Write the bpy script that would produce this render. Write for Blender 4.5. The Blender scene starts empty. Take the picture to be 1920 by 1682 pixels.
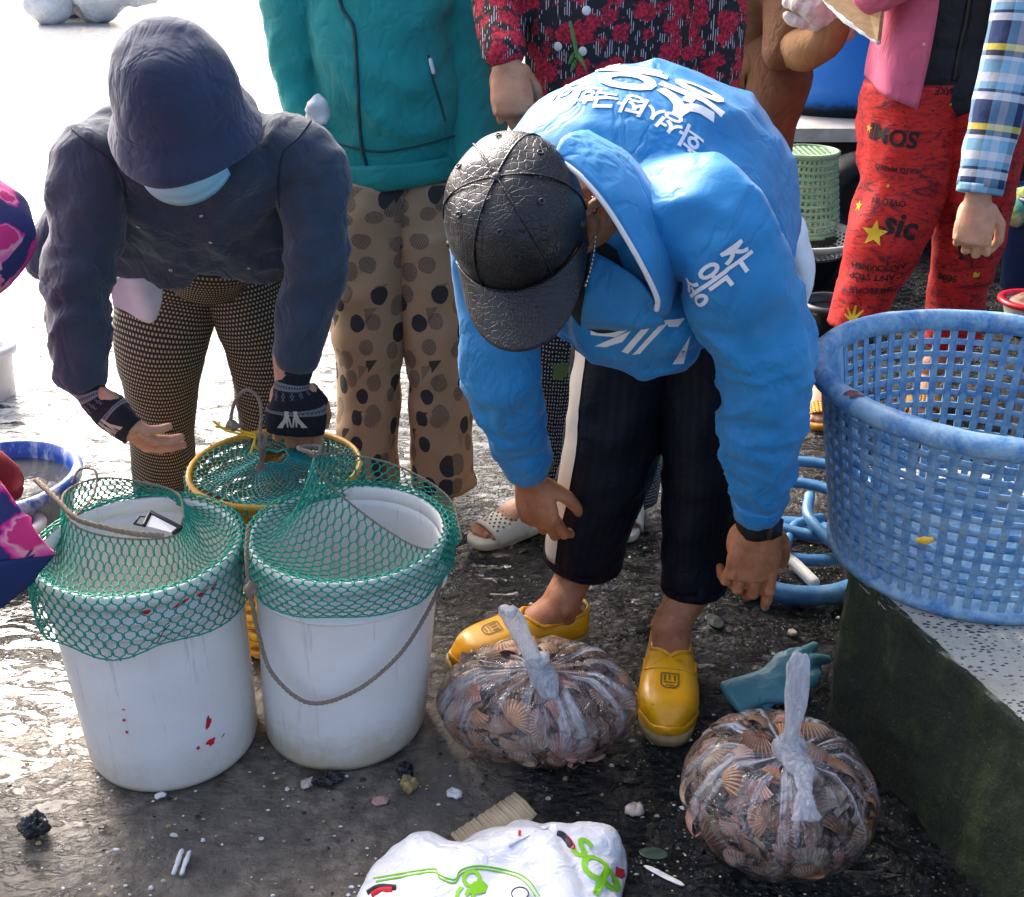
import bpy, bmesh, math, random
import numpy as np
from mathutils import Vector, Matrix, Quaternion
from mathutils.bvhtree import BVHTree

random.seed(7)
SC = bpy.context.scene
COL = SC.collection
R = math.radians

# ---------------------------------------------------------------- camera
CAM_H, PITCH, FPX, W0, H0 = 1.30, R(26.0), 2100.0, 1920.0, 1682.0
cam_d = bpy.data.cameras.new('camera')
cam = bpy.data.objects.new('camera', cam_d)
COL.objects.link(cam)
cam.location = (0, 0, CAM_H)
cam.rotation_euler = (math.pi / 2 - PITCH, 0, 0)
cam_d.sensor_fit = 'HORIZONTAL'
cam_d.sensor_width = 36.0
cam_d.lens = 36.0 * FPX / W0
cam_d.clip_start, cam_d.clip_end = 0.05, 500
SC.camera = cam
SC.render.resolution_x, SC.render.resolution_y = 1024, 897

# ---------------------------------------------------------------- sky, sun, exposure
SUN_EL, SUN_AZ = R(40), R(-32)          # azimuth measured from +Y towards +X (sun stands behind the people, to the left)
world = bpy.data.worlds.new('World')
SC.world = world
world.use_nodes = True
wn = world.node_tree
sky = wn.nodes.new('ShaderNodeTexSky')
sky.sky_type = 'NISHITA'
sky.sun_disc = False
sky.sun_elevation = SUN_EL
sky.sun_rotation = SUN_AZ
sky.air_density = 0.6
sky.dust_density = 7.0
sky.ozone_density = 1.0
wn.links.new(sky.outputs[0], wn.nodes['Background'].inputs[0])
wn.nodes['Background'].inputs[1].default_value = 0.14
sun_d = bpy.data.lights.new('sun', 'SUN')
sun_d.energy = 1.0
sun_d.angle = R(35)
sun_d.color = (1.0, 0.96, 0.91)
sun = bpy.data.objects.new('sun', sun_d)
COL.objects.link(sun)
sv = Vector((math.sin(SUN_AZ) * math.cos(SUN_EL), math.cos(SUN_AZ) * math.cos(SUN_EL), math.sin(SUN_EL)))
sun.rotation_euler = sv.to_track_quat('Z', 'Y').to_euler()
sun.location = sv * 20
SC.view_settings.view_transform = 'Standard'
SC.view_settings.look = 'None'
SC.view_settings.exposure = 2.08
SC.view_settings.gamma = 1.0
SC.render.engine = 'CYCLES'
SC.cycles.max_bounces = 10
SC.cycles.transparent_max_bounces = 14

# ---------------------------------------------------------------- helpers
FWD = Vector((0, math.cos(PITCH), -math.sin(PITCH)))
UPV = Vector((0, math.sin(PITCH), math.cos(PITCH)))
CAMP = Vector((0, 0, CAM_H))

def ray(u, v):
    return Vector(((u - W0 / 2) / FPX, 0, 0)) + UPV * ((H0 / 2 - v) / FPX) + FWD

def P(u, v, Y=None, Z=None):
    """a point of the place, read off the photograph: pixel plus its distance Y from the camera or its height Z"""
    d = ray(u, v)
    t = Y / d.y if Y is not None else (Z - CAM_H) / d.z
    return CAMP + d * t

def scale_at(p):
    return FPX / ((Vector(p) - CAMP).dot(FWD))

ORG = {}

def hash3(i, j, k, seed):
    h = (i * 374761393 + j * 668265263 + k * 2147483629 + seed * 1274126177) & 0xffffffff
    h = ((h ^ (h >> 13)) * 1274126177) & 0xffffffff
    h = h ^ (h >> 16)
    return (h & 0xffff) / 32767.5 - 1.0

def vn(Pt, seed=0):
    Pt = np.asarray(Pt, float)
    f = np.floor(Pt).astype(np.int64)
    t = Pt - f
    t = t * t * (3 - 2 * t)
    r = 0
    for a in (0, 1):
        wx = t[:, 0] if a else 1 - t[:, 0]
        for b in (0, 1):
            wy = t[:, 1] if b else 1 - t[:, 1]
            for c in (0, 1):
                wz = t[:, 2] if c else 1 - t[:, 2]
                r = r + wx * wy * wz * hash3(f[:, 0] + a, f[:, 1] + b, f[:, 2] + c, seed)
    return r

def fbm(Pt, o=3, seed=0):
    s, a, q = 0, 1.0, np.asarray(Pt, float)
    for i in range(o):
        s = s + a * vn(q, seed + i)
        q = q * 2.03 + 7.1
        a *= 0.5
    return s

def ridge(Pt, seed=0):
    return 1 - 2 * np.abs(vn(Pt, seed))

def folds(freq, amp, direction=(0, 0, 1), stretch=0.35, seed=0, warp=0.5):
    """cloth folds: ridged noise drawn out along one direction"""
    d = Vector(direction).normalized()
    a = d.orthogonal().normalized()
    b = d.cross(a)
    Mx = np.array([a, b, d])
    def fn(V, Nn):
        q = V @ Mx.T
        w = vn(V * freq * 0.6, seed + 5)[:, None] * warp
        q = q * np.array([freq, freq, freq * stretch]) + w
        k = ridge(q, seed)
        k = np.sign(k) * np.abs(k) ** 1.25
        k2 = ridge(q * 2.1 + 3.3, seed + 2)
        return amp * (0.75 * k + 0.3 * k2 - 0.2)
    return fn

def addf(*fs):
    return lambda V, Nn: sum(f(V, Nn) for f in fs)

def cr(pts, step=None, n=None):
    """Catmull-Rom through rows of numbers, resampled"""
    A = np.array(pts, float)
    m = len(A)
    if m == 2:
        L = np.linalg.norm(A[1, :3] - A[0, :3])
        k = n or max(2, int(L / step))
        t = np.linspace(0, 1, k + 1)[:, None]
        return A[0] * (1 - t) + A[1] * t
    E = np.vstack([2 * A[0] - A[1], A, 2 * A[-1] - A[-2]])
    out = []
    for i in range(m - 1):
        p0, p1, p2, p3 = E[i:i + 4]
        L = np.linalg.norm(p2[:3] - p1[:3])
        k = n or max(1, int(round(L / step)))
        t = np.linspace(0, 1, k, endpoint=False)[:, None]
        out.append(0.5 * ((2 * p1) + (p2 - p0) * t + (2 * p0 - 5 * p1 + 4 * p2 - p3) * t ** 2 + (3 * p1 - p0 - 3 * p2 + p3) * t ** 3))
    out.append(A[-1][None])
    return np.vstack(out)

class MB:
    def __init__(s):
        s.v, s.f, s.uv, s.n = [], [], [], 0
    def add(s, V, F, UV=None):
        V = np.asarray(V, float).reshape(-1, 3)
        s.v.append(V)
        o = s.n
        s.f += [tuple(i + o for i in f) for f in F]
        s.uv += UV if UV is not None else [[(0, 0)] * len(f) for f in F]
        s.n += len(V)
        return s
    def loft(s, rings, cap0=True, cap1=True, us=None, vs=None):
        Rg = np.asarray(rings, float)
        m, n, _ = Rg.shape
        if us is None:
            per = np.linalg.norm(Rg - np.roll(Rg, 1, axis=1), axis=2).sum(axis=1).max()
            us = np.linspace(0, per, n + 1)
        if vs is None:
            c = Rg.mean(axis=1)
            vs = np.concatenate([[0], np.cumsum(np.linalg.norm(np.diff(c, axis=0), axis=1))])
        F, U = [], []
        for i in range(m - 1):
            for j in range(n):
                k = (j + 1) % n
                F.append((i * n + j, i * n + k, (i + 1) * n + k, (i + 1) * n + j))
                U.append([(us[j], vs[i]), (us[j + 1], vs[i]), (us[j + 1], vs[i + 1]), (us[j], vs[i + 1])])
        if cap0:
            F.append(tuple(range(n - 1, -1, -1))); U.append([(0, 0)] * n)
        if cap1:
            F.append(tuple((m - 1) * n + j for j in range(n))); U.append([(0, 0)] * n)
        return s.add(Rg.reshape(-1, 3), F, U)
    def grid(s, G, closed=False):
        """open sheet from an m x n grid of points"""
        G = np.asarray(G, float)
        m, n, _ = G.shape
        F, U = [], []
        for i in range(m - 1):
            for j in range(n if closed else n - 1):
                k = (j + 1) % n
                F.append((i * n + j, i * n + k, (i + 1) * n + k, (i + 1) * n + j))
                U.append([(j / (n - 1), i / (m - 1)), ((j + 1) / (n - 1), i / (m - 1)), ((j + 1) / (n - 1), (i + 1) / (m - 1)), (j / (n - 1), (i + 1) / (m - 1))])
        return s.add(G.reshape(-1, 3), F, U)
    def limb(s, pts, rads, n=24, step=0.02, ref=None, cap0=True, cap1=True, ends=True, sub=None):
        """round or oval tube through pts; rads are radii or (side, depth) pairs; ref = side direction"""
        A = []
        for p, r in zip(pts, rads):
            a, b = (r, r) if not isinstance(r, (tuple, list)) else r
            A.append((p[0], p[1], p[2], a, b))
        Q = cr(A, step=step, n=sub)
        C = Q[:, :3]
        T = np.gradient(C, axis=0)
        T /= np.linalg.norm(T, axis=1)[:, None] + 1e-9
        x = Vector(ref) if ref is not None else Vector(T[0]).orthogonal()
        rings = []
        th = np.linspace(0, 2 * np.pi, n, endpoint=False)
        for i in range(len(C)):
            t = Vector(T[i])
            if ref is not None:
                x = Vector(ref)
            x = (x - t * x.dot(t)).normalized()
            y = t.cross(x)
            rings.append(C[i] + Q[i, 3] * np.cos(th)[:, None] * np.array(x) + Q[i, 4] * np.sin(th)[:, None] * np.array(y))
        if ends:      # rounded ends
            pre, post = [], []
            for k in (0.9, 0.6, 0.2):
                h = math.sqrt(1 - k * k)
                rr = min(Q[0, 3], Q[0, 4]); pre.append(C[0] - T[0] * rr * h * 0.8 + (rings[0] - C[0]) * k)
                rr = min(Q[-1, 3], Q[-1, 4]); post.append(C[-1] + T[-1] * rr * h * 0.8 + (rings[-1] - C[-1]) * k)
            rings = (pre[::-1] if cap0 else []) + rings + (post if cap1 else [])
        return s.loft(rings, cap0, cap1)
    def ell(s, c, r, rot=None, nu=24, nv=14):
        if not isinstance(r, (tuple, list)):
            r = (r, r, r)
        M = rot if rot is not None else Matrix.Identity(3)
        Mn = np.array(M)
        rings = []
        th = np.linspace(0, 2 * np.pi, nu, endpoint=False)
        for i in range(nv + 1):
            ph = math.pi * (i + 0.15) / (nv + 0.3)
            L = np.stack([r[0] * math.sin(ph) * np.cos(th), r[1] * math.sin(ph) * np.sin(th), np.full(nu, -r[2] * math.cos(ph))], 1)
            rings.append(L @ Mn.T + np.array(c))
        return s.loft(rings)
    def box(s, c, size, rot=None):
        M = np.array(rot) if rot is not None else np.eye(3)
        V = np.array([(x, y, z) for x in (-.5, .5) for y in (-.5, .5) for z in (-.5, .5)]) * np.array(size)
        F = [(0, 1, 3, 2), (4, 6, 7, 5), (0, 4, 5, 1), (2, 3, 7, 6), (0, 2, 6, 4), (1, 5, 7, 3)]
        return s.add(V @ M.T + np.array(c), F)
    def lathe(s, prof, c=(0, 0, 0), n=48, closed=False):
        th = np.linspace(0, 2 * np.pi, n, endpoint=False)
        rings = [np.stack([r * np.cos(th), r * np.sin(th), np.full(n, z)], 1) + np.array(c) for r, z in prof]
        return s.loft(rings, cap0=not closed, cap1=not closed)
    def V(s):
        return np.vstack(s.v)
    def mesh(s, name, smooth=True):
        me = bpy.data.meshes.new(name)
        V = s.V()
        me.from_pydata(V.tolist(), [], s.f)
        uvl = me.uv_layers.new(name='UVMap')
        flat = np.array([c for f in s.uv for c in f], dtype=np.float32).ravel()
        if len(flat) == 2 * len(me.loops):
            uvl.data.foreach_set('uv', flat)
        if smooth:
            me.polygons.foreach_set('use_smooth', np.ones(len(me.polygons), bool))
        me.update()
        return me
    def remesh(s, voxel, it=5, lam=0.5):
        me = s.mesh('tmp')
        o = bpy.data.objects.new('tmp', me)
        COL.objects.link(o)
        md = o.modifiers.new('r', 'REMESH')
        md.mode = 'VOXEL'
        md.voxel_size = voxel
        dg = bpy.context.evaluated_depsgraph_get()
        ev = o.evaluated_get(dg)
        m2 = ev.to_mesh()
        nv = len(m2.vertices)
        V = np.empty(nv * 3); m2.vertices.foreach_get('co', V); V = V.reshape(-1, 3)
        E = np.empty(len(m2.edges) * 2, np.int64); m2.edges.foreach_get('vertices', E); E = E.reshape(-1, 2)
        F = [tuple(p.vertices) for p in m2.polygons]
        ev.to_mesh_clear()
        bpy.data.objects.remove(o); bpy.data.meshes.remove(me)
        V = lap(V, E, it, lam)
        return MB().add(V, F)
    def displace(s, fn):
        V = s.V()
        Nn = vnormals(V, s.f)
        d = fn(V, Nn)
        s.v = [V + Nn * d[:, None]]
        return s
    def mapv(s, fn):
        s.v = [fn(s.V())]
        return s
    def join(s, o):
        return s.add(o.V(), o.f, o.uv)
    def build(s, name, mat, parent=None, smooth=True, origin=None):
        me = s.mesh(name, smooth)
        o = bpy.data.objects.new(name, me)
        COL.objects.link(o)
        if mat:
            me.materials.append(mat)
        if parent is not None:
            org = ORG[parent.name]
            o.parent = parent
        else:
            V = s.V()
            org = origin if origin is not None else Vector(((V[:, 0].min() + V[:, 0].max()) / 2, (V[:, 1].min() + V[:, 1].max()) / 2, V[:, 2].min()))
            o.location = org
        me.transform(Matrix.Translation(-Vector(org)))
        ORG[o.name] = Vector(org)
        return o

def lap(V, E, it, lam):
    n = len(V)
    deg = np.bincount(E.ravel(), minlength=n).astype(float)
    deg[deg == 0] = 1
    for _ in range(it):
        for l in (lam, -lam * 0.92):
            S = np.empty_like(V)
            for c in range(3):
                S[:, c] = np.bincount(E[:, 0], V[E[:, 1], c], n) + np.bincount(E[:, 1], V[E[:, 0], c], n)
            V = V + l * (S / deg[:, None] - V)
    return V

def vnormals(V, F):
    Nn = np.zeros_like(V)
    by = {}
    for f in F:
        by.setdefault(len(f), []).append(f)
    for k, fs in by.items():
        if k > 4:
            continue
        A = np.array(fs)
        fn = np.cross(V[A[:, 2]] - V[A[:, 0]], V[A[:, -1]] - V[A[:, 1]]) if k == 4 else np.cross(V[A[:, 1]] - V[A[:, 0]], V[A[:, 2]] - V[A[:, 0]])
        for c in range(k):
            for d in range(3):
                Nn[:, d] += np.bincount(A[:, c], fn[:, d], len(V))
    L = np.linalg.norm(Nn, axis=1)[:, None]
    L[L == 0] = 1
    return Nn / L

def tag(o, label=None, cat=None, group=None, kind=None):
    if label: o['label'] = label
    if cat: o['category'] = cat
    if group: o['group'] = group
    if kind: o['kind'] = kind
    return o

def thing(name, loc, label, cat, group=None, rotz=0):
    o = bpy.data.objects.new(name, None)
    o.empty_display_size = 0.05
    COL.objects.link(o)
    o.location = loc
    o.rotation_euler = (0, 0, rotz)
    ORG[o.name] = Vector(loc)
    return tag(o, label, cat, group)

def link_copy(src, parent=None, loc=None, rot=None, scl=None):
    o = src.copy()
    COL.objects.link(o)
    if parent is not None: o.parent = parent
    if loc is not None: o.location = loc
    if rot is not None: o.rotation_euler = rot
    if scl is not None: o.scale = scl
    return o

def bvh_of(*objs):
    V, F, n = [], [], 0
    for o in objs:
        org = ORG[o.name]
        V += [v.co + org for v in o.data.vertices]
        F += [tuple(i + n for i in p.vertices) for p in o.data.polygons]
        n = len(V)
    return BVHTree.FromPolygons(V, F)

def flat_mesh_text(txt, bold=0.0):
    cu = bpy.data.curves.new('t', 'FONT')
    cu.body = txt
    cu.align_x, cu.align_y = 'CENTER', 'CENTER'
    cu.offset = bold
    cu.resolution_u = 3
    o = bpy.data.objects.new('t', cu)
    COL.objects.link(o)
    dg = bpy.context.evaluated_depsgraph_get()
    me = bpy.data.meshes.new_from_object(o.evaluated_get(dg))
    bpy.data.objects.remove(o)
    bpy.data.curves.remove(cu)
    return me

def flat_mesh_poly(polys):
    bm = bmesh.new()
    for pl in polys:
        bm.faces.new([bm.verts.new((x, y, 0)) for x, y in pl])
    me = bpy.data.meshes.new('p')
    bm.to_mesh(me); bm.free()
    return me

def decal(name, flat, bvh, at, up, size, mat, parent, nrm=None, off=0.0015, seg=0.012, mirror=1, wide=1.0):
    """a print: flat shapes laid on the cloth around the point `at`, up = which way the top of the print runs"""
    loc, n0, _, _ = bvh.find_nearest(at)
    n = Vector(nrm).normalized() if nrm is not None else n0
    if nrm is None and n.dot(CAMP - loc) < 0: n = -n
    up = Vector(up)
    yv = (up - n * up.dot(n)).normalized()
    xv = yv.cross(n) * mirror
    bm = bmesh.new()
    bm.from_mesh(flat)
    bmesh.ops.triangulate(bm, faces=bm.faces[:])
    for _ in range(5):
        es = [e for e in bm.edges if e.calc_length() * size > seg]
        if not es: break
        bmesh.ops.subdivide_edges(bm, edges=es, cuts=1)
        bmesh.ops.triangulate(bm, faces=bm.faces[:])
    drop = []
    for v in bm.verts:
        p = loc + xv * (v.co.x * size * wide) + yv * (v.co.y * size)
        hit = bvh.ray_cast(p + n * 0.12, -n, 0.3)
        if hit[0] is None:
            q = bvh.find_nearest(p)
            v.co = q[0] + q[1] * off
        else:
            v.co = hit[0] + n * off
    V = np.array([v.co for v in bm.verts]); bm.verts.index_update()
    F = [tuple(v.index for v in f.verts) for f in bm.faces]
    bm.free(); bpy.data.meshes.remove(flat)
    return MB().add(V, F).build(name, mat, parent)

# ---------------------------------------------------------------- materials
class NT:
    def __init__(s, name, rough=0.6, color=(0.5, 0.5, 0.5), **kw):
        s.m = bpy.data.materials.new(name)
        s.m.use_nodes = True
        s.t = s.m.node_tree
        s.b = s.t.nodes['Principled BSDF']
        s.set('Base Color', color); s.set('Roughness', rough)
        for k, v in kw.items():
            s.set(k.replace('_', ' '), v)
    def set(s, k, v):
        i = s.b.inputs[k]
        if hasattr(v, 'is_linked') or hasattr(v, 'links'):
            s.t.links.new(v, i)
        elif isinstance(v, (tuple, list)) and len(v) == 3 and i.type == 'RGBA':
            i.default_value = (*v, 1)
        else:
            i.default_value = v
    def _in(s, sock, v):
        if v is None: return
        if hasattr(v, 'links'): s.t.links.new(v, sock)
        elif isinstance(v, (tuple, list)) and len(v) == 3 and sock.type == 'RGBA': sock.default_value = (*v, 1)
        elif isinstance(v, (int, float)) and sock.type == 'RGBA': sock.default_value = (v, v, v, 1)
        else: sock.default_value = v
    def coord(s, k='Object'):
        return s.t.nodes.new('ShaderNodeTexCoord').outputs[k]
    def map(s, vec, scale=(1, 1, 1), rot=(0, 0, 0), loc=(0, 0, 0)):
        n = s.t.nodes.new('ShaderNodeMapping')
        s.t.links.new(vec, n.inputs[0])
        n.inputs['Scale'].default_value = scale; n.inputs['Rotation'].default_value = rot; n.inputs['Location'].default_value = loc
        return n.outputs[0]
    def noise(s, vec, scale=5, detail=3, rough=0.5, dist=0, out=0):
        n = s.t.nodes.new('ShaderNodeTexNoise')
        s._in(n.inputs['Vector'], vec)
        n.inputs['Scale'].default_value = scale; n.inputs['Detail'].default_value = detail
        n.inputs['Roughness'].default_value = rough; n.inputs['Distortion'].default_value = dist
        return n.outputs[out]
    def vor(s, vec, scale=5, feature='F1', out='Distance', rnd=1.0, metric='EUCLIDEAN', dims='3D'):
        n = s.t.nodes.new('ShaderNodeTexVoronoi')
        n.voronoi_dimensions = dims
        n.feature = feature
        if feature not in ('DISTANCE_TO_EDGE',): n.distance = metric
        s._in(n.inputs['Vector'], vec)
        n.inputs['Scale'].default_value = scale; n.inputs['Randomness'].default_value = rnd
        return n.outputs[out]
    def vor_all(s, vec, scale=5, rnd=1.0, dims='2D'):
        n = s.t.nodes.new('ShaderNodeTexVoronoi')
        n.voronoi_dimensions = dims
        s._in(n.inputs['Vector'], vec)
        n.inputs['Scale'].default_value = scale; n.inputs['Randomness'].default_value = rnd
        return n.outputs['Distance'], n.outputs['Color'], n.outputs['Position']
    def wave(s, vec, scale=5, dist=0, detail=1, direction='X', dscale=1, profile='SIN'):
        n = s.t.nodes.new('ShaderNodeTexWave')
        n.bands_direction = direction; n.wave_profile = profile
        s._in(n.inputs['Vector'], vec)
        n.inputs['Scale'].default_value = scale; n.inputs['Distortion'].default_value = dist
        n.inputs['Detail'].default_value = detail; n.inputs['Detail Scale'].default_value = dscale
        return n.outputs[1]
    def math(s, op, a, b=None, c=None, clamp=False):
        n = s.t.nodes.new('ShaderNodeMath')
        n.operation = op; n.use_clamp = clamp
        s._in(n.inputs[0], a); s._in(n.inputs[1], b)
        if c is not None: s._in(n.inputs[2], c)
        return n.outputs[0]
    def vmath(s, op, a, b=None):
        n = s.t.nodes.new('ShaderNodeVectorMath')
        n.operation = op
        s._in(n.inputs[0], a); s._in(n.inputs[1], b)
        return n.outputs[0]
    def mix(s, fac, a, b, mode='MIX'):
        n = s.t.nodes.new('ShaderNodeMix')
        n.data_type = 'RGBA'; n.blend_type = mode
        s._in(n.inputs[0], fac); s._in(n.inputs[6], a); s._in(n.inputs[7], b)
        return n.outputs[2]
    def ramp(s, fac, stops, interp='LINEAR'):
        n = s.t.nodes.new('ShaderNodeValToRGB')
        s._in(n.inputs[0], fac)
        n.color_ramp.interpolation = interp
        e = n.color_ramp.elements
        while len(e) < len(stops): e.new(0.5)
        for el, (p, c) in zip(e, stops):
            el.position = p
            el.color = (*c, 1) if isinstance(c, (tuple, list)) else (c, c, c, 1)
        return n.outputs[0]
    def step(s, fac, lo, hi):
        n = s.t.nodes.new('ShaderNodeMapRange')
        n.interpolation_type = 'SMOOTHSTEP'
        s._in(n.inputs[0], fac)
        n.inputs[1].default_value = lo; n.inputs[2].default_value = hi
        return n.outputs[0]
    def sep(s, vec):
        n = s.t.nodes.new('ShaderNodeSeparateXYZ'); s._in(n.inputs[0], vec); return n.outputs
    def bump(s, h, strength=0.3, dist=0.01, nrm=None):
        n = s.t.nodes.new('ShaderNodeBump')
        n.inputs['Strength'].default_value = strength; n.inputs['Distance'].default_value = dist
        s._in(n.inputs['Height'], h)
        if nrm is not None: s._in(n.inputs['Normal'], nrm)
        return n.outputs[0]
    def rnd(s):
        return s.t.nodes.new('ShaderNodeObjectInfo').outputs['Random']

def fabric(name, col, rough=0.85, var=0.15, weave=900, bump=0.25, fold=0.0, sheen=0.0):
    t = NT(name, rough)
    c = t.coord('Object')
    n = t.noise(c, 14, 4)
    dark = tuple(x * (1 - var) for x in col); lite = tuple(min(1, x * (1 + var)) for x in col)
    t.set('Base Color', t.ramp(n, [(0.3, dark), (0.7, lite)]))
    h = t.noise(c, weave, 2)
    nr = t.bump(h, bump, 0.0015)
    if fold:
        f = t.noise(t.map(c, (1, 1, 0.5)), 22, 3, 0.55, 1.2)
        nr = t.bump(f, fold, 0.03, nr)
        q = t.noise(t.map(c, (1, 1, 0.7), (.4, .3, 0)), 11, 3, 0.55, 0.6)
        nr = t.bump(t.step(t.math('ABSOLUTE', t.math('SUBTRACT', q, 0.5)), 0.0, 0.07), 0.22, 0.010, nr)
    t.set('Normal', nr)
    if sheen: t.set('Sheen Weight', sheen)
    return t.m

def plain(name, col, rough=0.5, var=0.1, scale=12, bump=0.0, **kw):
    t = NT(name, rough, **kw)
    c = t.coord('Object')
    n = t.noise(c, scale, 5, 0.6)
    t.set('Base Color', t.ramp(n, [(0.3, tuple(x * (1 - var) for x in col)), (0.7, tuple(min(1, x * (1 + var)) for x in col))]))
    if bump: t.set('Normal', t.bump(t.noise(c, scale * 8, 3), bump, 0.004))
    return t.m
# ================================================================ SETTING
def make_ground():
    fx = np.arange(-2.0, 2.0001, 0.018); fy = np.arange(0.5, 4.2001, 0.02)
    gx = np.concatenate([-(2.0 + 0.05 * 1.28 ** np.arange(28, 0, -1)), fx, 2.0 + 0.05 * 1.28 ** np.arange(1, 29)])
    gy = np.concatenate([[-40, -20, -10, -5, -2, -1, 0, 0.3], fy, 4.2 + 0.05 * 1.28 ** np.arange(1, 31)])
    X, Y = np.meshgrid(gx, gy)
    Pt = np.stack([X.ravel(), Y.ravel(), np.zeros(X.size)], 1)
    near = np.clip(1.6 - np.abs(Pt[:, 1] - 2.3) / 2.4, 0, 1)
    rough = np.clip((Pt[:, 0] + 0.05) * 3, 0, 1) * 0.7 + np.clip((Pt[:, 1] - 1.65) * 2.2, 0, 1) * 0.9
    rough = np.clip(rough, 0.12, 1.2)
    z = -0.004 + near * (0.0032 * fbm(Pt * 3, 2, 3) + rough * (0.0042 * fbm(Pt * 17, 3, 9) + 0.003 * ridge(Pt * 31, 4)))
    z = np.minimum(z, 0.001)
    G = np.stack([X, Y, z.reshape(X.shape)], 2)
    t = NT('wet_ground', 0.3)
    c = t.coord('Object')
    xyz = t.sep(c)
    wob = t.math('MULTIPLY', t.math('SUBTRACT', t.noise(c, 2.2, 4, 0.6), 0.5), 0.55)
    # worn concrete in front on the left, tarry stone elsewhere, painted pale silt out on the quay
    cx = t.step(t.math('ADD', xyz[0], wob), 0.09, -0.03)
    cy = t.step(t.math('ADD', xyz[1], wob), 1.95, 1.55)
    conc = t.math('MULTIPLY', cx, cy)
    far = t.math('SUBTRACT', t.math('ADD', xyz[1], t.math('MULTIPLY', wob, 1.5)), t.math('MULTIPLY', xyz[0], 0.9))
    glare = t.math('MULTIPLY', t.step(t.math('ADD', far, t.math('MULTIPLY', t.noise(t.map(c, (5, 16, 1)), 1.0, 4, 0.6), 1.6)), 3.9, 5.4), t.step(xyz[0], 1.3, -0.1))
    fine = t.noise(c, 130, 4, 0.7)
    mid = t.noise(c, 26, 5, 0.65)
    col_c = t.mix(t.step(mid, 0.35, 0.7), (0.078, 0.064, 0.048), (0.21, 0.178, 0.138))
    col_c = t.mix(t.step(t.noise(c, 5, 4, 0.6), 0.45, 0.7), col_c, (0.085, 0.077, 0.062))
    col_c = t.mix(t.step(fine, 0.66, 0.74), col_c, (0.3, 0.28, 0.24))
    col_a = t.mix(t.step(fine, 0.35, 0.8), (0.004, 0.005, 0.005), (0.022, 0.024, 0.023))
    chips = t.vor(c, 95, out='Distance')
    col_a = t.mix(t.math('MULTIPLY', t.step(chips, 0.25, 0.12), t.step(t.noise(c, 9, 2), 0.44, 0.62)), col_a, (0.32, 0.32, 0.28))  # pale grit, also painting in the sparkle of wet gravel
    crack = t.vor(t.map(c, (7, 16, 1)), 1.0, 'DISTANCE_TO_EDGE')
    sl_n = t.noise(t.map(c, (6, 22, 1)), 1.0, 5, 0.65, 0.8)
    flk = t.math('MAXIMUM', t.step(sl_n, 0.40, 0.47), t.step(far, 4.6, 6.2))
    col_s = t.mix(flk, (0.012, 0.014, 0.013), (0.60, 0.60, 0.58))  # far ground paled: overexposed glare of the wet surface put into the colour
    base = t.mix(conc, col_a, col_c)
    base = t.mix(glare, base, col_s)
    t.set('Base Color', base)
    wet = t.noise(c, 7, 4, 0.65)
    ra = t.math('MULTIPLY_ADD', wet, 0.26, 0.0)
    rc = t.math('MULTIPLY_ADD', t.noise(c, 3, 5, 0.7), 0.9, 0.02)
    # standing water between the stones: flat film, more of it out to the left and back
    pn = t.noise(t.map(c, (12, 30, 1), (0, 0, .25)), 1.0, 6, 0.70, 0.9)
    lean = t.math('MULTIPLY_ADD', t.step(t.math('SUBTRACT', t.math('MULTIPLY', xyz[1], 0.55), xyz[0]), 0.9, 2.3), 0.095, t.math('MULTIPLY', t.noise(c, 2.6, 3), 0.10))
    pud = t.step(t.math('ADD', pn, lean), 0.575, 0.625)
    pud = t.math('MULTIPLY', pud, t.math('SUBTRACT', 1.0, t.math('MULTIPLY', conc, t.step(t.math('ADD', xyz[0], wob), -.75, -.45))))
    ra = t.math('MULTIPLY', ra, t.math('SUBTRACT', 1.0, t.math('MULTIPLY', pud, 0.85)))
    mr = t.t.nodes.new('ShaderNodeMix'); mr.data_type = 'FLOAT'
    t._in(mr.inputs[0], conc); t._in(mr.inputs[2], ra); t._in(mr.inputs[3], rc)
    t.set('Roughness', mr.outputs[0])
    h1 = t.noise(t.map(c, (1, 1.3, 1)), 48, 5, 0.62, 0.6)
    h2 = t.vor(c, 80, 'SMOOTH_F1')
    hsum = t.math('ADD', t.math('ADD', h1, t.math('MULTIPLY', h2, 0.35)), t.math('MULTIPLY', t.noise(c, 190, 3, 0.6), 0.22))
    hm = t.math('MULTIPLY', hsum, t.math('SUBTRACT', 1.0, t.math('MULTIPLY', conc, 0.72)))
    hm = t.math('MULTIPLY', hm, t.math('SUBTRACT', 1.0, t.math('MULTIPLY', pud, 0.93)))
    t.set('Normal', t.bump(hm, 1.0, 0.022))
    g = MB().grid(G).build('ground', t.m, origin=Vector((0, 0, 0)))
    tag(g, kind='structure')
    return g
ground = make_ground()

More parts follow.
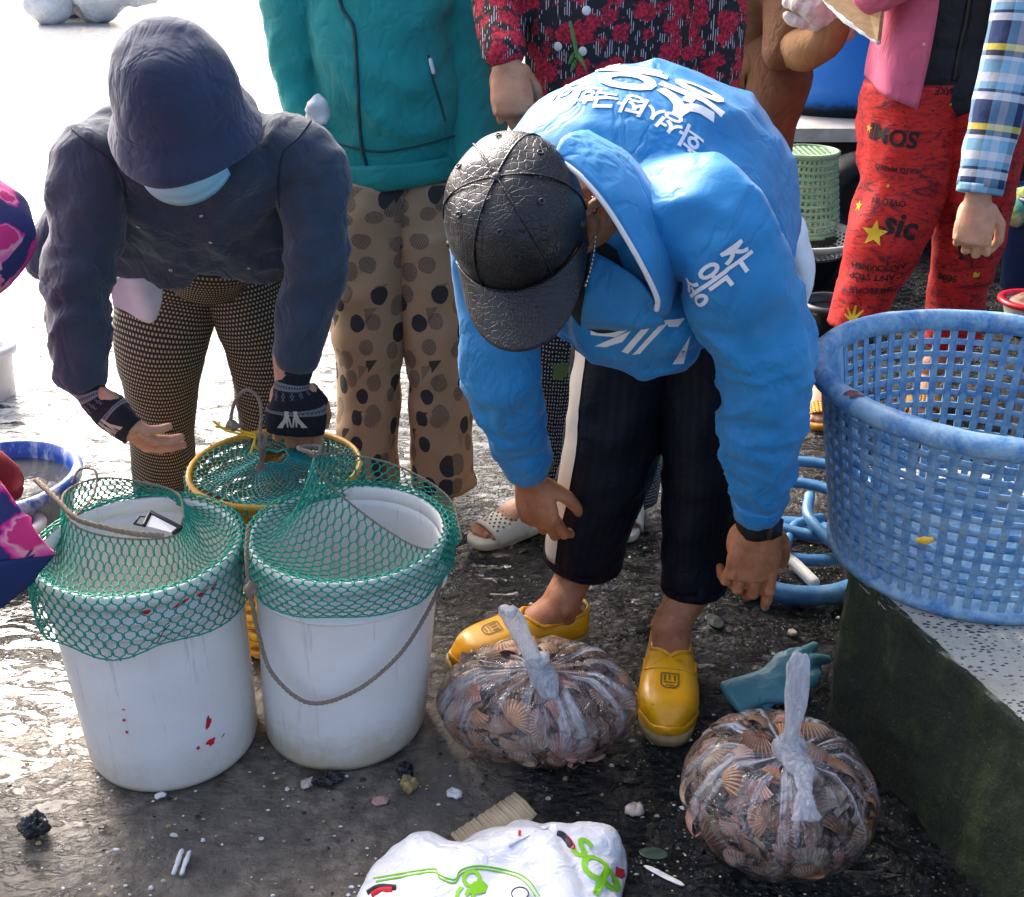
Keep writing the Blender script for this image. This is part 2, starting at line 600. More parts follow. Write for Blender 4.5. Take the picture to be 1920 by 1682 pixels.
# far rocks on the quay, haze and overexposure painted into their pale colour
def rocks():
    t = NT('haze_pale_rock', 0.8)
    c = t.coord('Object')
    t.set('Base Color', t.ramp(t.noise(c, 5, 6, 0.7), [(0.3, (0.50, 0.52, 0.51)), (0.7, (0.68, 0.69, 0.68))]))
    t.set('Normal', t.bump(t.noise(c, 20, 5), 0.6, 0.05))
    for i, (u, v, w, h, lab) in enumerate([(88, 44, 0.26, 0.30, 'smallest leftmost pale boulder far out on the bright quay'),
                                      (140, 32, 0.30, 0.42, 'middle pale boulder far out on the bright quay'),
                                      (212, 40, 0.52, 0.40, 'widest rightmost pale boulder far out on the bright quay')]):
        p = P(u, v, Z=0)
        m = MB().ell((p.x, p.y, h * 0.4), (w, w * 0.8, h * 0.75), nu=28, nv=18)
        m.displace(lambda V, Nn, i=i: 0.16 * fbm(V * 2.2, 4, 20 + i) + 0.05 * ridge(V * 5, i))
        o = m.build('boulder', t.m)
        o.location.z = -0.03
        tag(o, lab, 'boulder', 'pale boulders on the far quay')
rocks()

# concrete block on the right
def block():
    poly = [(0.560, 1.585), (0.72, 1.95), (1.9, 2.05), (1.75, 0.55), (0.885, 0.55)]
    zt = 0.31
    bm = bmesh.new()
    n = len(poly)
    bot = [bm.verts.new((x, y, -0.03)) for x, y in poly]
    top = [bm.verts.new((x, y, zt)) for x, y in poly]
    bm.faces.new(top); bm.faces.new(bot[::-1])
    for i in range(n):
        j = (i + 1) % n
        bm.faces.new((bot[i], bot[j], top[j], top[i]))
    bmesh.ops.recalc_face_normals(bm, faces=bm.faces)
    bmesh.ops.bevel(bm, geom=[e for e in bm.edges], offset=0.018, segments=3, affect='EDGES', profile=0.6)
    bmesh.ops.triangulate(bm, faces=bm.faces[:])
    for _ in range(7):
        es = [e for e in bm.edges if e.calc_length() > 0.022]
        if not es: break
        bmesh.ops.subdivide_edges(bm, edges=es, cuts=1)
        bmesh.ops.triangulate(bm, faces=bm.faces[:])
    V = np.array([v.co for v in bm.verts]); bm.verts.index_update()
    F = [tuple(v.index for v in f.verts) for f in bm.faces]
    bm.free()
    m = MB().add(V, F)
    m.displace(lambda V, Nn: (0.006 * fbm(V * 9, 3, 2) + 0.003 * fbm(V * 40, 2, 8)) * np.where(Nn[:, 2] > 0.9, 0.15, 1.0))
    ts = NT('mossy_concrete', 0.75)
    c = ts.coord('Object')
    a = ts.noise(ts.map(c, (1, 1, 0.35)), 9, 6, 0.7, 0.5)
    b = ts.noise(c, 60, 5, 0.7)
    base = ts.ramp(a, [(0.30, (0.010, 0.014, 0.008)), (0.52, (0.016, 0.024, 0.010)), (0.68, (0.055, 0.070, 0.020)), (0.8, (0.11, 0.10, 0.04))])
    base = ts.mix(ts.step(b, 0.62, 0.75), base, (0.055, 0.075, 0.02))
    base = ts.mix(ts.step(ts.vor(c, 120), 0.13, 0.05), base, (0.22, 0.23, 0.17))
    gz = ts.sep(ts.t.nodes.new('ShaderNodeNewGeometry').outputs['Normal'])[2]
    # bare terrazzo top, moss creeping over its edge
    sp = ts.math('ADD', ts.vor(ts.map(c, (1, 1.8, 1), (0, 0, 0.6)), 85), ts.math('MULTIPLY', ts.math('SUBTRACT', ts.noise(c, 24, 3), .5), .55))
    top_c = ts.mix(ts.step(sp, 0.34, 0.2), (0.46, 0.45, 0.38), (0.03, 0.035, 0.03))
    top_c = ts.mix(ts.step(ts.noise(c, 7, 4), 0.5, 0.75), top_c, (0.36, 0.34, 0.27))
    xyz = ts.sep(c)
    edge = ts.math('ADD', ts.math('ADD', ts.math('MULTIPLY', xyz[0], 0.953), ts.math('MULTIPLY', xyz[1], 0.304)), ts.math('MULTIPLY', ts.math('SUBTRACT', a, 0.5), 0.22))
    bare = ts.math('MULTIPLY', ts.step(gz, 0.7, 0.95), ts.step(edge, -0.605, -0.53))
    ts.set('Base Color', ts.mix(bare, base, top_c))
    ts.set('Roughness', ts.math('MULTIPLY_ADD', bare, -0.2, 0.78))
    ts.set('Normal', ts.bump(ts.math('ADD', b, a), 0.7, 0.012))
    o = m.build('concrete_block', ts.m, origin=Vector((1.2, 1.3, 0)))
    tag(o, 'low mossy concrete block with a speckled top under the big blue basket', 'concrete block')
block()

# ledge and great blue tank in the background
def backdrop():
    tm = NT('ledge_concrete', 0.8)
    c = tm.coord('Object')
    tm.set('Base Color', tm.ramp(tm.noise(c, 8, 6, 0.7), [(0.3, (0.30, 0.29, 0.26)), (0.7, (0.5, 0.49, 0.45))]))
    td = NT('dark_wall', 0.9)
    c = td.coord('Object')
    td.set('Base Color', td.ramp(td.noise(c, 9, 6, 0.7), [(0.35, (0.008, 0.008, 0.009)), (0.75, (0.035, 0.033, 0.03))]))  # near-black mottled wall face below the ledge
    e = thing('low_wall', (2.6, 5.2, 0), 'low dark wall with a pale ledge under the blue tank', 'wall')
    MB().box((2.6, 5.35, 0.195), (4.4, 0.9, 0.43)).build('wall_face', td.m, e, smooth=False)
    m = MB().box((2.6, 5.3, 0.43), (4.5, 1.1, 0.055))
    m.build('ledge', tm.m, e, smooth=False)
    tb = NT('tank_blue', 0.45)
    c = tb.coord('Object')
    z = tb.sep(c)[2]
    grime = tb.math('ADD', z, tb.math('MULTIPLY', tb.noise(c, 14, 6, 0.7), 0.09))
    col = tb.ramp(tb.noise(c, 4, 5), [(0.3, (0.006, 0.15, 0.58)), (0.7, (0.012, 0.20, 0.68))])
    tb.set('Base Color', tb.mix(tb.step(grime, 0.12, 0.07), col, (0.006, 0.016, 0.022)))
    tb.set('Normal', tb.bump(tb.noise(c, 30, 3), 0.15, 0.01))
    pts = []
    rings = []
    for z_, k in [(0.458, 0.97), (0.6, 0.99), (1.2, 1.0), (1.21, 1.012), (1.26, 1.012), (1.27, 1.0), (2.0, 1.0), (2.35, 0.985), (2.4, 1.02), (2.45, 1.02), (2.45, 0.98)]:
        th = np.linspace(0, 2 * np.pi, 96, endpoint=False)
        x = np.sign(np.cos(th)) * np.abs(np.cos(th)) ** 0.35; y = np.sign(np.sin(th)) * np.abs(np.sin(th)) ** 0.35
        rings.append(np.stack([2.95 + 1.9 * k * x, 5.9 + 1.0 * k * y, np.full(96, z_)], 1))
    tk = MB().loft(rings).build('water_tank', tb.m)
    tag(tk, 'tall glossy blue tank with a dirty lower band on the ledge', 'tank')
    return
backdrop()

# unseen awning added behind on the right to keep sky reflections off the ground
def awning():
    e = thing('shading_awning', Vector((2.2, 4.6, 0)), 'unseen dark awning on posts, added to shade the ground behind on the right', 'awning')
    G = []
    for y in np.linspace(2.75, 7.6, 22):
        G.append([(x, y, 2.75 + .10 * math.sin(x * 2.1) * math.sin(y * 1.3) - .05 * (y - 5)) for x in np.linspace(.35, 5.0, 22)])
    o = MB().grid(G).build('tarpaulin', fabric('tarpaulin', (0.03, 0.045, 0.06), 0.7), e)
    o.modifiers.new('t', 'SOLIDIFY').thickness = .01
    Mp = NT('galvanised_pole', 0.45, (0.3, 0.3, 0.3)).m
    for x, y in ((.80, 7.3), (4.8, 7.3), (4.8, 2.9), (2.9, 2.9)):
        MB().limb([(x, y, 0), (x, y, 2.75 - .05 * (y - 5))], [.025] * 2, 12, .3, ends=False).build('post', Mp, e)
    MB().limb([(.35, 2.9, 2.84), (5.0, 2.9, 2.84)], [.02] * 2, 10, .5).build('rafter', Mp, e)
awning()

# ================================================================ BUCKETS, NETS
def t_bucket(name, stain):
    t = NT(name, 0.42)
    c = t.coord('Object')
    z = t.sep(c)[2]
    col = t.ramp(t.noise(c, 9, 5, 0.6), [(0.3, (0.72, 0.70, 0.64)), (0.7, (0.79, 0.775, 0.73))])
    low = t.math('MULTIPLY', t.step(t.math('ADD', z, t.math('MULTIPLY', t.noise(c, 22, 5, 0.7), 0.12)), 0.17, 0.035), stain)
    col = t.mix(low, col, (0.42, 0.33, 0.17))
    sc = t.noise(t.map(c, (60, 60, 4)), 1, 5, 0.75)
    col = t.mix(t.math('MULTIPLY', t.step(sc, 0.57, 0.72), 0.5), col, (0.34, 0.33, 0.31))
    spk = t.noise(c, 150, 3, 0.6)
    col = t.mix(t.math('MULTIPLY', t.step(spk, 0.7, 0.76), t.step(z, 0.14, 0.0)), col, (0.16, 0.11, 0.06))
    t.set('Base Color', col)
    t.set('Subsurface Weight', 0.0)
    t.set('Normal', t.bump(t.noise(c, 18, 3), 0.12, 0.01))
    t.set('Roughness', t.math('MULTIPLY_ADD', t.noise(c, 30, 4), 0.3, 0.25))
    return t.m
M_net = NT('green_twine', 0.5, (0.008, 0.30, 0.205)).m
def t_rope(name, a, b):
    t = NT(name, 0.9)
    uv = t.coord('UV')
    w = t.wave(t.map(uv, (1, 1, 1), (0, 0, 0.9)), 130, 0.4, 1)
    t.set('Base Color', t.mix(t.noise(t.coord('Object'), 60, 4), t.mix(w, a, b), b))
    t.set('Normal', t.bump(w, 0.8, 0.004))
    return t.m
M_rope = t_rope('hemp_rope', (0.20, 0.145, 0.10), (0.44, 0.35, 0.265))
M_red = plain('red_paint', (0.62, 0.012, 0.02), 0.45, 0.3, 60)

def rope(name, pts, r, mat, parent, n=8, strands=True):
    Q = cr([tuple(p) for p in pts], step=0.008)
    if not strands:
        return MB().limb(Q, [r] * len(Q), n, sub=1).build(name, mat, parent)
    m = MB()
    T = np.gradient(Q, axis=0); T /= np.linalg.norm(T, axis=1)[:, None]
    L = np.concatenate([[0], np.cumsum(np.linalg.norm(np.diff(Q, axis=0), axis=1))])
    a = np.array(Vector(T[0]).orthogonal().normalized())
    Aa, Bb = [], []
    for i in range(len(Q)):
        a = a - T[i] * a.dot(T[i]); a /= np.linalg.norm(a)
        Aa.append(a.copy()); Bb.append(np.cross(T[i], a))
    Aa, Bb = np.array(Aa), np.array(Bb)
    for k in range(3):
        ph = L / (r * 7.0) * 2 * np.pi + k * 2.094
        C = Q + (np.cos(ph)[:, None] * Aa + np.sin(ph)[:, None] * Bb) * r * 0.52
        m.limb(C, [r * 0.62] * len(C), 6, sub=1)
    return m.build(name, mat, parent)

def net_mesh(fn, nu, nv, r=0.0011, sub=3, b0=0.0, b1=1.0, knots=True):
    m = MB()
    V, F = [], []
    def node(i, j):
        return ((i + 0.5 * (j % 2)) / nu, b0 + (b1 - b0) * j / nv)
    for j in range(nv):
        for i in range(nu):
            a, b = node(i, j)
            for d in (-0.5, 0.5):
                a2, b2 = a + d / nu, b0 + (b1 - b0) * (j + 1) / nv
                pts = []
                for k in range(sub + 1):
                    s = k / sub
                    e = s + 0.10 * math.sin(2 * math.pi * s)     # hexagon-like mesh
                    pts.append(np.array(fn((a + (a2 - a) * (s - 0.12 * math.sin(2 * math.pi * s))) % 1.0, b + (b2 - b) * e)))
                o = len(V)
                for k, p in enumerate(pts):
                    t = pts[min(k + 1, sub)] - pts[max(k - 1, 0)]
                    t = t / (np.linalg.norm(t) + 1e-9)
                    x = np.cross(t, (0.3, 0.5, 0.8)); x /= np.linalg.norm(x) + 1e-9
                    y = np.cross(t, x)
                    rr = r * (1.7 if k in (0, sub) else 1.0)
                    for q in (0, 2.094, 4.189):
                        V.append(p + rr * (math.cos(q) * x + math.sin(q) * y))
                for k in range(sub):
                    for q in range(3):
                        F.append((o + k * 3 + q, o + k * 3 + (q + 1) % 3, o + k * 3 + 3 + (q + 1) % 3, o + k * 3 + 3 + q))
    if knots:
        for j in range(nv + 1):
            for i in range(nu):
                p = np.array(fn(node(i, j)[0] % 1.0, node(i, j)[1]))
                o = len(V); k = r * 2.1
                V += [p + k * np.array(q) for q in ((1, 0, 0), (-1, 0, 0), (0, 1, 0), (0, -1, 0), (0, 0, 1), (0, 0, -1))]
                F += [(o, o + 2, o + 4), (o + 2, o + 1, o + 4), (o + 1, o + 3, o + 4), (o + 3, o, o + 4), (o + 2, o, o + 5), (o + 1, o + 2, o + 5), (o + 3, o + 1, o + 5), (o, o + 3, o + 5)]
    return m.add(V, F)

BZ = 0.385
def bucket(loc, lean, label, mat, rb, rt):
    e = thing('bucket', loc, label, 'bucket', 'white plastic pails in front')
    def warp(V):
        V = V.copy()
        k = (V[:, 2] - loc.z) / BZ
        V[:, 0] += k * lean[0]; V[:, 1] += k * lean[1]
        return V
    r_at = lambda z: rb + (rt - 0.006 - rb) * (z / BZ) ** 0.9
    prof = [(rb - 0.012, 0.0), (rb - 0.003, 0.003), (rb, 0.011)]
    prof += [(r_at(z), z) for z in np.linspace(0.02, BZ - 0.085, 14)]
    for z in (BZ - 0.082, BZ - 0.055):
        prof += [(r_at(z), z), (r_at(z) + 0.0055, z + 0.002), (r_at(z) + 0.0055, z + 0.007), (r_at(z), z + 0.009)]
    prof += [(r_at(BZ - 0.03), BZ - 0.03)]
    inner = [(rt - 0.006, BZ - 0.012), (r_at(BZ - 0.04) - 0.003, BZ - 0.04), (rb - 0.004, 0.02), (rb * 0.5, 0.014), (0.001, 0.014)]
    rim = [(rt - 0.006, BZ - 0.028), (rt, BZ - 0.027), (rt + 0.002, BZ - 0.015), (rt + 0.001, BZ - 0.003), (rt - 0.004, BZ), (rt - 0.008, BZ - 0.004), (rt - 0.008, BZ - 0.026)]
    MB().lathe(prof, loc, 72).mapv(warp)
    sh = MB().lathe(prof + [(rt - 0.0075, BZ - 0.03)] + inner, loc, 72).mapv(warp).build('shell', mat, e)
    MB().lathe(rim + [rim[0]], loc, 72, closed=True).mapv(warp).build('rim', mat, e)
    return e, sh, warp, r_at
M_bk1 = t_bucket('white_pail_plastic', 0.55)
M_bk2 = t_bucket('stained_pail_plastic', 1.0)
B1 = P(330, 1382, Z=0.0); B2 = P(648, 1347, Z=0.0)
bk1, sh1, warp1, _ = bucket(B1, (-0.012, 0.01), 'white plastic pail splashed with red paint, left of the two', M_bk1, 0.140, 0.158)
bk2, sh2, warp2, _ = bucket(B2, (0.030, 0.0), 'white plastic pail with a rope handle, right of the two', M_bk2, 0.140, 0.158)
# lugs and rope handle on the right pail
for sgn, (lu, lv) in ((1, (842, 1100)), (-1, (474, 1112))):
    p = B2 + Vector((0.030 * 0.8 + sgn * 0.155, -0.035, BZ - 0.062))
    MB().ell(p, (0.012, 0.02, 0.024)).build('handle_lug', M_bk2, bk2)
pa = B2 + Vector((0.185, -0.045, BZ - 0.055)); pb = B2 + Vector((-0.138, -0.048, BZ - 0.07))
rope('rope_handle', [pa + Vector((-.01, .03, .012)), pa, P(800, 1150, 1.47), P(745, 1232, 1.432), P(665, 1296, 1.412), P(580, 1318, 1.415), P(512, 1265, 1.43), P(485, 1190, 1.445), P(470, 1115, 1.45), P(462, 1040, 1.47), P(466, 985, 1.5)], 0.0036, M_rope, bk2)
MB().ell(P(470, 1105, 1.45), (0.010, 0.010, 0.014)).displace(lambda V, Nn: 0.003 * vn(V * 160)).build('rope_knot', M_rope, bk2)

def net_cover(c, warp, loop, label, nu=54, nv=23, skirt=0.095, sag=0.05, rt=0.163, seed=0, pull=None):
    e = thing('fishing_net', Vector((c.x, c.y, c.z + BZ - skirt)), label, 'net', 'green nets over the pails')
    Lp = np.array([tuple(q) for q in loop])
    m = len(Lp)
    Lp2 = cr(np.vstack([Lp, Lp[:1]]), n=12)
    cx = Vector(warp(np.array([[c.x, c.y, c.z + BZ]]))[0])
    def fn(a, b):
        ang = 2 * math.pi * a
        d = Vector((math.cos(ang), math.sin(ang), 0))
        wob = float(vn(np.array([[math.cos(ang) * 2.2, math.sin(ang) * 2.2, b * 4]]), seed)[0])
        if b < 0.36:
            k = b / 0.36
            sk = skirt * (1 + 0.12 * wob * (1 - k))
            p = cx + d * (rt + 0.0035 + 0.004 * (1 - k) * (1 + wob)) + Vector((0, 0, -sk * (1 - k) + 0.004))
            return p
        k = (b - 0.36) / 0.64
        rp = cx + d * (rt + 0.001) + Vector((0, 0, 0.005))
        if k < 0.12:
            rp2 = cx + d * (rt - 0.010) + Vector((0, 0, 0.004))
            return rp.lerp(rp2, k / 0.12)
        k = (k - 0.12) / 0.88
        rp2 = cx + d * (rt - 0.010) + Vector((0, 0, 0.004))
        i = a * (len(Lp2) - 1); i0 = int(i); f = i - i0
        q = Vector(Lp2[i0] * (1 - f) + Lp2[min(i0 + 1, len(Lp2) - 1)] * f)
        p = rp2.lerp(q, k)
        dist = (rp2 - q).length
        p.z -= 4 * k * (1 - k) * sag * min(1, dist / 0.12) + 0.010 * wob * k * (1 - k) * 4
        return p
    net_mesh(fn, nu, nv, 0.00125).build('mesh', M_net, e)
    edge = [fn(a % 1.0, 1.0) for a in np.linspace(0, 1, 49)]
    rope('edge_rope', edge, 0.0021, M_rope, e)
    low = [fn(a % 1.0, 0.0) for a in np.linspace(0, 1, 49)]
    MB().limb(low, [0.0013] * 49, 5, sub=1).build('border_cord', M_net, e)
    return e, fn
n2, fn2 = net_cover(B2, warp2, [P(866, 1010, Y=1.60), P(838, 930, Y=1.68), P(740, 872, Y=1.73), P(640, 852, Y=1.72), P(588, 862, Y=1.66), P(635, 925, Y=1.655), P(728, 996, Y=1.64), P(800, 1030, Y=1.605)], 'green net with a rope edge raised behind the right pail', skirt=0.062, seed=3)
n1, fn1 = net_cover(B1, warp1, [P(345, 970, Y=1.60), P(332, 925, Y=1.67), P(262, 903, Y=1.70), P(178, 898, Y=1.70), P(118, 930, Y=1.63), P(145, 988, Y=1.575), P(235, 1010, Y=1.60), P(325, 1005, Y=1.60)], 'green net draped over the paint-splashed left pail', skirt=0.100, seed=11)
# rope lying across the left net, and a loop of it
rope('draw_rope', [P(68, 900, 1.62), P(100, 930, 1.58), P(140, 970, 1.545), P(180, 985, 1.54), P(250, 1000, 1.545), P(305, 1005, 1.56)], 0.0048, M_rope, n1)
rope('draw_rope', [P(140, 970, 1.56), P(175, 930, 1.6), P(180, 885, 1.63), P(150, 880, 1.64), P(135, 905, 1.63)], 0.0024, M_rope, n1)
rope('draw_rope', [P(590, 850, 1.67), P(560, 840, 1.70), P(600, 838, 1.72), P(592, 856, 1.68), P(575, 846, 1.69)], 0.004, M_rope, n2)
# red paint on the left pail
bv1 = bvh_of(sh1)
def splat(u, v, w, h, seed, yv=1.40, n=14, ang=0):
    rr = random.Random(seed)
    pl = []
    for k in range(n):
        a = 2 * math.pi * k / n
        q = 0.5 * rr.uniform(0.55, 1.1)
        x, y = w * q * math.cos(a), h * q * math.sin(a)
        pl.append((x * math.cos(ang) - y * math.sin(ang), x * math.sin(ang) + y * math.cos(ang)))
    q = bv1.ray_cast(CAMP, ray(u, v).normalized())[0]
    if q is not None: decal('paint_splash', flat_mesh_poly([pl]), bv1, q, (0, 0, 1), 1.0, M_red, bk1, off=0.0012, seg=.006, nrm=(q.x - B1.x, q.y - B1.y, .02))
for k, a in enumerate([(395, 1391, .02, .016, 1), (390, 1355, .010, .030, 2, 1.4, 14, -0.25), (371, 1402, .008, .008, 3), (418, 1378, .013, .003, 4, 1.4, 10, 0.6), (233, 1350, .006, .006, 5), (238, 1372, .005, .008, 6), (232, 1330, .007, .004, 7), (380, 1110, .026, .012, 8, 1.38, 14, .3), (215, 1117, .03, .011, 9), (160, 1108, .025, .008, 10), (270, 1112, .022, .007, 11), (340, 1130, .034, .008, 12, 1.38, 14, .25), (150, 1142, .024, .012, 13), (275, 1147, .016, .010, 14), (238, 1145, .012, .009, 15), (400, 1100, .02, .008, 16, 1.4, 14, .4), (300, 1102, .02, .006, 17)]):
    splat(*a)
MB().limb([P(318, 1172, 1.375), P(306, 1185, 1.372), P(294, 1206, 1.372)], [.0008] * 3, 5).build('loose_thread', NT('thread', 0.8, (0.02, 0.02, 0.02)).m, bk1)

# black-edged white scrap lying in the left pail
sc = thing('face_shield_scrap', P(292, 985, Y=1.6), 'black-edged white plastic scrap lying in the left pail', 'plastic scrap')
Mblk = NT('black_plastic', 0.4, (0.012, 0.012, 0.013)).m
cs = [P(282, 962, 1.6), P(338, 990, 1.58), P(326, 999, 1.56), P(270, 985, 1.57)]
MB().limb([cs[0], cs[1]], [.0045] * 2, 8).limb([cs[1], cs[2]], [.004] * 2, 8).limb([cs[0], cs[3]], [.004] * 2, 8).limb([P(252, 982, 1.58), P(262, 968, 1.59), P(275, 970, 1.59), P(268, 986, 1.58), P(252, 982, 1.58)], [.0022] * 5, 6).build('black_edging', Mblk, sc)
MB().add([cs[0] + Vector((0, 0, .001)), cs[1], cs[2], cs[3], cs[0] - Vector((0, 0, .002)), cs[1] - Vector((0, 0, .003)), cs[2] - Vector((0, 0, .003)), cs[3] - Vector((0, 0, .003))], [(0, 1, 2, 3), (7, 6, 5, 4), (0, 4, 5, 1), (1, 5, 6, 2), (2, 6, 7, 3), (3, 7, 4, 0)]).build('white_sheet', NT('white_film', 0.3, (0.7, 0.7, 0.7)).m, sc, smooth=False)

# yellow basket with a net lid
def yellow_basket():
    c = P(508, 882, Z=0.36)
    c = Vector((c.x, c.y + .035, 0.0))
    e = thing('yellow_basket', c, 'round yellow woven basket with a net lid behind the two pails', 'basket')
    t = NT('yellow_weave', 0.5)
    co = t.coord('Object')
    t.set('Base Color', t.ramp(t.noise(co, 30, 4), [(0.3, (0.50, 0.24, 0.012)), (0.7, (0.66, 0.37, 0.03))]))
    m = MB()
    N = 15
    for k in range(N):
        z = 0.012 + 0.022 * k
        r = 0.130 + 0.026 * (k / N)
        th = np.linspace(0, 2 * np.pi, 73)[:-1]
        pts = np.stack([c.x + (r + 0.003 * np.where(np.arange(72) % 4 < 2, 1, -1) * (1 if k % 2 else -1)) * np.cos(th), c.y + (r + 0.003 * np.where(np.arange(72) % 4 < 2, 1, -1) * (1 if k % 2 else -1)) * np.sin(th), np.full(72, z)], 1)
        pts = np.vstack([pts, pts[:1]])
        MB().limb(pts, [(0.003, 0.009)] * 73, 6, sub=1, ref=(0, 0, 1), ends=False).build('woven_band', t.m, e) if False else m.limb(pts, [(0.0095, 0.003)] * 73, 6, sub=1, ref=(0, 0, 1), ends=False)
    m.build('woven_wall', t.m, e)
    MB().lathe([(0.160, .335), (.164, .345), (.160, .356), (.152, .352), (.151, .338), (.160, .335)], c, 60, closed=True).build('rim', t.m, e)
    for k in range(18):
        a = 2 * math.pi * k / 18
        MB().limb([c + Vector((.134 * math.cos(a), .134 * math.sin(a), .004)), c + Vector((.158 * math.cos(a), .158 * math.sin(a), .345))], [.0045] * 2, 6).build('rib', t.m, e)
    MB().lathe([(0.13, 0.004), (0.135, 0.008), (0.13, 0.012)], c, 40).build('base', t.m, e)
    MB().lathe([(0.001, 0.20), (0.143, 0.20), (0.140, 0.19), (0.001, 0.19)], c, 40).build('water', NT('dark_teal_water', 0.1, (0.012, 0.05, 0.06)).m, e)
    def fn(a, b):
        ang = 2 * math.pi * a
        r = 0.160 * (1 - b) + 0.028 * b
        z = 0.357 + 0.012 * b - 0.02 * math.sin(b * math.pi) + 0.004 * math.sin(ang * 5 + b * 3)
        if b < 0.12: r, z = 0.165, 0.357 - (0.12 - b) * 0.45
        return c + Vector((r * math.cos(ang), r * math.sin(ang), z))
    net_mesh(fn, 52, 20, 0.00125).build('net_lid', NT('teal_twine', 0.5, (0.012, 0.26, 0.23)).m, e)
    hole = [fn(a, 1.0) + Vector((0, 0, .001)) for a in np.linspace(0, 0.999, 24)]
    MB().limb(hole + hole[:1], [.0016] * 25, 6, sub=1).build('net_ring', M_net, e)
    k = P(493, 882, Y=c.y - 0.03)
    rope('pull_rope', [c + Vector((.02, 0, .372)), k + Vector((0, 0, -.005)), P(494, 850, 1.84), P(498, 815, 1.84)], 0.0042, M_rope, e)
    rope('pull_rope', [k, P(488, 852, 1.83), P(487, 815, 1.84), P(490, 780, 1.87), P(484, 745, 1.88), P(462, 731, 1.89), P(442, 750, 1.89), P(433, 785, 1.88), P(440, 803, 1.88), P(455, 795, 1.88)], 0.0036, M_rope, e)
    MB().ell(k, (0.012, 0.010, 0.016)).displace(lambda V, Nn: 0.005 * vn(V * 130)).build('rope_knot', M_rope, e)
    MB().ell(P(436, 798, 1.88), (0.012, 0.010, 0.009)).displace(lambda V, Nn: 0.005 * vn(V * 130)).build('rope_knot', M_rope, e)
    My = NT('yellow_cord', 0.5, (0.75, 0.50, 0.015)).m
    MB().limb([P(400, 790, 1.88), P(425, 808, 1.87), P(460, 815, 1.87), P(478, 820, 1.86), P(470, 850, 1.85)], [.0024] * 5, 6).limb([P(405, 800, 1.88), P(440, 806, 1.88), P(480, 816, 1.86), P(476, 835, 1.85), P(484, 842, 1.85)], [.0024] * 5, 6).build('yellow_tie', My, e)
yellow_basket()

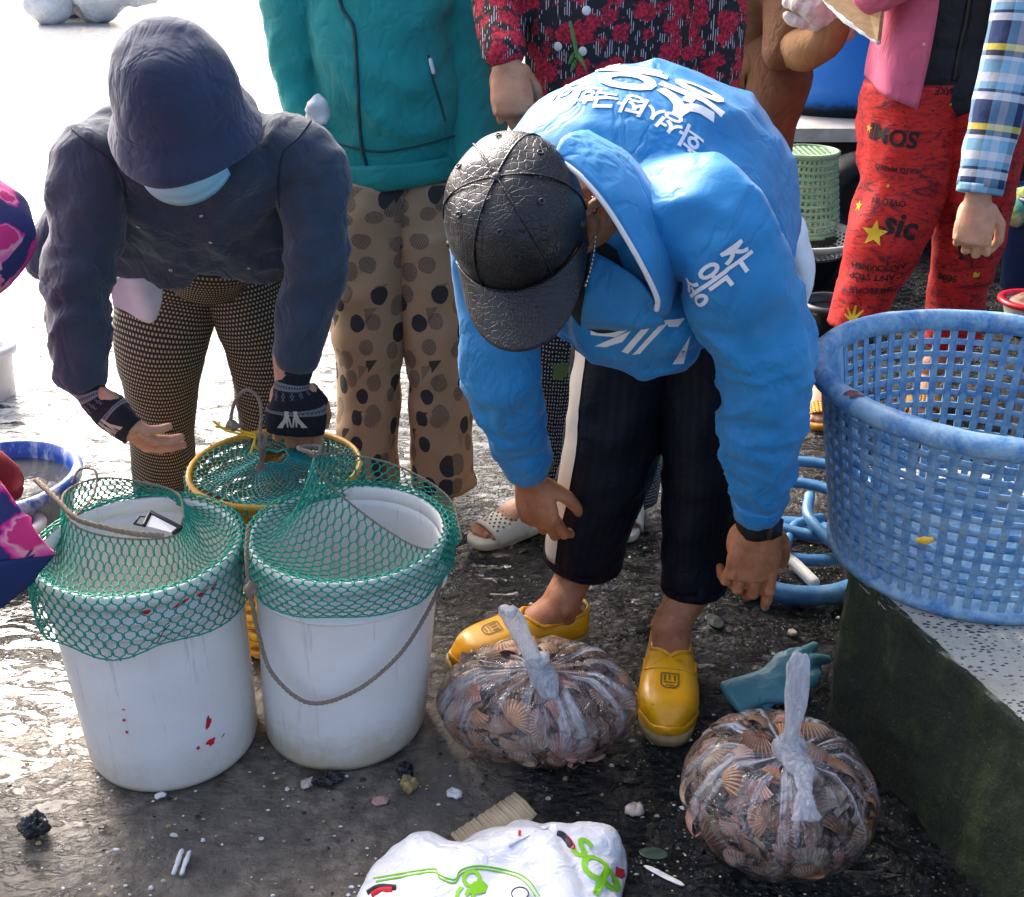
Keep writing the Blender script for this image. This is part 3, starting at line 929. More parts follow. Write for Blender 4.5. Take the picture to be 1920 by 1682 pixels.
# ================================================================ BIG BLUE BASKET
def big_basket():
    c = P(1852, 1058, Z=0.318); c = Vector((c.x - .022, c.y + .055, 0.313))
    H = 0.330; rb, rt = 0.212, 0.268
    e = thing('laundry_basket', c, 'large scuffed blue plastic lattice basket on the mossy block', 'basket')
    t = NT('scuffed_blue_plastic', 0.5)
    co = t.coord('Object')
    wr = t.noise(co, 16, 6, 0.75, 0.6)
    f = t.noise(co, 90, 4, 0.7)
    col = t.mix(t.step(t.math('ADD', wr, t.math('MULTIPLY', f, 0.35)), 0.45, 0.85), (0.012, 0.13, 0.36), (0.24, 0.40, 0.52))
    col = t.mix(t.math('MULTIPLY', t.step(t.noise(co, 34, 5, 0.7), 0.57, 0.72), 0.75), col, (0.33, 0.31, 0.21))
    t.set('Base Color', col)
    t.set('Roughness', t.math('MULTIPLY_ADD', wr, 0.5, 0.3))
    t.set('Normal', t.bump(f, 0.2, 0.003))
    M = t.m
    R_ = lambda z: rb + (rt - rb) * (z / H)
    rim = [(rt - .004, H - .030), (rt + .014, H - .030), (rt + .022, H - .022), (rt + .021, H - .008), (rt + .010, H + .003), (rt - .002, H + .002), (rt - .010, H - .012), (rt - .010, H - .03)]
    m = MB().lathe(rim + [rim[0]], c, 120, closed=True)
    m.displace(lambda V, Nn: 0.0012 * fbm(V * 30, 3, 4))
    rimo = m.build('rim', M, e)
    foot = [(rb - .012, 0), (rb + .010, 0), (rb + .012, .012), (rb + .006, .016), (rb - .006, .030), (rb - .012, .030)]
    MB().lathe(foot + [foot[0]], c, 100, closed=True).build('foot_ring', M, e)
    MB().lathe([(0.001, .006), (rb - .01, .006), (rb - .01, .012), (0.001, .012)], c, 60).build('base', M, e)
    n = 56
    # upright ribs, each a bar of its own
    m = MB()
    z0, z1 = .022, H - .02
    rb_v = [(R_(z) + dr, y, z) for z in (z0, z1) for dr in (0.0, .0058) for y in (-.0060, .0060)]
    rib_m = MB().add(rb_v, [(0, 1, 3, 2), (4, 6, 7, 5), (0, 4, 5, 1), (2, 3, 7, 6), (0, 2, 6, 4), (1, 5, 7, 3)]).mesh('rib', False)
    rib_m.materials.append(M)
    for k in range(n):
        o = bpy.data.objects.new('rib', rib_m); COL.objects.link(o)
        o.parent = e; o.rotation_euler = (0, 0, 2 * math.pi * k / n)
    nr = 11
    for k in range(nr):
        z = .042 + (H - .10) * k / (nr - 1) + .006
        r = R_(z) + .0040
        pr = [(r - .0024, z - .0050), (r + .0012, z - .0050), (r + .0012, z + .0050), (r - .0024, z + .0050)]
        MB().lathe(pr + [pr[0]], c, 120, closed=True).build('hoop', M, e)
    # blank panel (handle plate) below the rim on the left
    G = []
    for a in np.linspace(R(140), R(196), 24):
        G.append([(c.x + (R_(z) - .0065) * math.cos(a), c.y + (R_(z) - .0065) * math.sin(a), c.z + z) for z in np.linspace(H - .105, H - .015, 8)])
    MB().grid(G).build('handle_plate', M, e)
    # gouges and red scratches on the rim
    bv = bvh_of(rimo)
    Md = NT('gouge', 0.8, (0.05, 0.05, 0.04)).m
    for (u, v) in ((1537, 655), (1573, 699)):
        decal('rim_hole', flat_mesh_poly([[(.012 * math.cos(a), .004 * math.sin(a)) for a in np.linspace(0, 6.28, 12)[:-1]]]), bv, P(u, v, 1.5), (0, .6, 1), 1, Md, e, nrm=(-.25, -.35, .9))
    for (u, v) in ((1543, 662), (1560, 681)):
        decal('red_scratch', flat_mesh_poly([[(-.008, 0), (.006, .003), (.009, .001), (-.004, -.003)]]), bv, P(u, v, 1.5), (0, .6, 1), 1, M_red, e, nrm=(-.25, -.35, .9))
    Myel = plain('yellow_smear', (0.7, 0.42, 0.03), 0.5)
    pz = P(1735, 1013, 1.36)
    o = MB().ell(pz, (.012, .004, .006)).displace(lambda V, Nn: 0.003 * vn(V * 200)).build('yellow_scrap', Myel, e)
big_basket()
# ================================================================ PEOPLE
def t_skin(name, a, b):
    t = NT(name, 0.5)
    c = t.coord('Object')
    n = t.noise(c, 26, 5, 0.6)
    v = t.noise(c, 8, 3)
    col = t.mix(t.step(n, 0.3, 0.7), a, b)
    col = t.mix(t.math('MULTIPLY', t.step(v, 0.5, 0.75), 0.45), col, (a[0] * 1.15, a[1] * 0.62, a[2] * 0.55))
    t.set('Base Color', col)
    t.set('Subsurface Weight', 0.12); t.set('Subsurface Radius', (0.012, 0.004, 0.002)); t.set('Subsurface Scale', 0.6)
    wr = t.vor(t.map(c, (1, 1, 1.8)), 260, 'DISTANCE_TO_EDGE')
    t.set('Normal', t.bump(t.math('ADD', t.math('MULTIPLY', t.step(wr, 0.0, 0.25), 0.5), n), 0.28, 0.003))
    return t.m
SKIN_M = t_skin('tanned_skin', (0.34, 0.115, 0.045), (0.55, 0.225, 0.10))
SKIN_W = t_skin('light_skin', (0.46, 0.21, 0.12), (0.62, 0.32, 0.19))
SKIN_F = t_skin('warm_skin', (0.38, 0.15, 0.07), (0.54, 0.25, 0.13))
M_nail = NT('fingernail', 0.3, (0.55, 0.33, 0.26)).m
M_hair = NT('black_hair', 0.45, (0.012, 0.010, 0.010)).m
M_eye = NT('eye', 0.1, (0.02, 0.015, 0.012)).m
M_lip = NT('lips', 0.4, (0.30, 0.09, 0.075)).m

def masked(fn, c, rad):
    c = np.array(c)
    def g(V, Nn):
        d = np.linalg.norm(V - c, axis=1) / rad
        return fn(V, Nn) * np.exp(-d * d)
    return g

def basis(up, fwd):
    U = Vector(up).normalized()
    F = Vector(fwd); F = (F - U * F.dot(U)).normalized()
    X = F.cross(U)          # the person's right-hand side when U is up, F is front
    return X, F, U

def head_mb(C, X, F, U, k=1.0, neck=None, vox=0.005):
    h = lambda x, y, z: C + (X * x + F * y + U * z) * k
    Mx = Matrix((X, F, U)).transposed()
    m = MB().ell(h(0, -.008, .012), (.076 * k, .094 * k, .098 * k), Mx)
    m.ell(h(0, .030, -.055), (.060 * k, .062 * k, .068 * k), Mx)
    m.ell(h(0, .058, -.092), (.030 * k, .028 * k, .024 * k), Mx)
    m.limb([h(0, .086, .012), h(0, .096, -.012), h(0, .104, -.030)], [.009 * k, .010 * k, .014 * k], 10)
    for s in (-1, 1):
        m.ell(h(s * .034, .072, .016), (.022 * k, .016 * k, .009 * k), Mx)
        m.ell(h(s * .042, .058, -.036), (.026 * k, .026 * k, .024 * k), Mx)
        m.limb([h(s * .076, -.004, -.048), h(s * .083, -.012, -.03), h(s * .090, -.020, -.006), h(s * .088, -.018, .012), h(s * .080, -.004, .012)], [.009 * k, .009 * k, .0085 * k, .008 * k, .007 * k], 10)
        m.ell(h(s * .079, -.008, -.016), (.006 * k, .016 * k, .028 * k), Mx)
    if neck is not None:
        m.limb([h(0, -.018, -.05), h(0, -.02, -.085), neck], [.052 * k, .052 * k, .062 * k], 18)
    return m.remesh(vox, 3), h

def face_parts(root, h, Mx, k=1.0):
    for s in (-1, 1):
        MB().ell(h(s * .032, .079, .002), (.013 * k, .008 * k, .007 * k), Mx, 12, 8).build('eye', M_eye, root)
    MB().limb([h(-.022, .086, -.062), h(0, .093, -.060), h(.022, .086, -.062)], [.0045, .006, .0045], 8).build('lips', M_lip, root)

class NailSet:
    def __init__(s):
        s.parts = []
    def build(s, name, mat, parent):
        for m in s.parts:
            m.build('fingernail', mat, parent)

def hand_mb(wrist, fdir, back, side, curls, thumb, k=1.0, spread=0.05, vox=0.0026):
    """palm, four fingers of their own length bent at the knuckles, and a thumb; side=+1 puts the thumb at +x"""
    y = Vector(fdir).normalized()
    z = Vector(back); z = (z - y * z.dot(y)).normalized()
    x = y.cross(z)
    q = lambda a, b, c: Vector(wrist) + (x * a * side + y * b + z * c) * k
    m = MB()
    m.limb([q(0, -.045, 0), q(0, 0, 0), q(.002, .03, 0), q(.002, .062, .002), q(0, .090, .001)], [(.027 * k, .021 * k), (.027 * k, .019 * k), (.036 * k, .017 * k), (.041 * k, .0150 * k), (.038 * k, .0115 * k)], 18, 0.01, ref=x)
    m.ell(q(.024, .032, -.010), (.017 * k, .026 * k, .014 * k), Matrix((x, y, z)).transposed())
    m.ell(q(-.024, .035, -.008), (.014 * k, .030 * k, .012 * k), Matrix((x, y, z)).transposed())
    nails = []
    for i, (bx, by, L, r) in enumerate([(.030, .086, .074, .0088), (.0105, .092, .082, .0090), (-.0095, .089, .076, .0086), (-.028, .080, .060, .0076)]):
        fan = (1.5 - i) * spread
        p = q(bx, by - .012, .001)
        d = (y * math.cos(fan) + x * side * math.sin(fan)).normalized()
        ax = x
        a = 0
        pts, rr = [p], [r * 1.12 * k]
        for j, (fr, cu) in enumerate(zip((.46, .30, .24), curls[i])):
            a += cu
            dd = d * math.cos(a) - z * math.sin(a)
            p = p + dd * L * fr * k + (d * 0.012 * k if j == 0 else Vector())
            pts.append(p); rr.append(r * (1.06, .96, .78)[j] * k)
        Q = []
        for j in range(3):
            m.limb([pts[j], pts[j + 1]], [rr[j], rr[j + 1]], 12, 0.008)
        m.ell(pts[1] + z * 0.001, rr[1] * 1.06); m.ell(pts[2], rr[2] * 1.05)
        m.limb([q(bx * .8, .045, .008), q(bx, .086, .0065)], [.004 * k, .0055 * k], 8, .01)     # tendon
        nb = (z * math.cos(a) + d * math.sin(a)).normalized()
        nails.append((pts[3] - dd * .002 * k + nb * rr[3] * .72, dd, nb, rr[3] * .74))
    tb = q(.026, .020, -.006)
    t1, t2, t3 = thumb
    dirv = lambda t: (x * side * t[0] + y * t[1] + z * t[2]).normalized()
    p1 = tb + dirv(t1) * .040 * k; p2 = p1 + dirv(t2) * .034 * k; p3 = p2 + dirv(t3) * .024 * k
    m.limb([tb, p1], [.015 * k, .0118 * k], 12, .008); m.limb([p1, p2], [.0118 * k, .0102 * k], 12, .008); m.limb([p2, p3], [.0106 * k, .0082 * k], 12, .008)
    td = dirv(t3)
    nb = (z - td * z.dot(td)).normalized()
    nails.append((p3 - td * .001 + nb * .0066 * k, td, nb, .0074 * k))
    nm = NailSet()
    for c, d, b, r in nails:
        nm.parts.append(MB().ell(c, (r, r * 1.35, r * .28), Matrix((d.cross(b), d, b)).transposed(), 10, 6))
    return m.remesh(vox, 2), nm, q, (x * side, y, z)

def garment(root, name, mb, mat, vox=0.008, it=8, disp=None):
    m = mb.remesh(vox, it)
    if disp: m.displace(disp)
    return m.build(name, mat, root)

def trousers_leg(pts, rads, n=36, step=0.012, ref=(1, 0, 0), disp=None, cap=True):
    m = MB().limb(pts, rads, n, step, ref=ref, cap0=True, cap1=True, ends=False)
    if disp: m.displace(disp)
    return m

def mid(a, b, t=0.5):
    return Vector(a).lerp(Vector(b), t)

# ---------------------------------------------------------------- the man in blue
def clog(root, heel, toe, mat, sole_mat, w=0.053, h=0.072):
    d = (toe - heel); L = d.length; d.normalize()
    x = d.cross(Vector((0, 0, 1))).normalized()
    up = Vector((0, 0, 1))
    N, K = 34, 30
    G, So = [], []
    for i in range(N + 1):
        s = i / N
        # half width and height along the foot
        wid = w * (0.72 + 0.30 * math.sin(min(1, s / 0.75) * math.pi / 2) ** 2) * (1 - max(0, (s - 0.70) / 0.30) ** 2.6 * 0.80) * (1 - max(0, (0.10 - s) / 0.10) ** 2 * 0.55)
        ht = h * (1.0 - 0.36 * max(0, (s - 0.42) / 0.58) ** 1.2) * (1 - max(0, (s - 0.86) / 0.14) ** 2 * 0.55)
        if s < 0.5: ht = h * (0.98 - 0.10 * math.sin(s / 0.5 * math.pi) + 0.06 * max(0, (s - 0.3) / 0.2))
        k = min(1, max(0, (0.50 - s) / 0.12)); k = k * k * (3 - 2 * k)
        a0 = R(50) * k
        row = []
        for j in range(K + 1):
            a = a0 + (2 * math.pi - 2 * a0) * j / K        # measured from straight up
            cx, cz = math.sin(a), math.cos(a)
            ex = 0.62
            px = math.copysign(abs(cx) ** ex, cx) * wid * (1 - 0.18 * max(0, cz))
            pz = 0.016 + ht * 0.5 + math.copysign(abs(cz) ** 0.72, cz) * ht * 0.5
            row.append(heel + d * (L * s) + x * px + up * pz)
        G.append(row)
    m = MB().grid(G)
    o = m.build('upper', mat, root)
    wd = o.modifiers.new('weld', 'WELD'); wd.merge_threshold = 0.0006
    sm = o.modifiers.new('thick', 'SOLIDIFY'); sm.thickness = 0.005; sm.offset = -1
    # rim of the opening
    edge = [Vector(G[i][0]) for i in range(0, 18)] + [Vector(G[i][-1]) for i in range(17, -1, -1)]
    edge = edge + [edge[0]]
    MB().limb(edge, [.0042] * len(edge), 8, sub=1).build('collar', mat, o)
    # toe bumper and sole
    rings = []
    for z, k in ((0.0, .94), (.004, 1.0), (.016, 1.03), (.024, 1.015)):
        ring = []
        for j in range(60):
            a = 2 * math.pi * j / 60
            s = 0.5 - 0.5 * math.cos(a) if False else None
        th = np.linspace(0, 2 * np.pi, 64, endpoint=False)
        for a in th:
            s = 0.5 + 0.5 * math.cos(a) * 1.0
            wid = w * (0.72 + 0.30 * math.sin(min(1, s / 0.75) * math.pi / 2) ** 2)
            yy = math.copysign(abs(math.sin(a)) ** 0.62, math.sin(a)) * wid
            ring.append(heel + d * (L * (0.5 + 0.5 * math.copysign(abs(math.cos(a)) ** 0.8, math.cos(a)) * k * 1.01)) + x * yy * k + up * z)
        rings.append([tuple(p) for p in ring])
    MB().loft(rings).build('sole', sole_mat, root)
    return o

def make_man():
    root = thing('person', Vector((0.18, 1.72, 0)), 'man in a bright blue jacket and black cap bending over the scallop bags', 'person')
    lat = Vector((.93, -.37, 0)).normalized()
    torso = [(.112, 1.560, .905), (.124, 1.592, .905), (.150, 1.65, .893), (.197, 1.75, .858), (.245, 1.86, .845), (.285, 1.97, .835)]
    trad = [(.10, .06), (.170, .10), (.215, .165), (.235, .225), (.232, .215), (.205, .19)]
    shR, elR, wrR = Vector((.285, 1.475, .905)), P(1437, 700, 1.50), P(1422, 945, 1.575)
    shL, elL, wrL = P(932, 380, 1.60), P(940, 690, 1.62), P(985, 868, 1.74)
    j = MB().limb(torso, trad, 32, .02, ref=lat)
    j.ell((.18, 1.71, .93), (.20, .17, .15)).ell((.13, 1.66, .94), (.165, .11, .11))
    j.limb([mid(torso[2], shR, .4), shR, mid(shR, elR, .45), elR, mid(elR, wrR, .5), wrR], [.09, .072, .071, .063, .056, .036], 24, .02)
    j.limb([mid(torso[2], shL, .4), shL, mid(shL, elL, .45), elL, mid(elL, wrL, .5), wrL], [.09, .075, .064, .056, .049, .034], 24, .02)
    # front panel hanging below the neck
    j.limb([P(1180, 540, 1.56), P(1190, 590, 1.58), P(1190, 640, 1.63)], [(.07, .03), (.09, .04), (.10, .05)], 20, .02, ref=lat)
    dR = (wrR - elR).normalized(); uR = (elR - shR).normalized()
    disp = addf(folds(8, .009, Vector(torso[5]) - Vector(torso[0]), .3, 1), folds(5, .007, (.8, -.3, .5), .25, 2),
                masked(folds(20, .013, (.9, -.2, .35), .2, 5, 1.1), mid(elR, wrR, .40), .19),
                masked(folds(14, .013, (.7, 0, -.7), .22, 6), mid(shR, elR, .75), .15),
                masked(folds(16, .010, (1, 0, .5), .22, 8), wrR, .07),
                masked(folds(20, .012, (.9, .2, .3), .2, 9, 1.1), mid(elL, wrL, .4), .17),
                masked(folds(9, .018, (.4, -.7, .5), .22, 12), shR, .18),
                masked(folds(12, .010, (.2, -.9, .1), .25, 15), (.42, 1.8, .85), .16))
    t = NT('blue_nylon', 0.55)
    c = t.coord('Object')
    n = t.noise(c, 9, 4, 0.6)
    t.set('Base Color', t.ramp(n, [(0.3, (0.005, 0.185, 0.44)), (0.7, (0.010, 0.245, 0.54))]))
    wr = t.math('ADD', t.noise(t.map(c, (1, 1, 1.2)), 30, 3, 0.5, 0.2), t.math('MULTIPLY', t.step(t.math('ABSOLUTE', t.math('SUBTRACT', t.noise(t.map(c, (1, 1, .7), (.5, .3, 0)), 12, 3, 0.55, 0.6), 0.5)), 0.0, 0.06), 1.1))
    t.set('Normal', t.bump(wr, 0.22, 0.009, t.bump(t.noise(c, 900, 1), 0.12, 0.001)))
    t.set('Sheen Weight', 0.12)
    MJ = t.m
    jk = garment(root, 'jacket', j, MJ, 0.0062, 6, disp)
    # cuffs
    for a, b, s in ((elR, wrR, 1), (elL, wrL, 1)):
        d = (b - a).normalized()
        m = MB().limb([b - d * .012, b + d * .008, b + d * .022], [.041, .040, .037], 30, .004, ends=False)
        m.displace(lambda V, Nn: .0022 * ridge(V * np.array([90, 90, 12]), 3))
        m.build('cuff', MJ, jk)
    # stand collar with white piping along its edge
    e_top = [P(1040, 295, 1.44), P(1092, 335, 1.415), P(1140, 392, 1.395), P(1185, 465, 1.385), P(1215, 520, 1.39), P(1233, 562, 1.405), P(1232, 582, 1.42)]
    e_low = [P(1100, 250, 1.53), P(1180, 300, 1.51), P(1235, 385, 1.485), P(1262, 465, 1.475), P(1264, 525, 1.475), P(1255, 575, 1.475), P(1238, 592, 1.468)]
    A = cr([tuple(p) for p in e_top], n=8); B = cr([tuple(p) for p in e_low], n=8)
    G = []
    for i in range(len(A)):
        row = []
        for k in np.linspace(0, 1, 9):
            p = A[i] * (1 - k) + B[i] * k
            p = p + np.array([-.012, -.02, .012]) * math.sin(k * math.pi) * .9
            row.append(p)
        G.append(row)
    G2 = [[p + np.array([-.004, .012, -.010]) for p in r] for r in G]
    m = MB().grid(G)
    m.displace(lambda V, Nn: .002 * fbm(V * 25, 2, 3))
    co = m.build('collar', MJ, jk)
    co.modifiers.new('t', 'SOLIDIFY').thickness = 0.006
    Mw = NT('white_piping', 0.6, (0.78, 0.78, 0.76)).m
    MB().limb([Vector(p) + Vector((-.001, -.003, .002)) for p in A], [.0036] * len(A), 8, sub=1).build('piping', Mw, co)
    # left front panel edge running down from the collar
    G = []
    ea = [P(1095, 560, 1.47), P(1150, 590, 1.47), P(1200, 600, 1.465), P(1243, 596, 1.462)]
    eb = [P(1090, 610, 1.515), P(1150, 612, 1.50), P(1200, 608, 1.485), P(1246, 600, 1.47)]
    ec = [P(1110, 470, 1.50), P(1165, 500, 1.475), P(1205, 530, 1.458), P(1238, 575, 1.455)]
    rows = [cr([tuple(p) for p in e], n=6) for e in (ec, ea, eb)]
    rows = cr(np.stack([r.ravel() for r in rows]), n=8).reshape(-1, len(rows[0]), 3)
    m = MB().grid(rows).displace(lambda V, Nn: .0025 * fbm(V * 22, 2, 7))
    fp = m.build('front_placket', MJ, jk); fp.modifiers.new('t', 'SOLIDIFY').thickness = 0.005
    # dark T-shirt inside the collar
    MB().limb([P(1075, 400, 1.56), P(1115, 470, 1.565), P(1140, 560, 1.57)], [.06, .072, .06], 20, .01).build('undershirt', fabric('black_tshirt', (0.010, 0.010, 0.013)), root)
    # white shirt tail behind
    m = MB().limb([P(1475, 430, 1.93), P(1492, 500, 1.95), P(1488, 560, 1.96)], [(.03, .07), (.028, .07), (.015, .05)], 16, .012, ref=(1, 0, 0))
    m.displace(folds(14, .006, (0, 0, 1), .3, 3))
    m.build('shirt_tail', fabric('white_cotton', (0.72, 0.72, 0.72), 0.9), root)
    # trousers
    hipR, knR, anR = P(1330, 520, 1.90), P(1318, 830, 1.80), P(1300, 1090, 1.775)
    hipL, knL, anL = P(1180, 520, 1.90), P(1145, 830, 1.84), P(1094, 1040, 1.85)
    t = NT('black_satin', 0.42)
    uv = t.coord('UV')
    st = t.step(t.wave(uv, 14, 0, 0, 'X'), 0.45, 0.55)
    t.set('Base Color', t.mix(st, (0.004, 0.005, 0.010), (0.0055, 0.007, 0.0135)))
    t.set('Roughness', t.math('MULTIPLY_ADD', st, -0.08, 0.58)); t.set('Specular IOR Level', 0.18)
    t.set('Normal', t.bump(t.noise(t.coord('Object'), 30, 4, 0.55, 1), 0.3, 0.012))
    MT = t.m
    m = MB()
    dl = addf(folds(8, .011, (.5, 0, 1), .28, 21), folds(16, .006, (1, 0, .4), .3, 22))
    m.join(trousers_leg([hipR + Vector((0, 0, .08)), hipR, mid(hipR, knR), knR, mid(knR, anR), anR], [.11, .10, .084, .072, .066, .058], disp=dl))
    m.join(trousers_leg([hipL + Vector((0, 0, .08)), hipL, mid(hipL, knL), knL, mid(knL, anL), anL], [.11, .105, .092, .088, .082, .072], disp=dl))
    m.ell((.27, 1.93, .80), (.17, .12, .13))
    tr = m.build('trousers', MT, root)
    for a, b, r in ((knR, anR, .060), (knL, anL, .077)):
        d = (b - a).normalized()
        q = MB().limb([b - d * .022, b - d * .012, b + d * .012, b + d * .018], [r * .97, r, r, r * .95], 36, .005, ends=False)
        q.displace(folds(40, .0025, (0, 0, 1), .4, 3)).build('turn_up', MT, tr)
    # white side stripe
    bvt = bvh_of(tr)
    ax_ = cr([tuple(p) for p in (hipL, mid(hipL, knL), knL, mid(knL, anL), anL)], n=10)
    G = []
    for q in ax_[8:]:
        row = []
        for a in np.linspace(R(196), R(222), 6):
            dv = Vector((math.cos(a), math.sin(a), 0))
            hit = bvt.ray_cast(Vector(q) + dv * .3, -dv)
            row.append(tuple((hit[0] if hit[0] is not None else Vector(q) + dv * .08) + dv * .0016))
        G.append(row)
    MB().grid(G).build('side_stripe', NT('cream_stripe', 0.7, (0.55, 0.49, 0.40)).m, tr)
    # body: one continuous figure
    b = MB()
    b.limb(torso, [(a * .82, c_ * .82) for a, c_ in trad], 24, .03, ref=lat)
    b.limb([shR, elR, wrR + (wrR - elR).normalized() * .01], [.05, .042, .028], 14, .03); b.limb([shL, elL, wrL + (wrL - elL).normalized() * .01], [.05, .042, .028], 14, .03)
    heelR, toeR = Vector((.305, 1.785, 0)), P(1250, 1392, Z=0.012)
    heelL, toeL = P(1096, 1192, Z=0), P(846, 1262, Z=0.0)
    heelL.z = toeL.z = heelR.z = toeR.z = 0
    b.limb([hipR, knR, mid(knR, anR, .6)], [.09, .058, .05], 16, .03); b.limb([hipL, knL, mid(knL, anL, .6)], [.09, .062, .05], 16, .03)
    b.ell((.27, 1.92, .80), (.15, .11, .12))
    bm_ = b.remesh(.012, 5)
    for kn, an, he, to in ((knR, anR, heelR, toeR), (knL, anL, heelL, toeL)):
        d = (to - he).normalized(); L = (to - he).length
        x = d.cross(Vector((0, 0, 1)))
        f = MB()
        ank = he + d * .055 + Vector((0, 0, .088))
        f.limb([mid(kn, an, .55), an, mid(an, ank, .6), ank, he + d * .05 + Vector((0, 0, .045))], [.05, .040, .036, .037, .034], 22, .01)
        for s_ in (-1, 1):
            f.ell(ank + x * .028 * s_ + d * .004 + Vector((0, 0, .004)), (.012, .012, .013))
        f.limb([ank + d * -.002, he + d * .10 + Vector((0, 0, .064)), he + d * .155 + Vector((0, 0, .048)), he + d * .21 + Vector((0, 0, .036))], [.036, (.036, .032), (.038, .026), (.034, .018)], 20, .01, ref=x)
        f.limb([he + d * .035 + Vector((0, 0, .034)), he + d * .10 + Vector((0, 0, .038))], [.030, .034], 18, .01)
        f.limb([mid(kn, an, .9) - d * .034, ank - d * .034, he + d * .02 + Vector((0, 0, .05))], [.012, .011, .014], 10, .01)
        f.limb([mid(an, ank, .3) + d * .030, he + d * .10 + Vector((0, 0, .088)), he + d * .16 + Vector((0, 0, .066))], [.008, .007, .005], 8, .01)
        bm_.join(f.remesh(.0045, 4))
    # hands
    hr, nr, qR, fr = hand_mb(wrR + (wrR - elR).normalized() * .042, (-.02, .03, -1), (.12, -1, .1), -1, [(.12, .15, .12), (.30, .55, .4), (.45, .8, .6), (.5, .9, .6)], ((.62, .75, -.35), (.25, .95, -.3), (.1, .95, -.35)), 1.16)
    hl, nl, qL, fl = hand_mb(wrL + (wrL - elL).normalized() * .040, (.22, .05, -1), (-.55, -.80, .1), -1, [(.45, .55, .35), (.5, .75, .5), (.6, .8, .5), (.65, .8, .5)], ((.55, .75, -.45), (.15, .9, -.45), (-.05, .95, -.4)), 1.1)
    bm_.join(hr).join(hl)
    # head: bowed, crown towards the camera
    X, F, U = basis(-FWD * .90 + UPV * .30 + Vector((-.24, 0, 0)), -UPV + Vector((.10, 0, 0)) - FWD * .05)
    C = P(975, 432, 1.455)
    neck = Vector((.105, 1.53, .93))
    hm, h = head_mb(C, X, F, U, 1.0, neck, .0042)
    bm_.join(hm)
    ear = MB().limb([h(-.082, .000, -.062), h(-.092, -.006, -.056), h(-.104, -.016, -.036), h(-.110, -.022, -.012), h(-.104, -.020, .006), h(-.088, -.004, .008)], [.009, .0085, .0075, .007, .007, .006], 12, .006)
    ear.limb([h(-.086, -.004, -.05), h(-.092, -.010, -.025), h(-.090, -.008, -.004)], [.007, .010, .006], 12, .006)
    bm_.join(ear.remesh(.0025, 2))
    body = bm_.build('body', SKIN_M, root)
    nr.build('fingernails', M_nail, body); nl.build('fingernails', M_nail, body)
    Mx = Matrix((X, F, U)).transposed()
    face_parts(root, h, Mx)
    # short hair under the cap, sideburns
    hr_ = MB().ell(h(0, -.016, .016), (.0795, .098, .096), Mx, 36, 22)
    hr_.limb([h(.079, .022, .03), h(.079, .024, -.02)], [(.006, .014), (.003, .008)], 10, .01, ref=F)
    hr_.limb([h(-.079, .022, .03), h(-.079, .024, -.02)], [(.006, .014), (.003, .008)], 10, .01, ref=F)
    hr_.limb([h(0, -.085, .02), h(0, -.082, -.05)], [(.06, .02), (.05, .015)], 16, .01, ref=X)
    hr_.displace(lambda V, Nn: .0025 * ridge(V * 160, 2)).build('hair', M_hair, root)
    # cap of embossed black leather
    t = NT('embossed_black_leather', 0.3)
    c = t.coord('Object')
    big = t.vor(t.map(c, (1, 1, 1)), 112, 'DISTANCE_TO_EDGE', rnd=0.5); sml = t.vor(c, 210, 'DISTANCE_TO_EDGE', rnd=0.8)
    sel = t.step(t.noise(c, 11, 1), 0.47, 0.53)
    hgt = t.mix(sel, t.step(sml, 0.0, 0.16), t.step(big, 0.0, 0.09))
    t.set('Base Color', t.mix(hgt, (0.002, 0.002, 0.002), (0.010, 0.0105, 0.012)))
    t.set('Normal', t.bump(hgt, 0.34, 0.0028, t.bump(t.noise(c, 18, 3), 0.25, 0.012)))
    t.set('Roughness', t.math('MULTIPLY_ADD', t.noise(c, 40, 3), 0.25, 0.26))
    ML = t.m
    cap = []
    N = 72
    for i in range(19):
        ph = i / 18 * math.pi / 2 * 0.995
        ring = []
        for k in range(N):
            a = 2 * math.pi * k / N
            seam = 1 - 0.014 * (max(0, math.cos(3 * a) ** 2) ** 12) * math.cos(ph)     # six stitched panels
            rx, ry = .0925, .1085
            bl = 1 + 0.025 * math.sin(2 * ph)
            zz = .108 * math.sin(ph) ** 0.92 + .012 * max(0, math.sin(a)) * math.cos(ph)
            ring.append(tuple(h(rx * math.cos(ph) ** .82 * math.cos(a) * seam * bl, -.008 + ry * math.cos(ph) ** .82 * math.sin(a) * seam * bl, .012 + zz)))
        cap.append(ring)
    m = MB().loft(cap, cap0=False, cap1=True)
    m.displace(lambda V, Nn: .0022 * fbm(V * 24, 3, 5))
    cp = m.build('cap_crown', ML, root)
    cp.modifiers.new('t', 'SOLIDIFY').thickness = 0.003
    for k in range(6):
        a = math.pi / 6 + k * math.pi / 3 - math.pi / 6 + math.pi / 6 * 0
        a = k * math.pi / 3
        pts = []
        for i in range(19):
            pts.append(Vector(cap[i][int(round(a / (2 * math.pi) * N)) % N]))
        MB().limb([p + (p - C).normalized() * .0012 for p in pts], [.0015] * 19, 6, sub=1).build('panel_seam', ML, cp)
    Me = NT('eyelet_metal', 0.35, (0.03, 0.03, 0.03)).m
    for k in range(6):
        a = (k + .5) * math.pi / 3
        p = Vector(cap[11][int(round(a / (2 * math.pi) * N)) % N]); nn = (p - (C - U * .02)).normalized()
        u_ = nn.orthogonal().normalized(); w_ = nn.cross(u_)
        pts = [p + nn * .002 + (u_ * math.cos(q) + w_ * math.sin(q)) * .0035 for q in np.linspace(0, 2 * math.pi, 13)]
        MB().limb(pts, [.0012] * 13, 6, sub=1).build('eyelet', Me, cp)
    MB().ell(h(0, -.008, .121), (.007, .007, .003), Mx, 12, 8).build('button', ML, cp)
    G = []
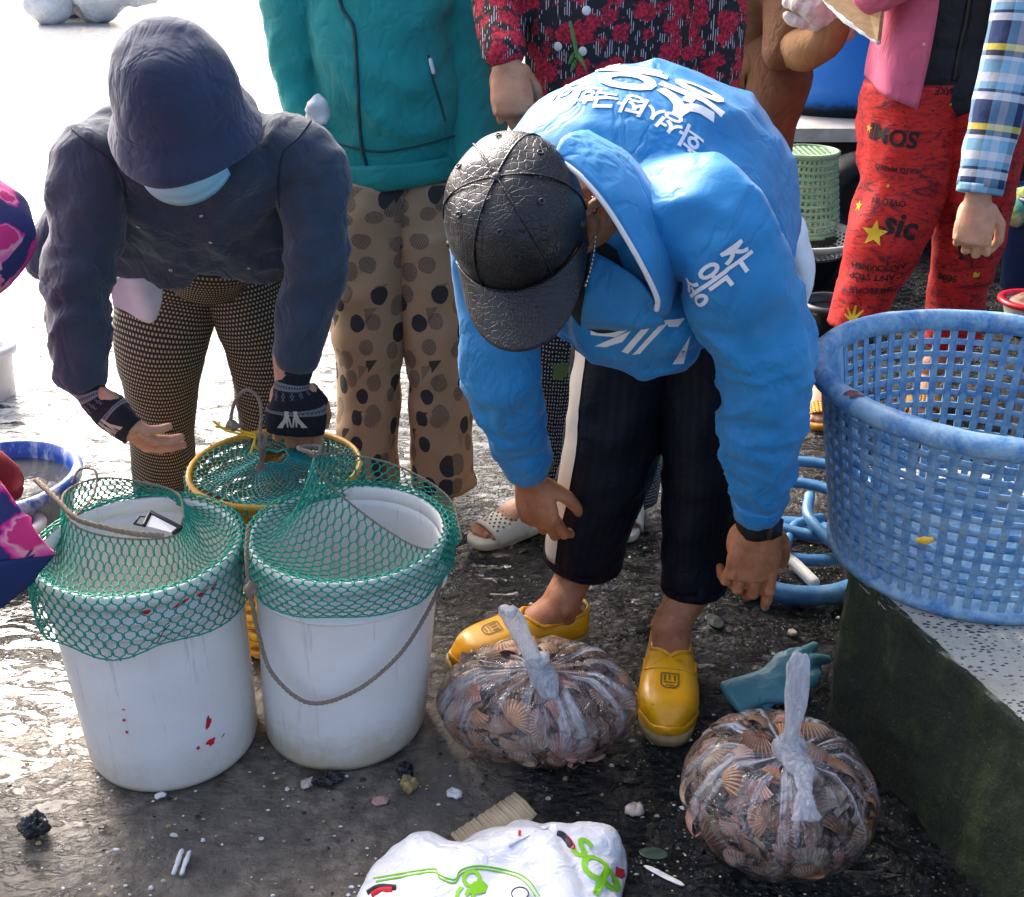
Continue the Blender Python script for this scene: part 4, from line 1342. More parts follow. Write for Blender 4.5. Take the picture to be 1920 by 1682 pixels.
    for i in range(15):
        s = i / 14
        row = []
        for k in range(29):
            q = -1 + 2 * k / 28
            a = math.pi / 2 + q * R(66)
            bx, by = .0905 * math.cos(a), -.008 + .107 * math.sin(a)
            ext = s * .078 * (1 - abs(q) ** 2.6)
            tx = bx * (1 + .06 * s * (1 - abs(q) ** 4)); ty = by + ext
            zz = .014 + .012 * max(0, math.sin(a)) - .030 * q * q * (0.3 + .7 * s) - .020 * s * (1 - q * q)
            row.append(tuple(h(tx, ty, zz)))
        G.append(row)
    br = MB().grid(G).build('cap_brim', ML, root)
    sm = br.modifiers.new('t', 'SOLIDIFY'); sm.thickness = 0.004
    # watch
    d = (wrR - elR).normalized()
    wc = wrR + d * .040
    Mwt = NT('black_rubber', 0.45, (0.012, 0.012, 0.012)).m
    MB().limb([wc - d * .017, wc + d * .017], [(.0345, .0300)] * 2, 30, .006, ref=(1, 0, 0), ends=False).build('watch_strap', Mwt, root)
    MB().box(wc + Vector((.024, -.024, 0)), (.026, .010, .030), Matrix.Rotation(R(38), 3, 'Z')).build('watch_case', NT('watch_glass', 0.15, (0.01, 0.01, 0.012)).m, root, smooth=False)
    # neck chain
    ch = cr([tuple(P(*q)) for q in ((1112, 372, 1.46), (1116, 420, 1.47), (1114, 470, 1.46), (1106, 510, 1.45), (1098, 535, 1.44))], step=.006)
    m = MB()
    for i, p in enumerate(ch):
        m.ell(p, (.0022, .0018, .0030), nu=6, nv=4)
    m.build('neck_chain', NT('silver', 0.25, (0.6, 0.6, 0.6), Metallic=1.0).m, root)
    # clogs
    t = NT('yellow_rubber', 0.33)
    c = t.coord('Object')
    t.set('Base Color', t.ramp(t.noise(c, 14, 5, 0.6), [(0.3, (0.76, 0.33, 0.004)), (0.7, (0.86, 0.44, 0.010))]))
    ybase = t.b.inputs['Base Color'].links[0].from_socket
    t.set('Base Color', t.mix(t.math('MULTIPLY', t.step(t.noise(c, 30, 6, 0.75), 0.56, 0.72), 0.55), ybase, (0.16, 0.085, 0.02)))
    t.set('Roughness', t.math('MULTIPLY_ADD', t.noise(c, 22, 4), 0.4, 0.14))
    t.set('Normal', t.bump(t.noise(c, 55, 3), 0.12, 0.004))
    Ms = plain('dirty_sole', (0.34, 0.24, 0.10), 0.7, 0.4, 40)
    for he, to in ((heelR, toeR), (heelL, toeL)):
        sh = thing('clog_tmp', root.location, '', '') if False else None
        o = clog(root, he, to, t.m, Ms)
        d = (to - he).normalized()
        bv = bvh_of(o)
        x = d.cross(Vector((0, 0, 1)))
        at = he + d * ((to - he).length * .70) + Vector((0, 0, .075))
        fr_ = [(-.013, .013), (.013, .013), (.013, -.010), (.006, -.016), (-.006, -.016), (-.013, -.010)]
        Mk = NT('emblem_ink', 0.6, (0.16, 0.10, 0.01)).m
        pol = []
        for i in range(6):
            a, b_ = Vector(fr_[i]), Vector(fr_[(i + 1) % 6]); nn = Vector((-(b_ - a).y, (b_ - a).x)).normalized() * .0012
            pol.append([tuple(a - nn), tuple(b_ - nn), tuple(b_ + nn), tuple(a + nn)])
        pol += [[(-.009, .010), (-.006, .010), (-.006, -.002), (-.009, -.002)], [(-.002, .010), (.001, .010), (.001, -.001), (-.002, -.001)], [(.006, .010), (.009, .010), (.009, -.002), (.006, -.002)], [(-.009, -.004), (.009, -.004), (.009, -.006), (-.009, -.006)], [(-.006, -.010), (.006, -.010), (.006, -.012), (-.006, -.012)]]
        decal('emblem', flat_mesh_poly(pol), bv, at, -d, 1.15, Mk, o, nrm=(0, 0, 1), off=.0012, seg=.006)
        pl = []
        L = (to - he).length
        tongue = [he + d * L * s_ + x * w_ * (1 if s_ < .57 else .95) + Vector((0, 0, zz)) for s_, w_, zz in ((.46, -.047, .066), (.52, -.047, .068), (.585, -.044, .069), (.60, 0, .076), (.585, .044, .069), (.52, .047, .068), (.46, .047, .066))]
        tg = [bv.find_nearest(p)[0] + Vector((0, 0, .001)) for p in cr([tuple(p) for p in tongue], n=6).tolist() and [Vector(p) for p in cr([tuple(p) for p in tongue], n=6)]]
        MB().limb(tg, [.0022] * len(tg), 6, sub=1).build('instep_ridge', t.m, o)
        bp = [bv.find_nearest(he + d * L * s_ + x * w_ + Vector((0, 0, .028)))[0] for s_, w_ in ((.80, -.06), (.90, -.05), (.97, -.03), (1.0, 0), (.97, .03), (.90, .05), (.80, .06))]
        bp = [Vector(p) for p in cr([tuple(p) for p in bp], n=6)]
        MB().limb(bp, [(.003, .010)] * len(bp), 8, sub=1, ref=(0, 0, 1)).build('toe_guard', t.m, o) if False else MB().limb(bp, [(.009, .0035)] * len(bp), 8, sub=1, ref=(0, 0, 1)).build('toe_guard', t.m, o)
    # lettering
    bv = bvh_of(jk)
    Mp = NT('white_print', 0.55, (0.80, 0.80, 0.80)).m
    def at_px(u, v):
        hit = bv.ray_cast(CAMP, ray(u, v).normalized())
        return hit[0], hit[1]
    def img_up(u, v, ang):
        """direction on the cloth that runs at ang degrees (0 = up in the picture, clockwise positive)"""
        a = R(ang)
        return Vector((math.sin(a), 0, 0)) + UPV * math.cos(a)
    def letter(ch, u, v, ang, size, bold=.02, wide=1.0, nm='lettering'):
        p, n_ = at_px(u, v)
        if p is None: return
        decal(nm, flat_mesh_text(ch, bold), bv, p, img_up(u, v, ang), size, Mp, jk, off=.0018, wide=wide, nrm=n_)
    # the row runs from right to left, upside down to the camera, over the curve of the shoulders
    for ch, u, v, a in (('화', 1296, 258, 212), ('성', 1259, 229, 210), ('시', 1222, 207, 206), ('장', 1187, 193, 200), ('국', 1136, 180, 192), ('회', 1100, 173, 186), ('의', 1063, 168, 180), ('원', 1027, 169, 174), ('장', 985, 183, 160)):
        letter(ch, u, v, a, .043, .022)
    letter('송', 1300, 178, 205, .115, .03, 1.0, 'big_lettering'); letter('옥', 1185, 134, 188, .12, .03, 1.0, 'big_lettering')
    for ch, u, v in (('송', 1306, 551), ('옥', 1343, 524), ('주', 1386, 487)):
        letter(ch, u, v, -36, .046, .024)
    # printed shapes on the hanging front
    def px_print(polys):
        for pl in polys:
            bm = bmesh.new()
            bm.faces.new([bm.verts.new((u, v, 0)) for u, v in pl])
            bmesh.ops.triangulate(bm, faces=bm.faces[:])
            for _ in range(5):
                es = [e for e in bm.edges if e.calc_length() > 9]
                if not es: break
                bmesh.ops.subdivide_edges(bm, edges=es, cuts=1); bmesh.ops.triangulate(bm, faces=bm.faces[:])
            ok = True
            for v in bm.verts:
                hit = bv.ray_cast(CAMP, ray(v.co.x, v.co.y).normalized())
                if hit[0] is None: ok = False; break
                v.co = hit[0] + hit[1] * .0015
            bm.verts.index_update()
            if ok: MB().add([tuple(v.co) for v in bm.verts], [tuple(v.index for v in f.verts) for f in bm.faces]).build('front_print', Mp, jk)
            bm.free()
    px_print([[(1107, 609), (1150, 605), (1188, 613), (1154, 631), (1109, 627)], [(1162, 600), (1228, 596), (1214, 607), (1184, 609)], [(1115, 648), (1184, 619), (1168, 640), (1136, 650)], [(1166, 658), (1218, 600), (1232, 600), (1178, 662)], [(1186, 664), (1245, 600), (1259, 598), (1200, 662)], [(1248, 600), (1284, 596), (1271, 612), (1253, 612)], [(1294, 628), (1281, 682), (1260, 682)]])
    return root, jk
MAN, MANJ = make_man()
# ---------------------------------------------------------------- woman in grey, bending over the pails
def t_dots():
    t = NT('dotted_trouser_cloth', 0.85)
    uv = t.coord('UV')
    x, y, _ = t.sep(uv)
    px, py = 0.0078, 0.0092
    row = t.math('FLOOR', t.math('DIVIDE', y, py))
    off = t.math('MULTIPLY', t.math('MODULO', row, 2.0), 0.5)
    fx = t.math('SUBTRACT', t.math('FRACT', t.math('ADD', t.math('DIVIDE', x, px), off)), 0.5)
    fy = t.math('SUBTRACT', t.math('FRACT', t.math('DIVIDE', y, py)), 0.5)
    d = t.math('MAXIMUM', t.math('MULTIPLY', t.math('ABSOLUTE', fx), 1.0), t.math('MULTIPLY', t.math('ABSOLUTE', fy), 1.05))
    n = t.noise(t.coord('Object'), 300, 2)
    dd = t.math('ADD', d, t.math('MULTIPLY', n, 0.12))
    t.set('Base Color', t.mix(t.step(dd, 0.36, 0.28), (0.012, 0.011, 0.009), (0.36, 0.32, 0.20)))
    t.set('Normal', t.bump(n, 0.3, 0.002))
    return t.m

def t_glove():
    t = NT('knit_glove', 0.95)
    uv = t.coord('UV')
    x, y, _ = t.sep(uv)
    # y runs in metres from the wrist edge to the fingers
    def band(a, b):
        return t.math('MULTIPLY', t.math('GREATER_THAN', y, a), t.math('LESS_THAN', y, b))
    chk = t.math('GREATER_THAN', t.math('MULTIPLY', t.math('SINE', t.math('MULTIPLY', x, 900)), t.math('SINE', t.math('MULTIPLY', y, 900))), 0.0)
    grey = t.math('ADD', t.math('MULTIPLY', t.math('ADD', band(.052, .056), band(.060, .064)), 0.8), t.math('MULTIPLY', t.math('MULTIPLY', chk, band(.056, .060)), .8))
    grey2 = t.math('ADD', t.math('MULTIPLY', t.math('ADD', band(.103, .107), band(.111, .115)), 0.8), t.math('MULTIPLY', t.math('MULTIPLY', chk, band(.107, .111)), .8))
    spk = t.math('MULTIPLY', t.math('MULTIPLY', chk, band(.066, .078)), t.math('GREATER_THAN', t.math('SINE', t.math('MULTIPLY', x, 300)), 0.2))
    f = t.math('ADD', t.math('ADD', grey, grey2), t.math('MULTIPLY', spk, .6), clamp=True)
    t.set('Base Color', t.mix(f, (0.006, 0.008, 0.014), (0.22, 0.23, 0.25)))
    k = t.math('SINE', t.math('MULTIPLY', x, 1400))
    t.set('Normal', t.bump(t.math('ADD', k, t.noise(t.coord('Object'), 400, 2)), 0.35, 0.0015))
    return t.m
M_glove = t_glove()
M_cream = NT('cream_knit', 0.95, (0.52, 0.46, 0.38)).m

def gloved_hand(root, wrist, elbow, fdir, back, side, curls, thumb, k=0.95, motif=None, nails=True):
    hm, nm, q, fr = hand_mb(wrist, fdir, back, side, curls, thumb, k)
    d = (Vector(wrist) - Vector(elbow)).normalized()
    x, y, z = fr
    pts = [Vector(wrist) - d * .055, Vector(wrist) - d * .02, q(0, .012, 0), q(.004, .04, -.002), q(.002, .066, 0), q(0, .088, 0)]
    g = MB().limb(pts, [(.036, .034), (.033, .028), (.034, .026), (.046 * k, .027 * k), (.049 * k, .0225 * k), (.046 * k, .0185 * k)], 36, .006, ref=x, ends=False)
    g.displace(lambda V, Nn: .0012 * vn(V * 120, 3) + .0008 * ridge(V * 300, 2))
    go = g.build('glove', M_glove, root)
    tb = q(.026, .020, -.006); t1 = thumb[0]
    dv = (x * t1[0] + y * t1[1] + z * t1[2]).normalized()
    gt = MB().limb([tb, tb + dv * .024, tb + dv * .044], [.019, .0165, .0145], 20, .006, ends=False)
    gt.displace(lambda V, Nn: .0012 * vn(V * 120, 3)).build('thumb_sleeve', M_glove, go)
    if motif:
        bv = bvh_of(go)
        # two seated figures back to back, knitted in cream
        fig = [[(-.004, .020), (-.012, .020), (-.013, .012), (-.005, .012)], [(-.003, .012), (-.013, .012), (-.016, .002), (-.006, .002)], [(-.006, .002), (-.016, .002), (-.024, -.010), (-.016, -.012)], [(-.024, -.010), (-.016, -.012), (-.018, -.018), (-.030, -.018)], [(-.003, .006), (-.007, .004), (-.003, -.016), (.0, -.016)], [(-.007, .002), (-.011, -.001), (-.010, -.016), (-.007, -.016)]]
        pol = fig + [[(-a, b) for a, b in f][::-1] for f in fig]
        decal('knit_motif', flat_mesh_poly(pol), bv, q(*motif), motif_up(y), .95, M_cream, go, nrm=z, off=.0014, seg=.006)
    return hm, nm

def motif_up(y):
    return -y

def make_woman_grey():
    root = thing('person', Vector((-.72, 2.3, 0)), 'stooping woman in a dark grey jacket, bucket hat and knitted gloves', 'person')
    M = fabric('grey_fleece', (0.030, 0.044, 0.066), 0.95, 0.18, 500, 0.35, 0.2, 0.25)
    nk = P(345, 235, 1.94)
    sp = [nk, P(352, 262, 1.96), P(358, 325, 2.03), P(366, 375, 2.10), P(370, 405, 2.14), P(372, 425, 2.17)]
    sr = [(.10, .08), (.168, .095), (.188, .125), (.185, .13), (.176, .12), (.165, .095)]
    shL, elL, wrL = P(178, 295, 1.93), P(146, 540, 1.86), P(150, 705, 1.83)
    shR, elR, wrR = P(572, 295, 1.98), P(595, 500, 1.95), P(550, 672, 1.92)
    j = MB().limb(sp, sr, 32, .02, ref=(1, 0, 0))
    j.limb([mid(sp[2], shL, .4), shL, mid(shL, elL), elL, mid(elL, wrL), wrL], [.08, .060, .056, .050, .047, .042], 24, .02)
    j.limb([mid(sp[2], shR, .4), shR, mid(shR, elR), elR, mid(elR, wrR), wrR], [.08, .060, .053, .049, .044, .040], 24, .02)
    # open fronts, hanging lower at the sides
    j.limb([P(300, 400, 1.98), P(275, 460, 2.02), P(268, 515, 2.05)], [(.10, .03), (.10, .026), (.085, .02)], 20, .02, ref=(1, 0, 0))
    j.limb([P(445, 400, 2.0), P(470, 460, 2.03), P(482, 512, 2.06)], [(.08, .03), (.085, .026), (.075, .02)], 20, .02, ref=(1, 0, 0))
    disp = addf(folds(7, .009, (0, .5, -1), .3, 31), folds(15, .004, (.6, 0, -1), .3, 32),
                masked(folds(20, .013, (1, .2, .25), .2, 33, 1.0), mid(elL, wrL, .4), .18),
                masked(folds(18, .014, (1, .2, .45), .2, 34, 1.0), mid(shR, elR, .75), .2),
                masked(folds(14, .013, (1, 0, -.6), .2, 35, 1.0), mid(shL, elL, .45), .18))
    jk = garment(root, 'jacket', j, M, .0075, 6, disp)
    # shoulder seams, snap buttons
    bv = bvh_of(jk)
    Msn = NT('snap_metal', 0.25, (0.45, 0.45, 0.45), Metallic=1.0).m
    for u, v in ((378, 405), (395, 455), (321, 507), (467, 503), (260, 425)):
        hit = bv.ray_cast(CAMP, ray(u, v).normalized())
        if hit[0] is not None:
            n_ = hit[1]
            MB().ell(hit[0] + n_ * .001, (.0045, .0045, .002), n_.to_track_quat('Z', 'Y').to_matrix(), 14, 8).build('snap_button', Msn, jk)
    def seam(pts):
        out = []
        for u, v in cr(pts, n=8):
            hit = bv.ray_cast(CAMP, ray(u, v).normalized())
            if hit[0] is not None: out.append(hit[0] + hit[1] * .0004)
        MB().limb(out, [.0016] * len(out), 6, sub=1).build('seam', Mseam, jk)
    Mseam = NT('seam_thread', 0.9, (0.02, 0.02, 0.03)).m
    for pts in ([(586, 222), (560, 258), (532, 285), (522, 340), (525, 390)], [(135, 242), (165, 268), (200, 295), (228, 330), (238, 370)]):
        A = np.array([(u, v, 0) for u, v in pts], float)
        out = []
        for q in cr(A, n=8):
            hit = bv.ray_cast(CAMP, ray(q[0], q[1]).normalized())
            if hit[0] is not None: out.append(hit[0] + hit[1] * .0003)
        if len(out) > 3: MB().limb(out, [.0017] * len(out), 6, sub=1).build('seam', Mseam, jk)
    # jacket tail that sticks out behind her elbow
    MB().limb([P(118, 400, 2.2), P(100, 450, 2.2), P(95, 500, 2.18)], [(.03, .05), (.04, .06), (.045, .06)], 20, .015, ref=(1, 0, 0)).displace(lambda V, Nn: .003 * fbm(V * 20, 2)).build('jacket_tail', M, jk)
    # pale shirt corner below the hem
    q = [P(205, 520, 2.03), P(315, 515, 2.03), P(300, 560, 2.03), P(288, 602, 2.04), P(215, 572, 2.03)]
    G = []
    tops = cr([tuple(P(204, 525, 2.03)), tuple(P(260, 520, 2.03)), tuple(P(318, 515, 2.03))], n=8)
    bots = cr([tuple(P(212, 572, 2.04)), tuple(P(285, 603, 2.045)), tuple(P(304, 545, 2.04))], n=8)
    for k in np.linspace(0, 1, 12):
        row = tops * (1 - k) + bots * k
        row[:, 1] += .006 * np.sin(np.linspace(0, 9, len(row))) * (1 - k * .3)
        G.append(row)
    st = MB().grid(G).build('shirt_tail', fabric('pale_cotton', (0.52, 0.53, 0.55), 0.9), root)
    st.modifiers.new('t', 'SOLIDIFY').thickness = 0.003
    # trousers
    M2 = t_dots()
    legs = MB()
    d2 = addf(folds(9, .006, (.3, 0, 1), .35, 41), folds(20, .003, (1, 0, .5), .4, 42))
    lgL = [P(335, 470, 2.28), P(318, 540, 2.27), P(303, 640, 2.25), P(304, 760, 2.26), P(306, 890, 2.29), P(308, 950, 2.31)]
    lgR = [P(440, 470, 2.28), P(462, 540, 2.28), P(488, 640, 2.28), P(500, 760, 2.30), P(512, 880, 2.34), P(515, 930, 2.36)]
    legs.join(trousers_leg(lgL, [.09, .105, .094, .074, .064, .060], 44, .012, disp=d2))
    legs.join(trousers_leg(lgR, [.08, .086, .076, .064, .056, .054], 44, .012, disp=d2))
    legs.limb([P(388, 395, 2.20), P(388, 440, 2.20), P(390, 490, 2.23)], [(.16, .11), (.175, .115), (.10, .10)], 40, .012, ref=(1, 0, 0))
    legs.build('trousers', M2, root)
    # body
    b = MB().limb(sp[:-2], [(a * .75, c * .75) for a, c in sr[:-2]], 20, .03, ref=(1, 0, 0))
    for pts, rr in (([shL, elL, wrL], [.05, .04, .027]), ([shR, elR, wrR], [.05, .04, .027])):
        b.limb(pts, rr, 14, .03)
    for lg in (lgL, lgR):
        b.limb([mid(sp[3], P(388, 440, 2.24), .5), lg[1], lg[3], lg[5], Vector((lg[5].x, lg[5].y, .05))], [.06, .07, .05, .035, .034], 16, .03)
        b.limb([Vector((lg[5].x, lg[5].y + .03, .035)), Vector((lg[5].x, lg[5].y - .15, .025))], [.03, (.04, .02)], 16, .02, ref=(1, 0, 0))
    bm_ = b.remesh(.012, 5)
    h1, n1_ = gloved_hand(root, wrL + Vector((.012, -.005, -.03)), elL, (.62, -.10, -.62), (-.55, -.62, -.3), 1, [(.25, .35, .3), (.3, .4, .3), (.35, .4, .3), (.4, .45, .3)], ((.75, .62, -.2), (.5, .85, -.25), (.3, .9, -.3)), 1.14, motif=(-.012, .06, .03))
    h2, n2_ = gloved_hand(root, wrR + Vector((-.006, -.006, -.045)), elR, (-.02, .02, -1), (.12, -1, .1), -1, [(.5, 1.0, .9), (.6, 1.2, .9), (.6, 1.2, .9), (.6, 1.2, .9)], ((.5, .8, -.5), (.1, .9, -.55), (-.1, .9, -.5)), 1.16, motif=(-.002, .056, .03))
    bm_.join(h1).join(h2)
    # bowed head
    U = (-FWD * .80 + UPV * .60).normalized()
    X, F, U = basis(U, -UPV - FWD * .4)
    C = P(337, 224, 1.845)
    hm, h = head_mb(C, X, F, U, 1.0, nk)
    bm_.join(hm)
    body = bm_.build('body', SKIN_W, root)
    n1_.build('fingernails', M_nail, body); n2_.build('fingernails', M_nail, body)
    Mx = Matrix((X, F, U)).transposed()
    face_parts(root, h, Mx)
    MB().ell(h(0, -.02, .0), (.087, .098, .10), Mx).limb([h(0, -.09, -.02), h(.02, -.09, -.12)], [.05, .03], 14, .02).build('hair', M_hair, root)
    Mk = NT('mask_blue', 0.8, (0.36, 0.62, 0.72)).m
    G = []
    for i in range(9):
        s = i / 8
        row = []
        for k in range(21):
            q = -1 + 2 * k / 20
            a = q * 1.15
            row.append(tuple(h(.082 * math.sin(a), .010 + .094 * math.cos(a) + .012 * math.sin(s * math.pi), -.012 - .074 * s * (1 - .25 * q * q) + .004 * math.sin(s * 18))))
        G.append(row)
    mk = MB().grid(G).build('face_mask', Mk, root); mk.modifiers.new('t', 'SOLIDIFY').thickness = 0.002
    for s in (-1, 1):
        MB().limb([h(s * .080, .052, -.02), h(s * .09, .02, 0), h(s * .092, -.015, -.01)], [.0016] * 3, 6).build('ear_loop', Mk, mk)
    # bucket hat
    Mh = fabric('navy_hat_cloth', (0.022, 0.034, 0.070), 0.92, 0.12, 500, 0.25, 0.12, 0.2)
    N = 64
    rings = []
    for i in range(17):
        ph = i / 16 * math.pi / 2 * .995
        rings.append([tuple(h((.100 * math.cos(ph) ** .75) * math.cos(a), -.012 + .112 * math.cos(ph) ** .75 * math.sin(a), .018 + .128 * math.sin(ph) ** .9)) for a in np.linspace(0, 2 * np.pi, N, endpoint=False)])
    lowr = []
    for s in (1.0, .75, .5, .25):
        lowr.append([tuple(h((.100 + .022 * s) * math.cos(a), -.012 + (.112 + .025 * s) * math.sin(a), .018 - .050 * s + .006 * math.sin(3 * a + 1) * s)) for a in np.linspace(0, 2 * np.pi, N, endpoint=False)])
    m = MB().loft(lowr + rings, cap0=False)
    m.displace(addf(lambda V, Nn: .005 * fbm(V * 10, 3, 12), folds(13, .004, (1, 0, .3), .25, 14)))
    ho = m.build('hat', Mh, root); ho.modifiers.new('t', 'SOLIDIFY').thickness = 0.004
    MB().limb([Vector(p) for p in rings[0]] + [Vector(rings[0][0])], [.0022] * (N + 1), 6, sub=1).build('hat_seam', Mh, ho)
    return root
make_woman_grey()

# ---------------------------------------------------------------- helpers for the standing figures
def standing_head(root, bm_, neck, skin, turn=0.0, tilt=0.15, hair='long'):
    C = neck + Vector((0, -.02, .17))
    X, F, U = basis(Vector((0, -tilt, 1)), Vector((math.sin(turn), -math.cos(turn), -tilt)))
    hm, h = head_mb(C, X, F, U, 1.0, neck, .006)
    bm_.join(hm)
    Mx = Matrix((X, F, U)).transposed()
    face_parts(root, h, Mx)
    m = MB().ell(h(0, -.022, .022), (.084, .094, .098), Mx)
    if hair == 'long':
        m.limb([h(0, -.07, .02), h(0, -.10, -.06), h(0, -.11, -.2)], [.06, .05, .03], 16, .02)
    m.displace(lambda V, Nn: .002 * ridge(V * 120, 2)).build('hair', M_hair, root)
    return h

def simple_foot(b, ankle, d, L=.235):
    """bare foot with toes, sole on the ground"""
    d = Vector(d).normalized(); x = d.cross(Vector((0, 0, 1)))
    g = Vector((ankle.x, ankle.y, 0))
    b.limb([ankle, g + Vector((0, 0, .075)), g - d * .02 + Vector((0, 0, .04))], [.033, .034, .03], 16, .012)
    b.limb([g + Vector((0, 0, .055)), g + d * .08 + Vector((0, 0, .05)), g + d * .135 + Vector((0, 0, .036))], [.034, (.036, .028), (.040, .017)], 18, .012, ref=x)
    for i in range(5):
        o = (-.032, -.016, -.002, .012, .026)[i] + .003
        l = (.045, .050, .046, .040, .030)[i] if x.x > 0 else (.030, .040, .046, .050, .045)[i]
        r = (.0115, .009, .0085, .008, .0075)[i] if x.x > 0 else (.0075, .008, .0085, .009, .0115)[i]
        p = g + d * .13 + x * o + Vector((0, 0, .032))
        b.limb([p, p + d * l * .6 + Vector((0, 0, .0)), p + d * l + Vector((0, 0, -.006))], [r, r, r * .9], 10, .008)

def slide_sandal(root, ankle, d, mat, L=.255, w=.05, dots=None, name='slipper'):
    d = Vector(d).normalized(); x = d.cross(Vector((0, 0, 1)))
    g = Vector((ankle.x, ankle.y, 0)) - d * .055
    up = Vector((0, 0, 1))
    rings = []
    for z, k in ((0.002, .95), (.006, 1), (.018, 1.0), (.023, .97)):
        ring = []
        for a in np.linspace(0, 2 * np.pi, 48, endpoint=False):
            s = .5 + .5 * math.cos(a)
            wid = w * (.78 + .24 * s)
            ring.append(tuple(g + d * (L * (.5 + .5 * math.copysign(abs(math.cos(a)) ** .8, math.cos(a)) * k)) + x * math.copysign(abs(math.sin(a)) ** .6, math.sin(a)) * wid * k + up * z))
        rings.append(ring)
    so = MB().loft(rings).build('sole', mat, root)
    G = []
    for i in range(11):
        s = .50 + .34 * i / 10
        row = []
        for k in range(17):
            a = math.pi * k / 16
            row.append(tuple(g + d * (L * s + .010 * math.sin(a)) + x * math.cos(a) * w * (1.02 - .02 * i / 10) + up * (.012 + .060 * math.sin(a) ** .8 * (1 - .035 * i))))
        G.append(row)
    st = MB().grid(G).build('strap', mat, root)
    sm = st.modifiers.new('t', 'SOLIDIFY'); sm.thickness = .005
    up_n = sum(p.normal.z for p in st.data.polygons); sm.offset = -1 if up_n > 0 else 1
    return so, st, G, (g, d, x)

# ---------------------------------------------------------------- woman in the teal jacket
def t_geo():
    t = NT('geometric_print', 0.85)
    uv = t.coord('UV')
    d, c, p = t.vor_all(t.vmath('ADD', uv, t.map(t.noise(uv, 22, 2, out=1), (.012, .012, 0))), 16.5, 0.85)
    cs = t.sep(c)
    hatch = t.math('GREATER_THAN', t.math('SINE', t.math('MULTIPLY', t.math('ADD', t.sep(uv)[0], t.math('MULTIPLY', t.sep(uv)[1], 0.25)), 1900)), -0.1)
    stip = t.math('GREATER_THAN', t.noise(uv, 700, 2), 0.5)
    solid = 1.0
    # kind per cell
    k1 = t.math('LESS_THAN', cs[0], 0.34); k2 = t.math('GREATER_THAN', cs[0], 0.66)
    k3 = t.math('SUBTRACT', 1.0, t.math('ADD', k1, k2))
    ink = t.math('ADD', t.math('ADD', k1, t.math('MULTIPLY', k2, hatch)), t.math('MULTIPLY', k3, stip))
    r_ = t.math('MULTIPLY_ADD', cs[1], 0.10, 0.30)
    disc = t.math('LESS_THAN', d, r_)
    # triangles and half squares, a second scatter
    uv2 = t.map(uv, (1, 1, 1), (0, 0, 0.7), (0.31, 0.17, 0))
    n = t.t.nodes.new('ShaderNodeTexVoronoi'); n.voronoi_dimensions = '2D'; n.distance = 'MANHATTAN'
    t._in(n.inputs['Vector'], uv2); n.inputs['Scale'].default_value = 15; n.inputs['Randomness'].default_value = 0.7
    sub = t.t.nodes.new('ShaderNodeVectorMath'); sub.operation = 'SUBTRACT'
    t._in(sub.inputs[0], uv2); t._in(sub.inputs[1], n.outputs['Position'])
    rs = t.sep(sub.outputs[0])
    tri = t.math('MULTIPLY', t.math('LESS_THAN', n.outputs['Distance'], 0.36), t.math('GREATER_THAN', rs[0], 0.0))
    c2 = t.sep(n.outputs['Color'])
    tink = t.math('MULTIPLY', tri, t.math('GREATER_THAN', c2[0], 0.45))
    tone = t.mix(t.math('GREATER_THAN', c2[1], 0.6), (0.22, 0.155, 0.09), (0.04, 0.037, 0.034))
    base = t.mix(t.noise(t.coord('Object'), 12, 3), (0.33, 0.225, 0.125), (0.42, 0.295, 0.175))
    c1 = t.mix(t.math('MULTIPLY', tink, t.mix(t.math('GREATER_THAN', c2[2], 0.5), 1.0, stip)), base, tone)
    t.set('Base Color', t.mix(t.math('MULTIPLY', disc, ink), c1, (0.028, 0.031, 0.034)))
    t.set('Normal', t.bump(t.noise(t.coord('Object'), 600, 2), 0.25, 0.001))
    return t.m

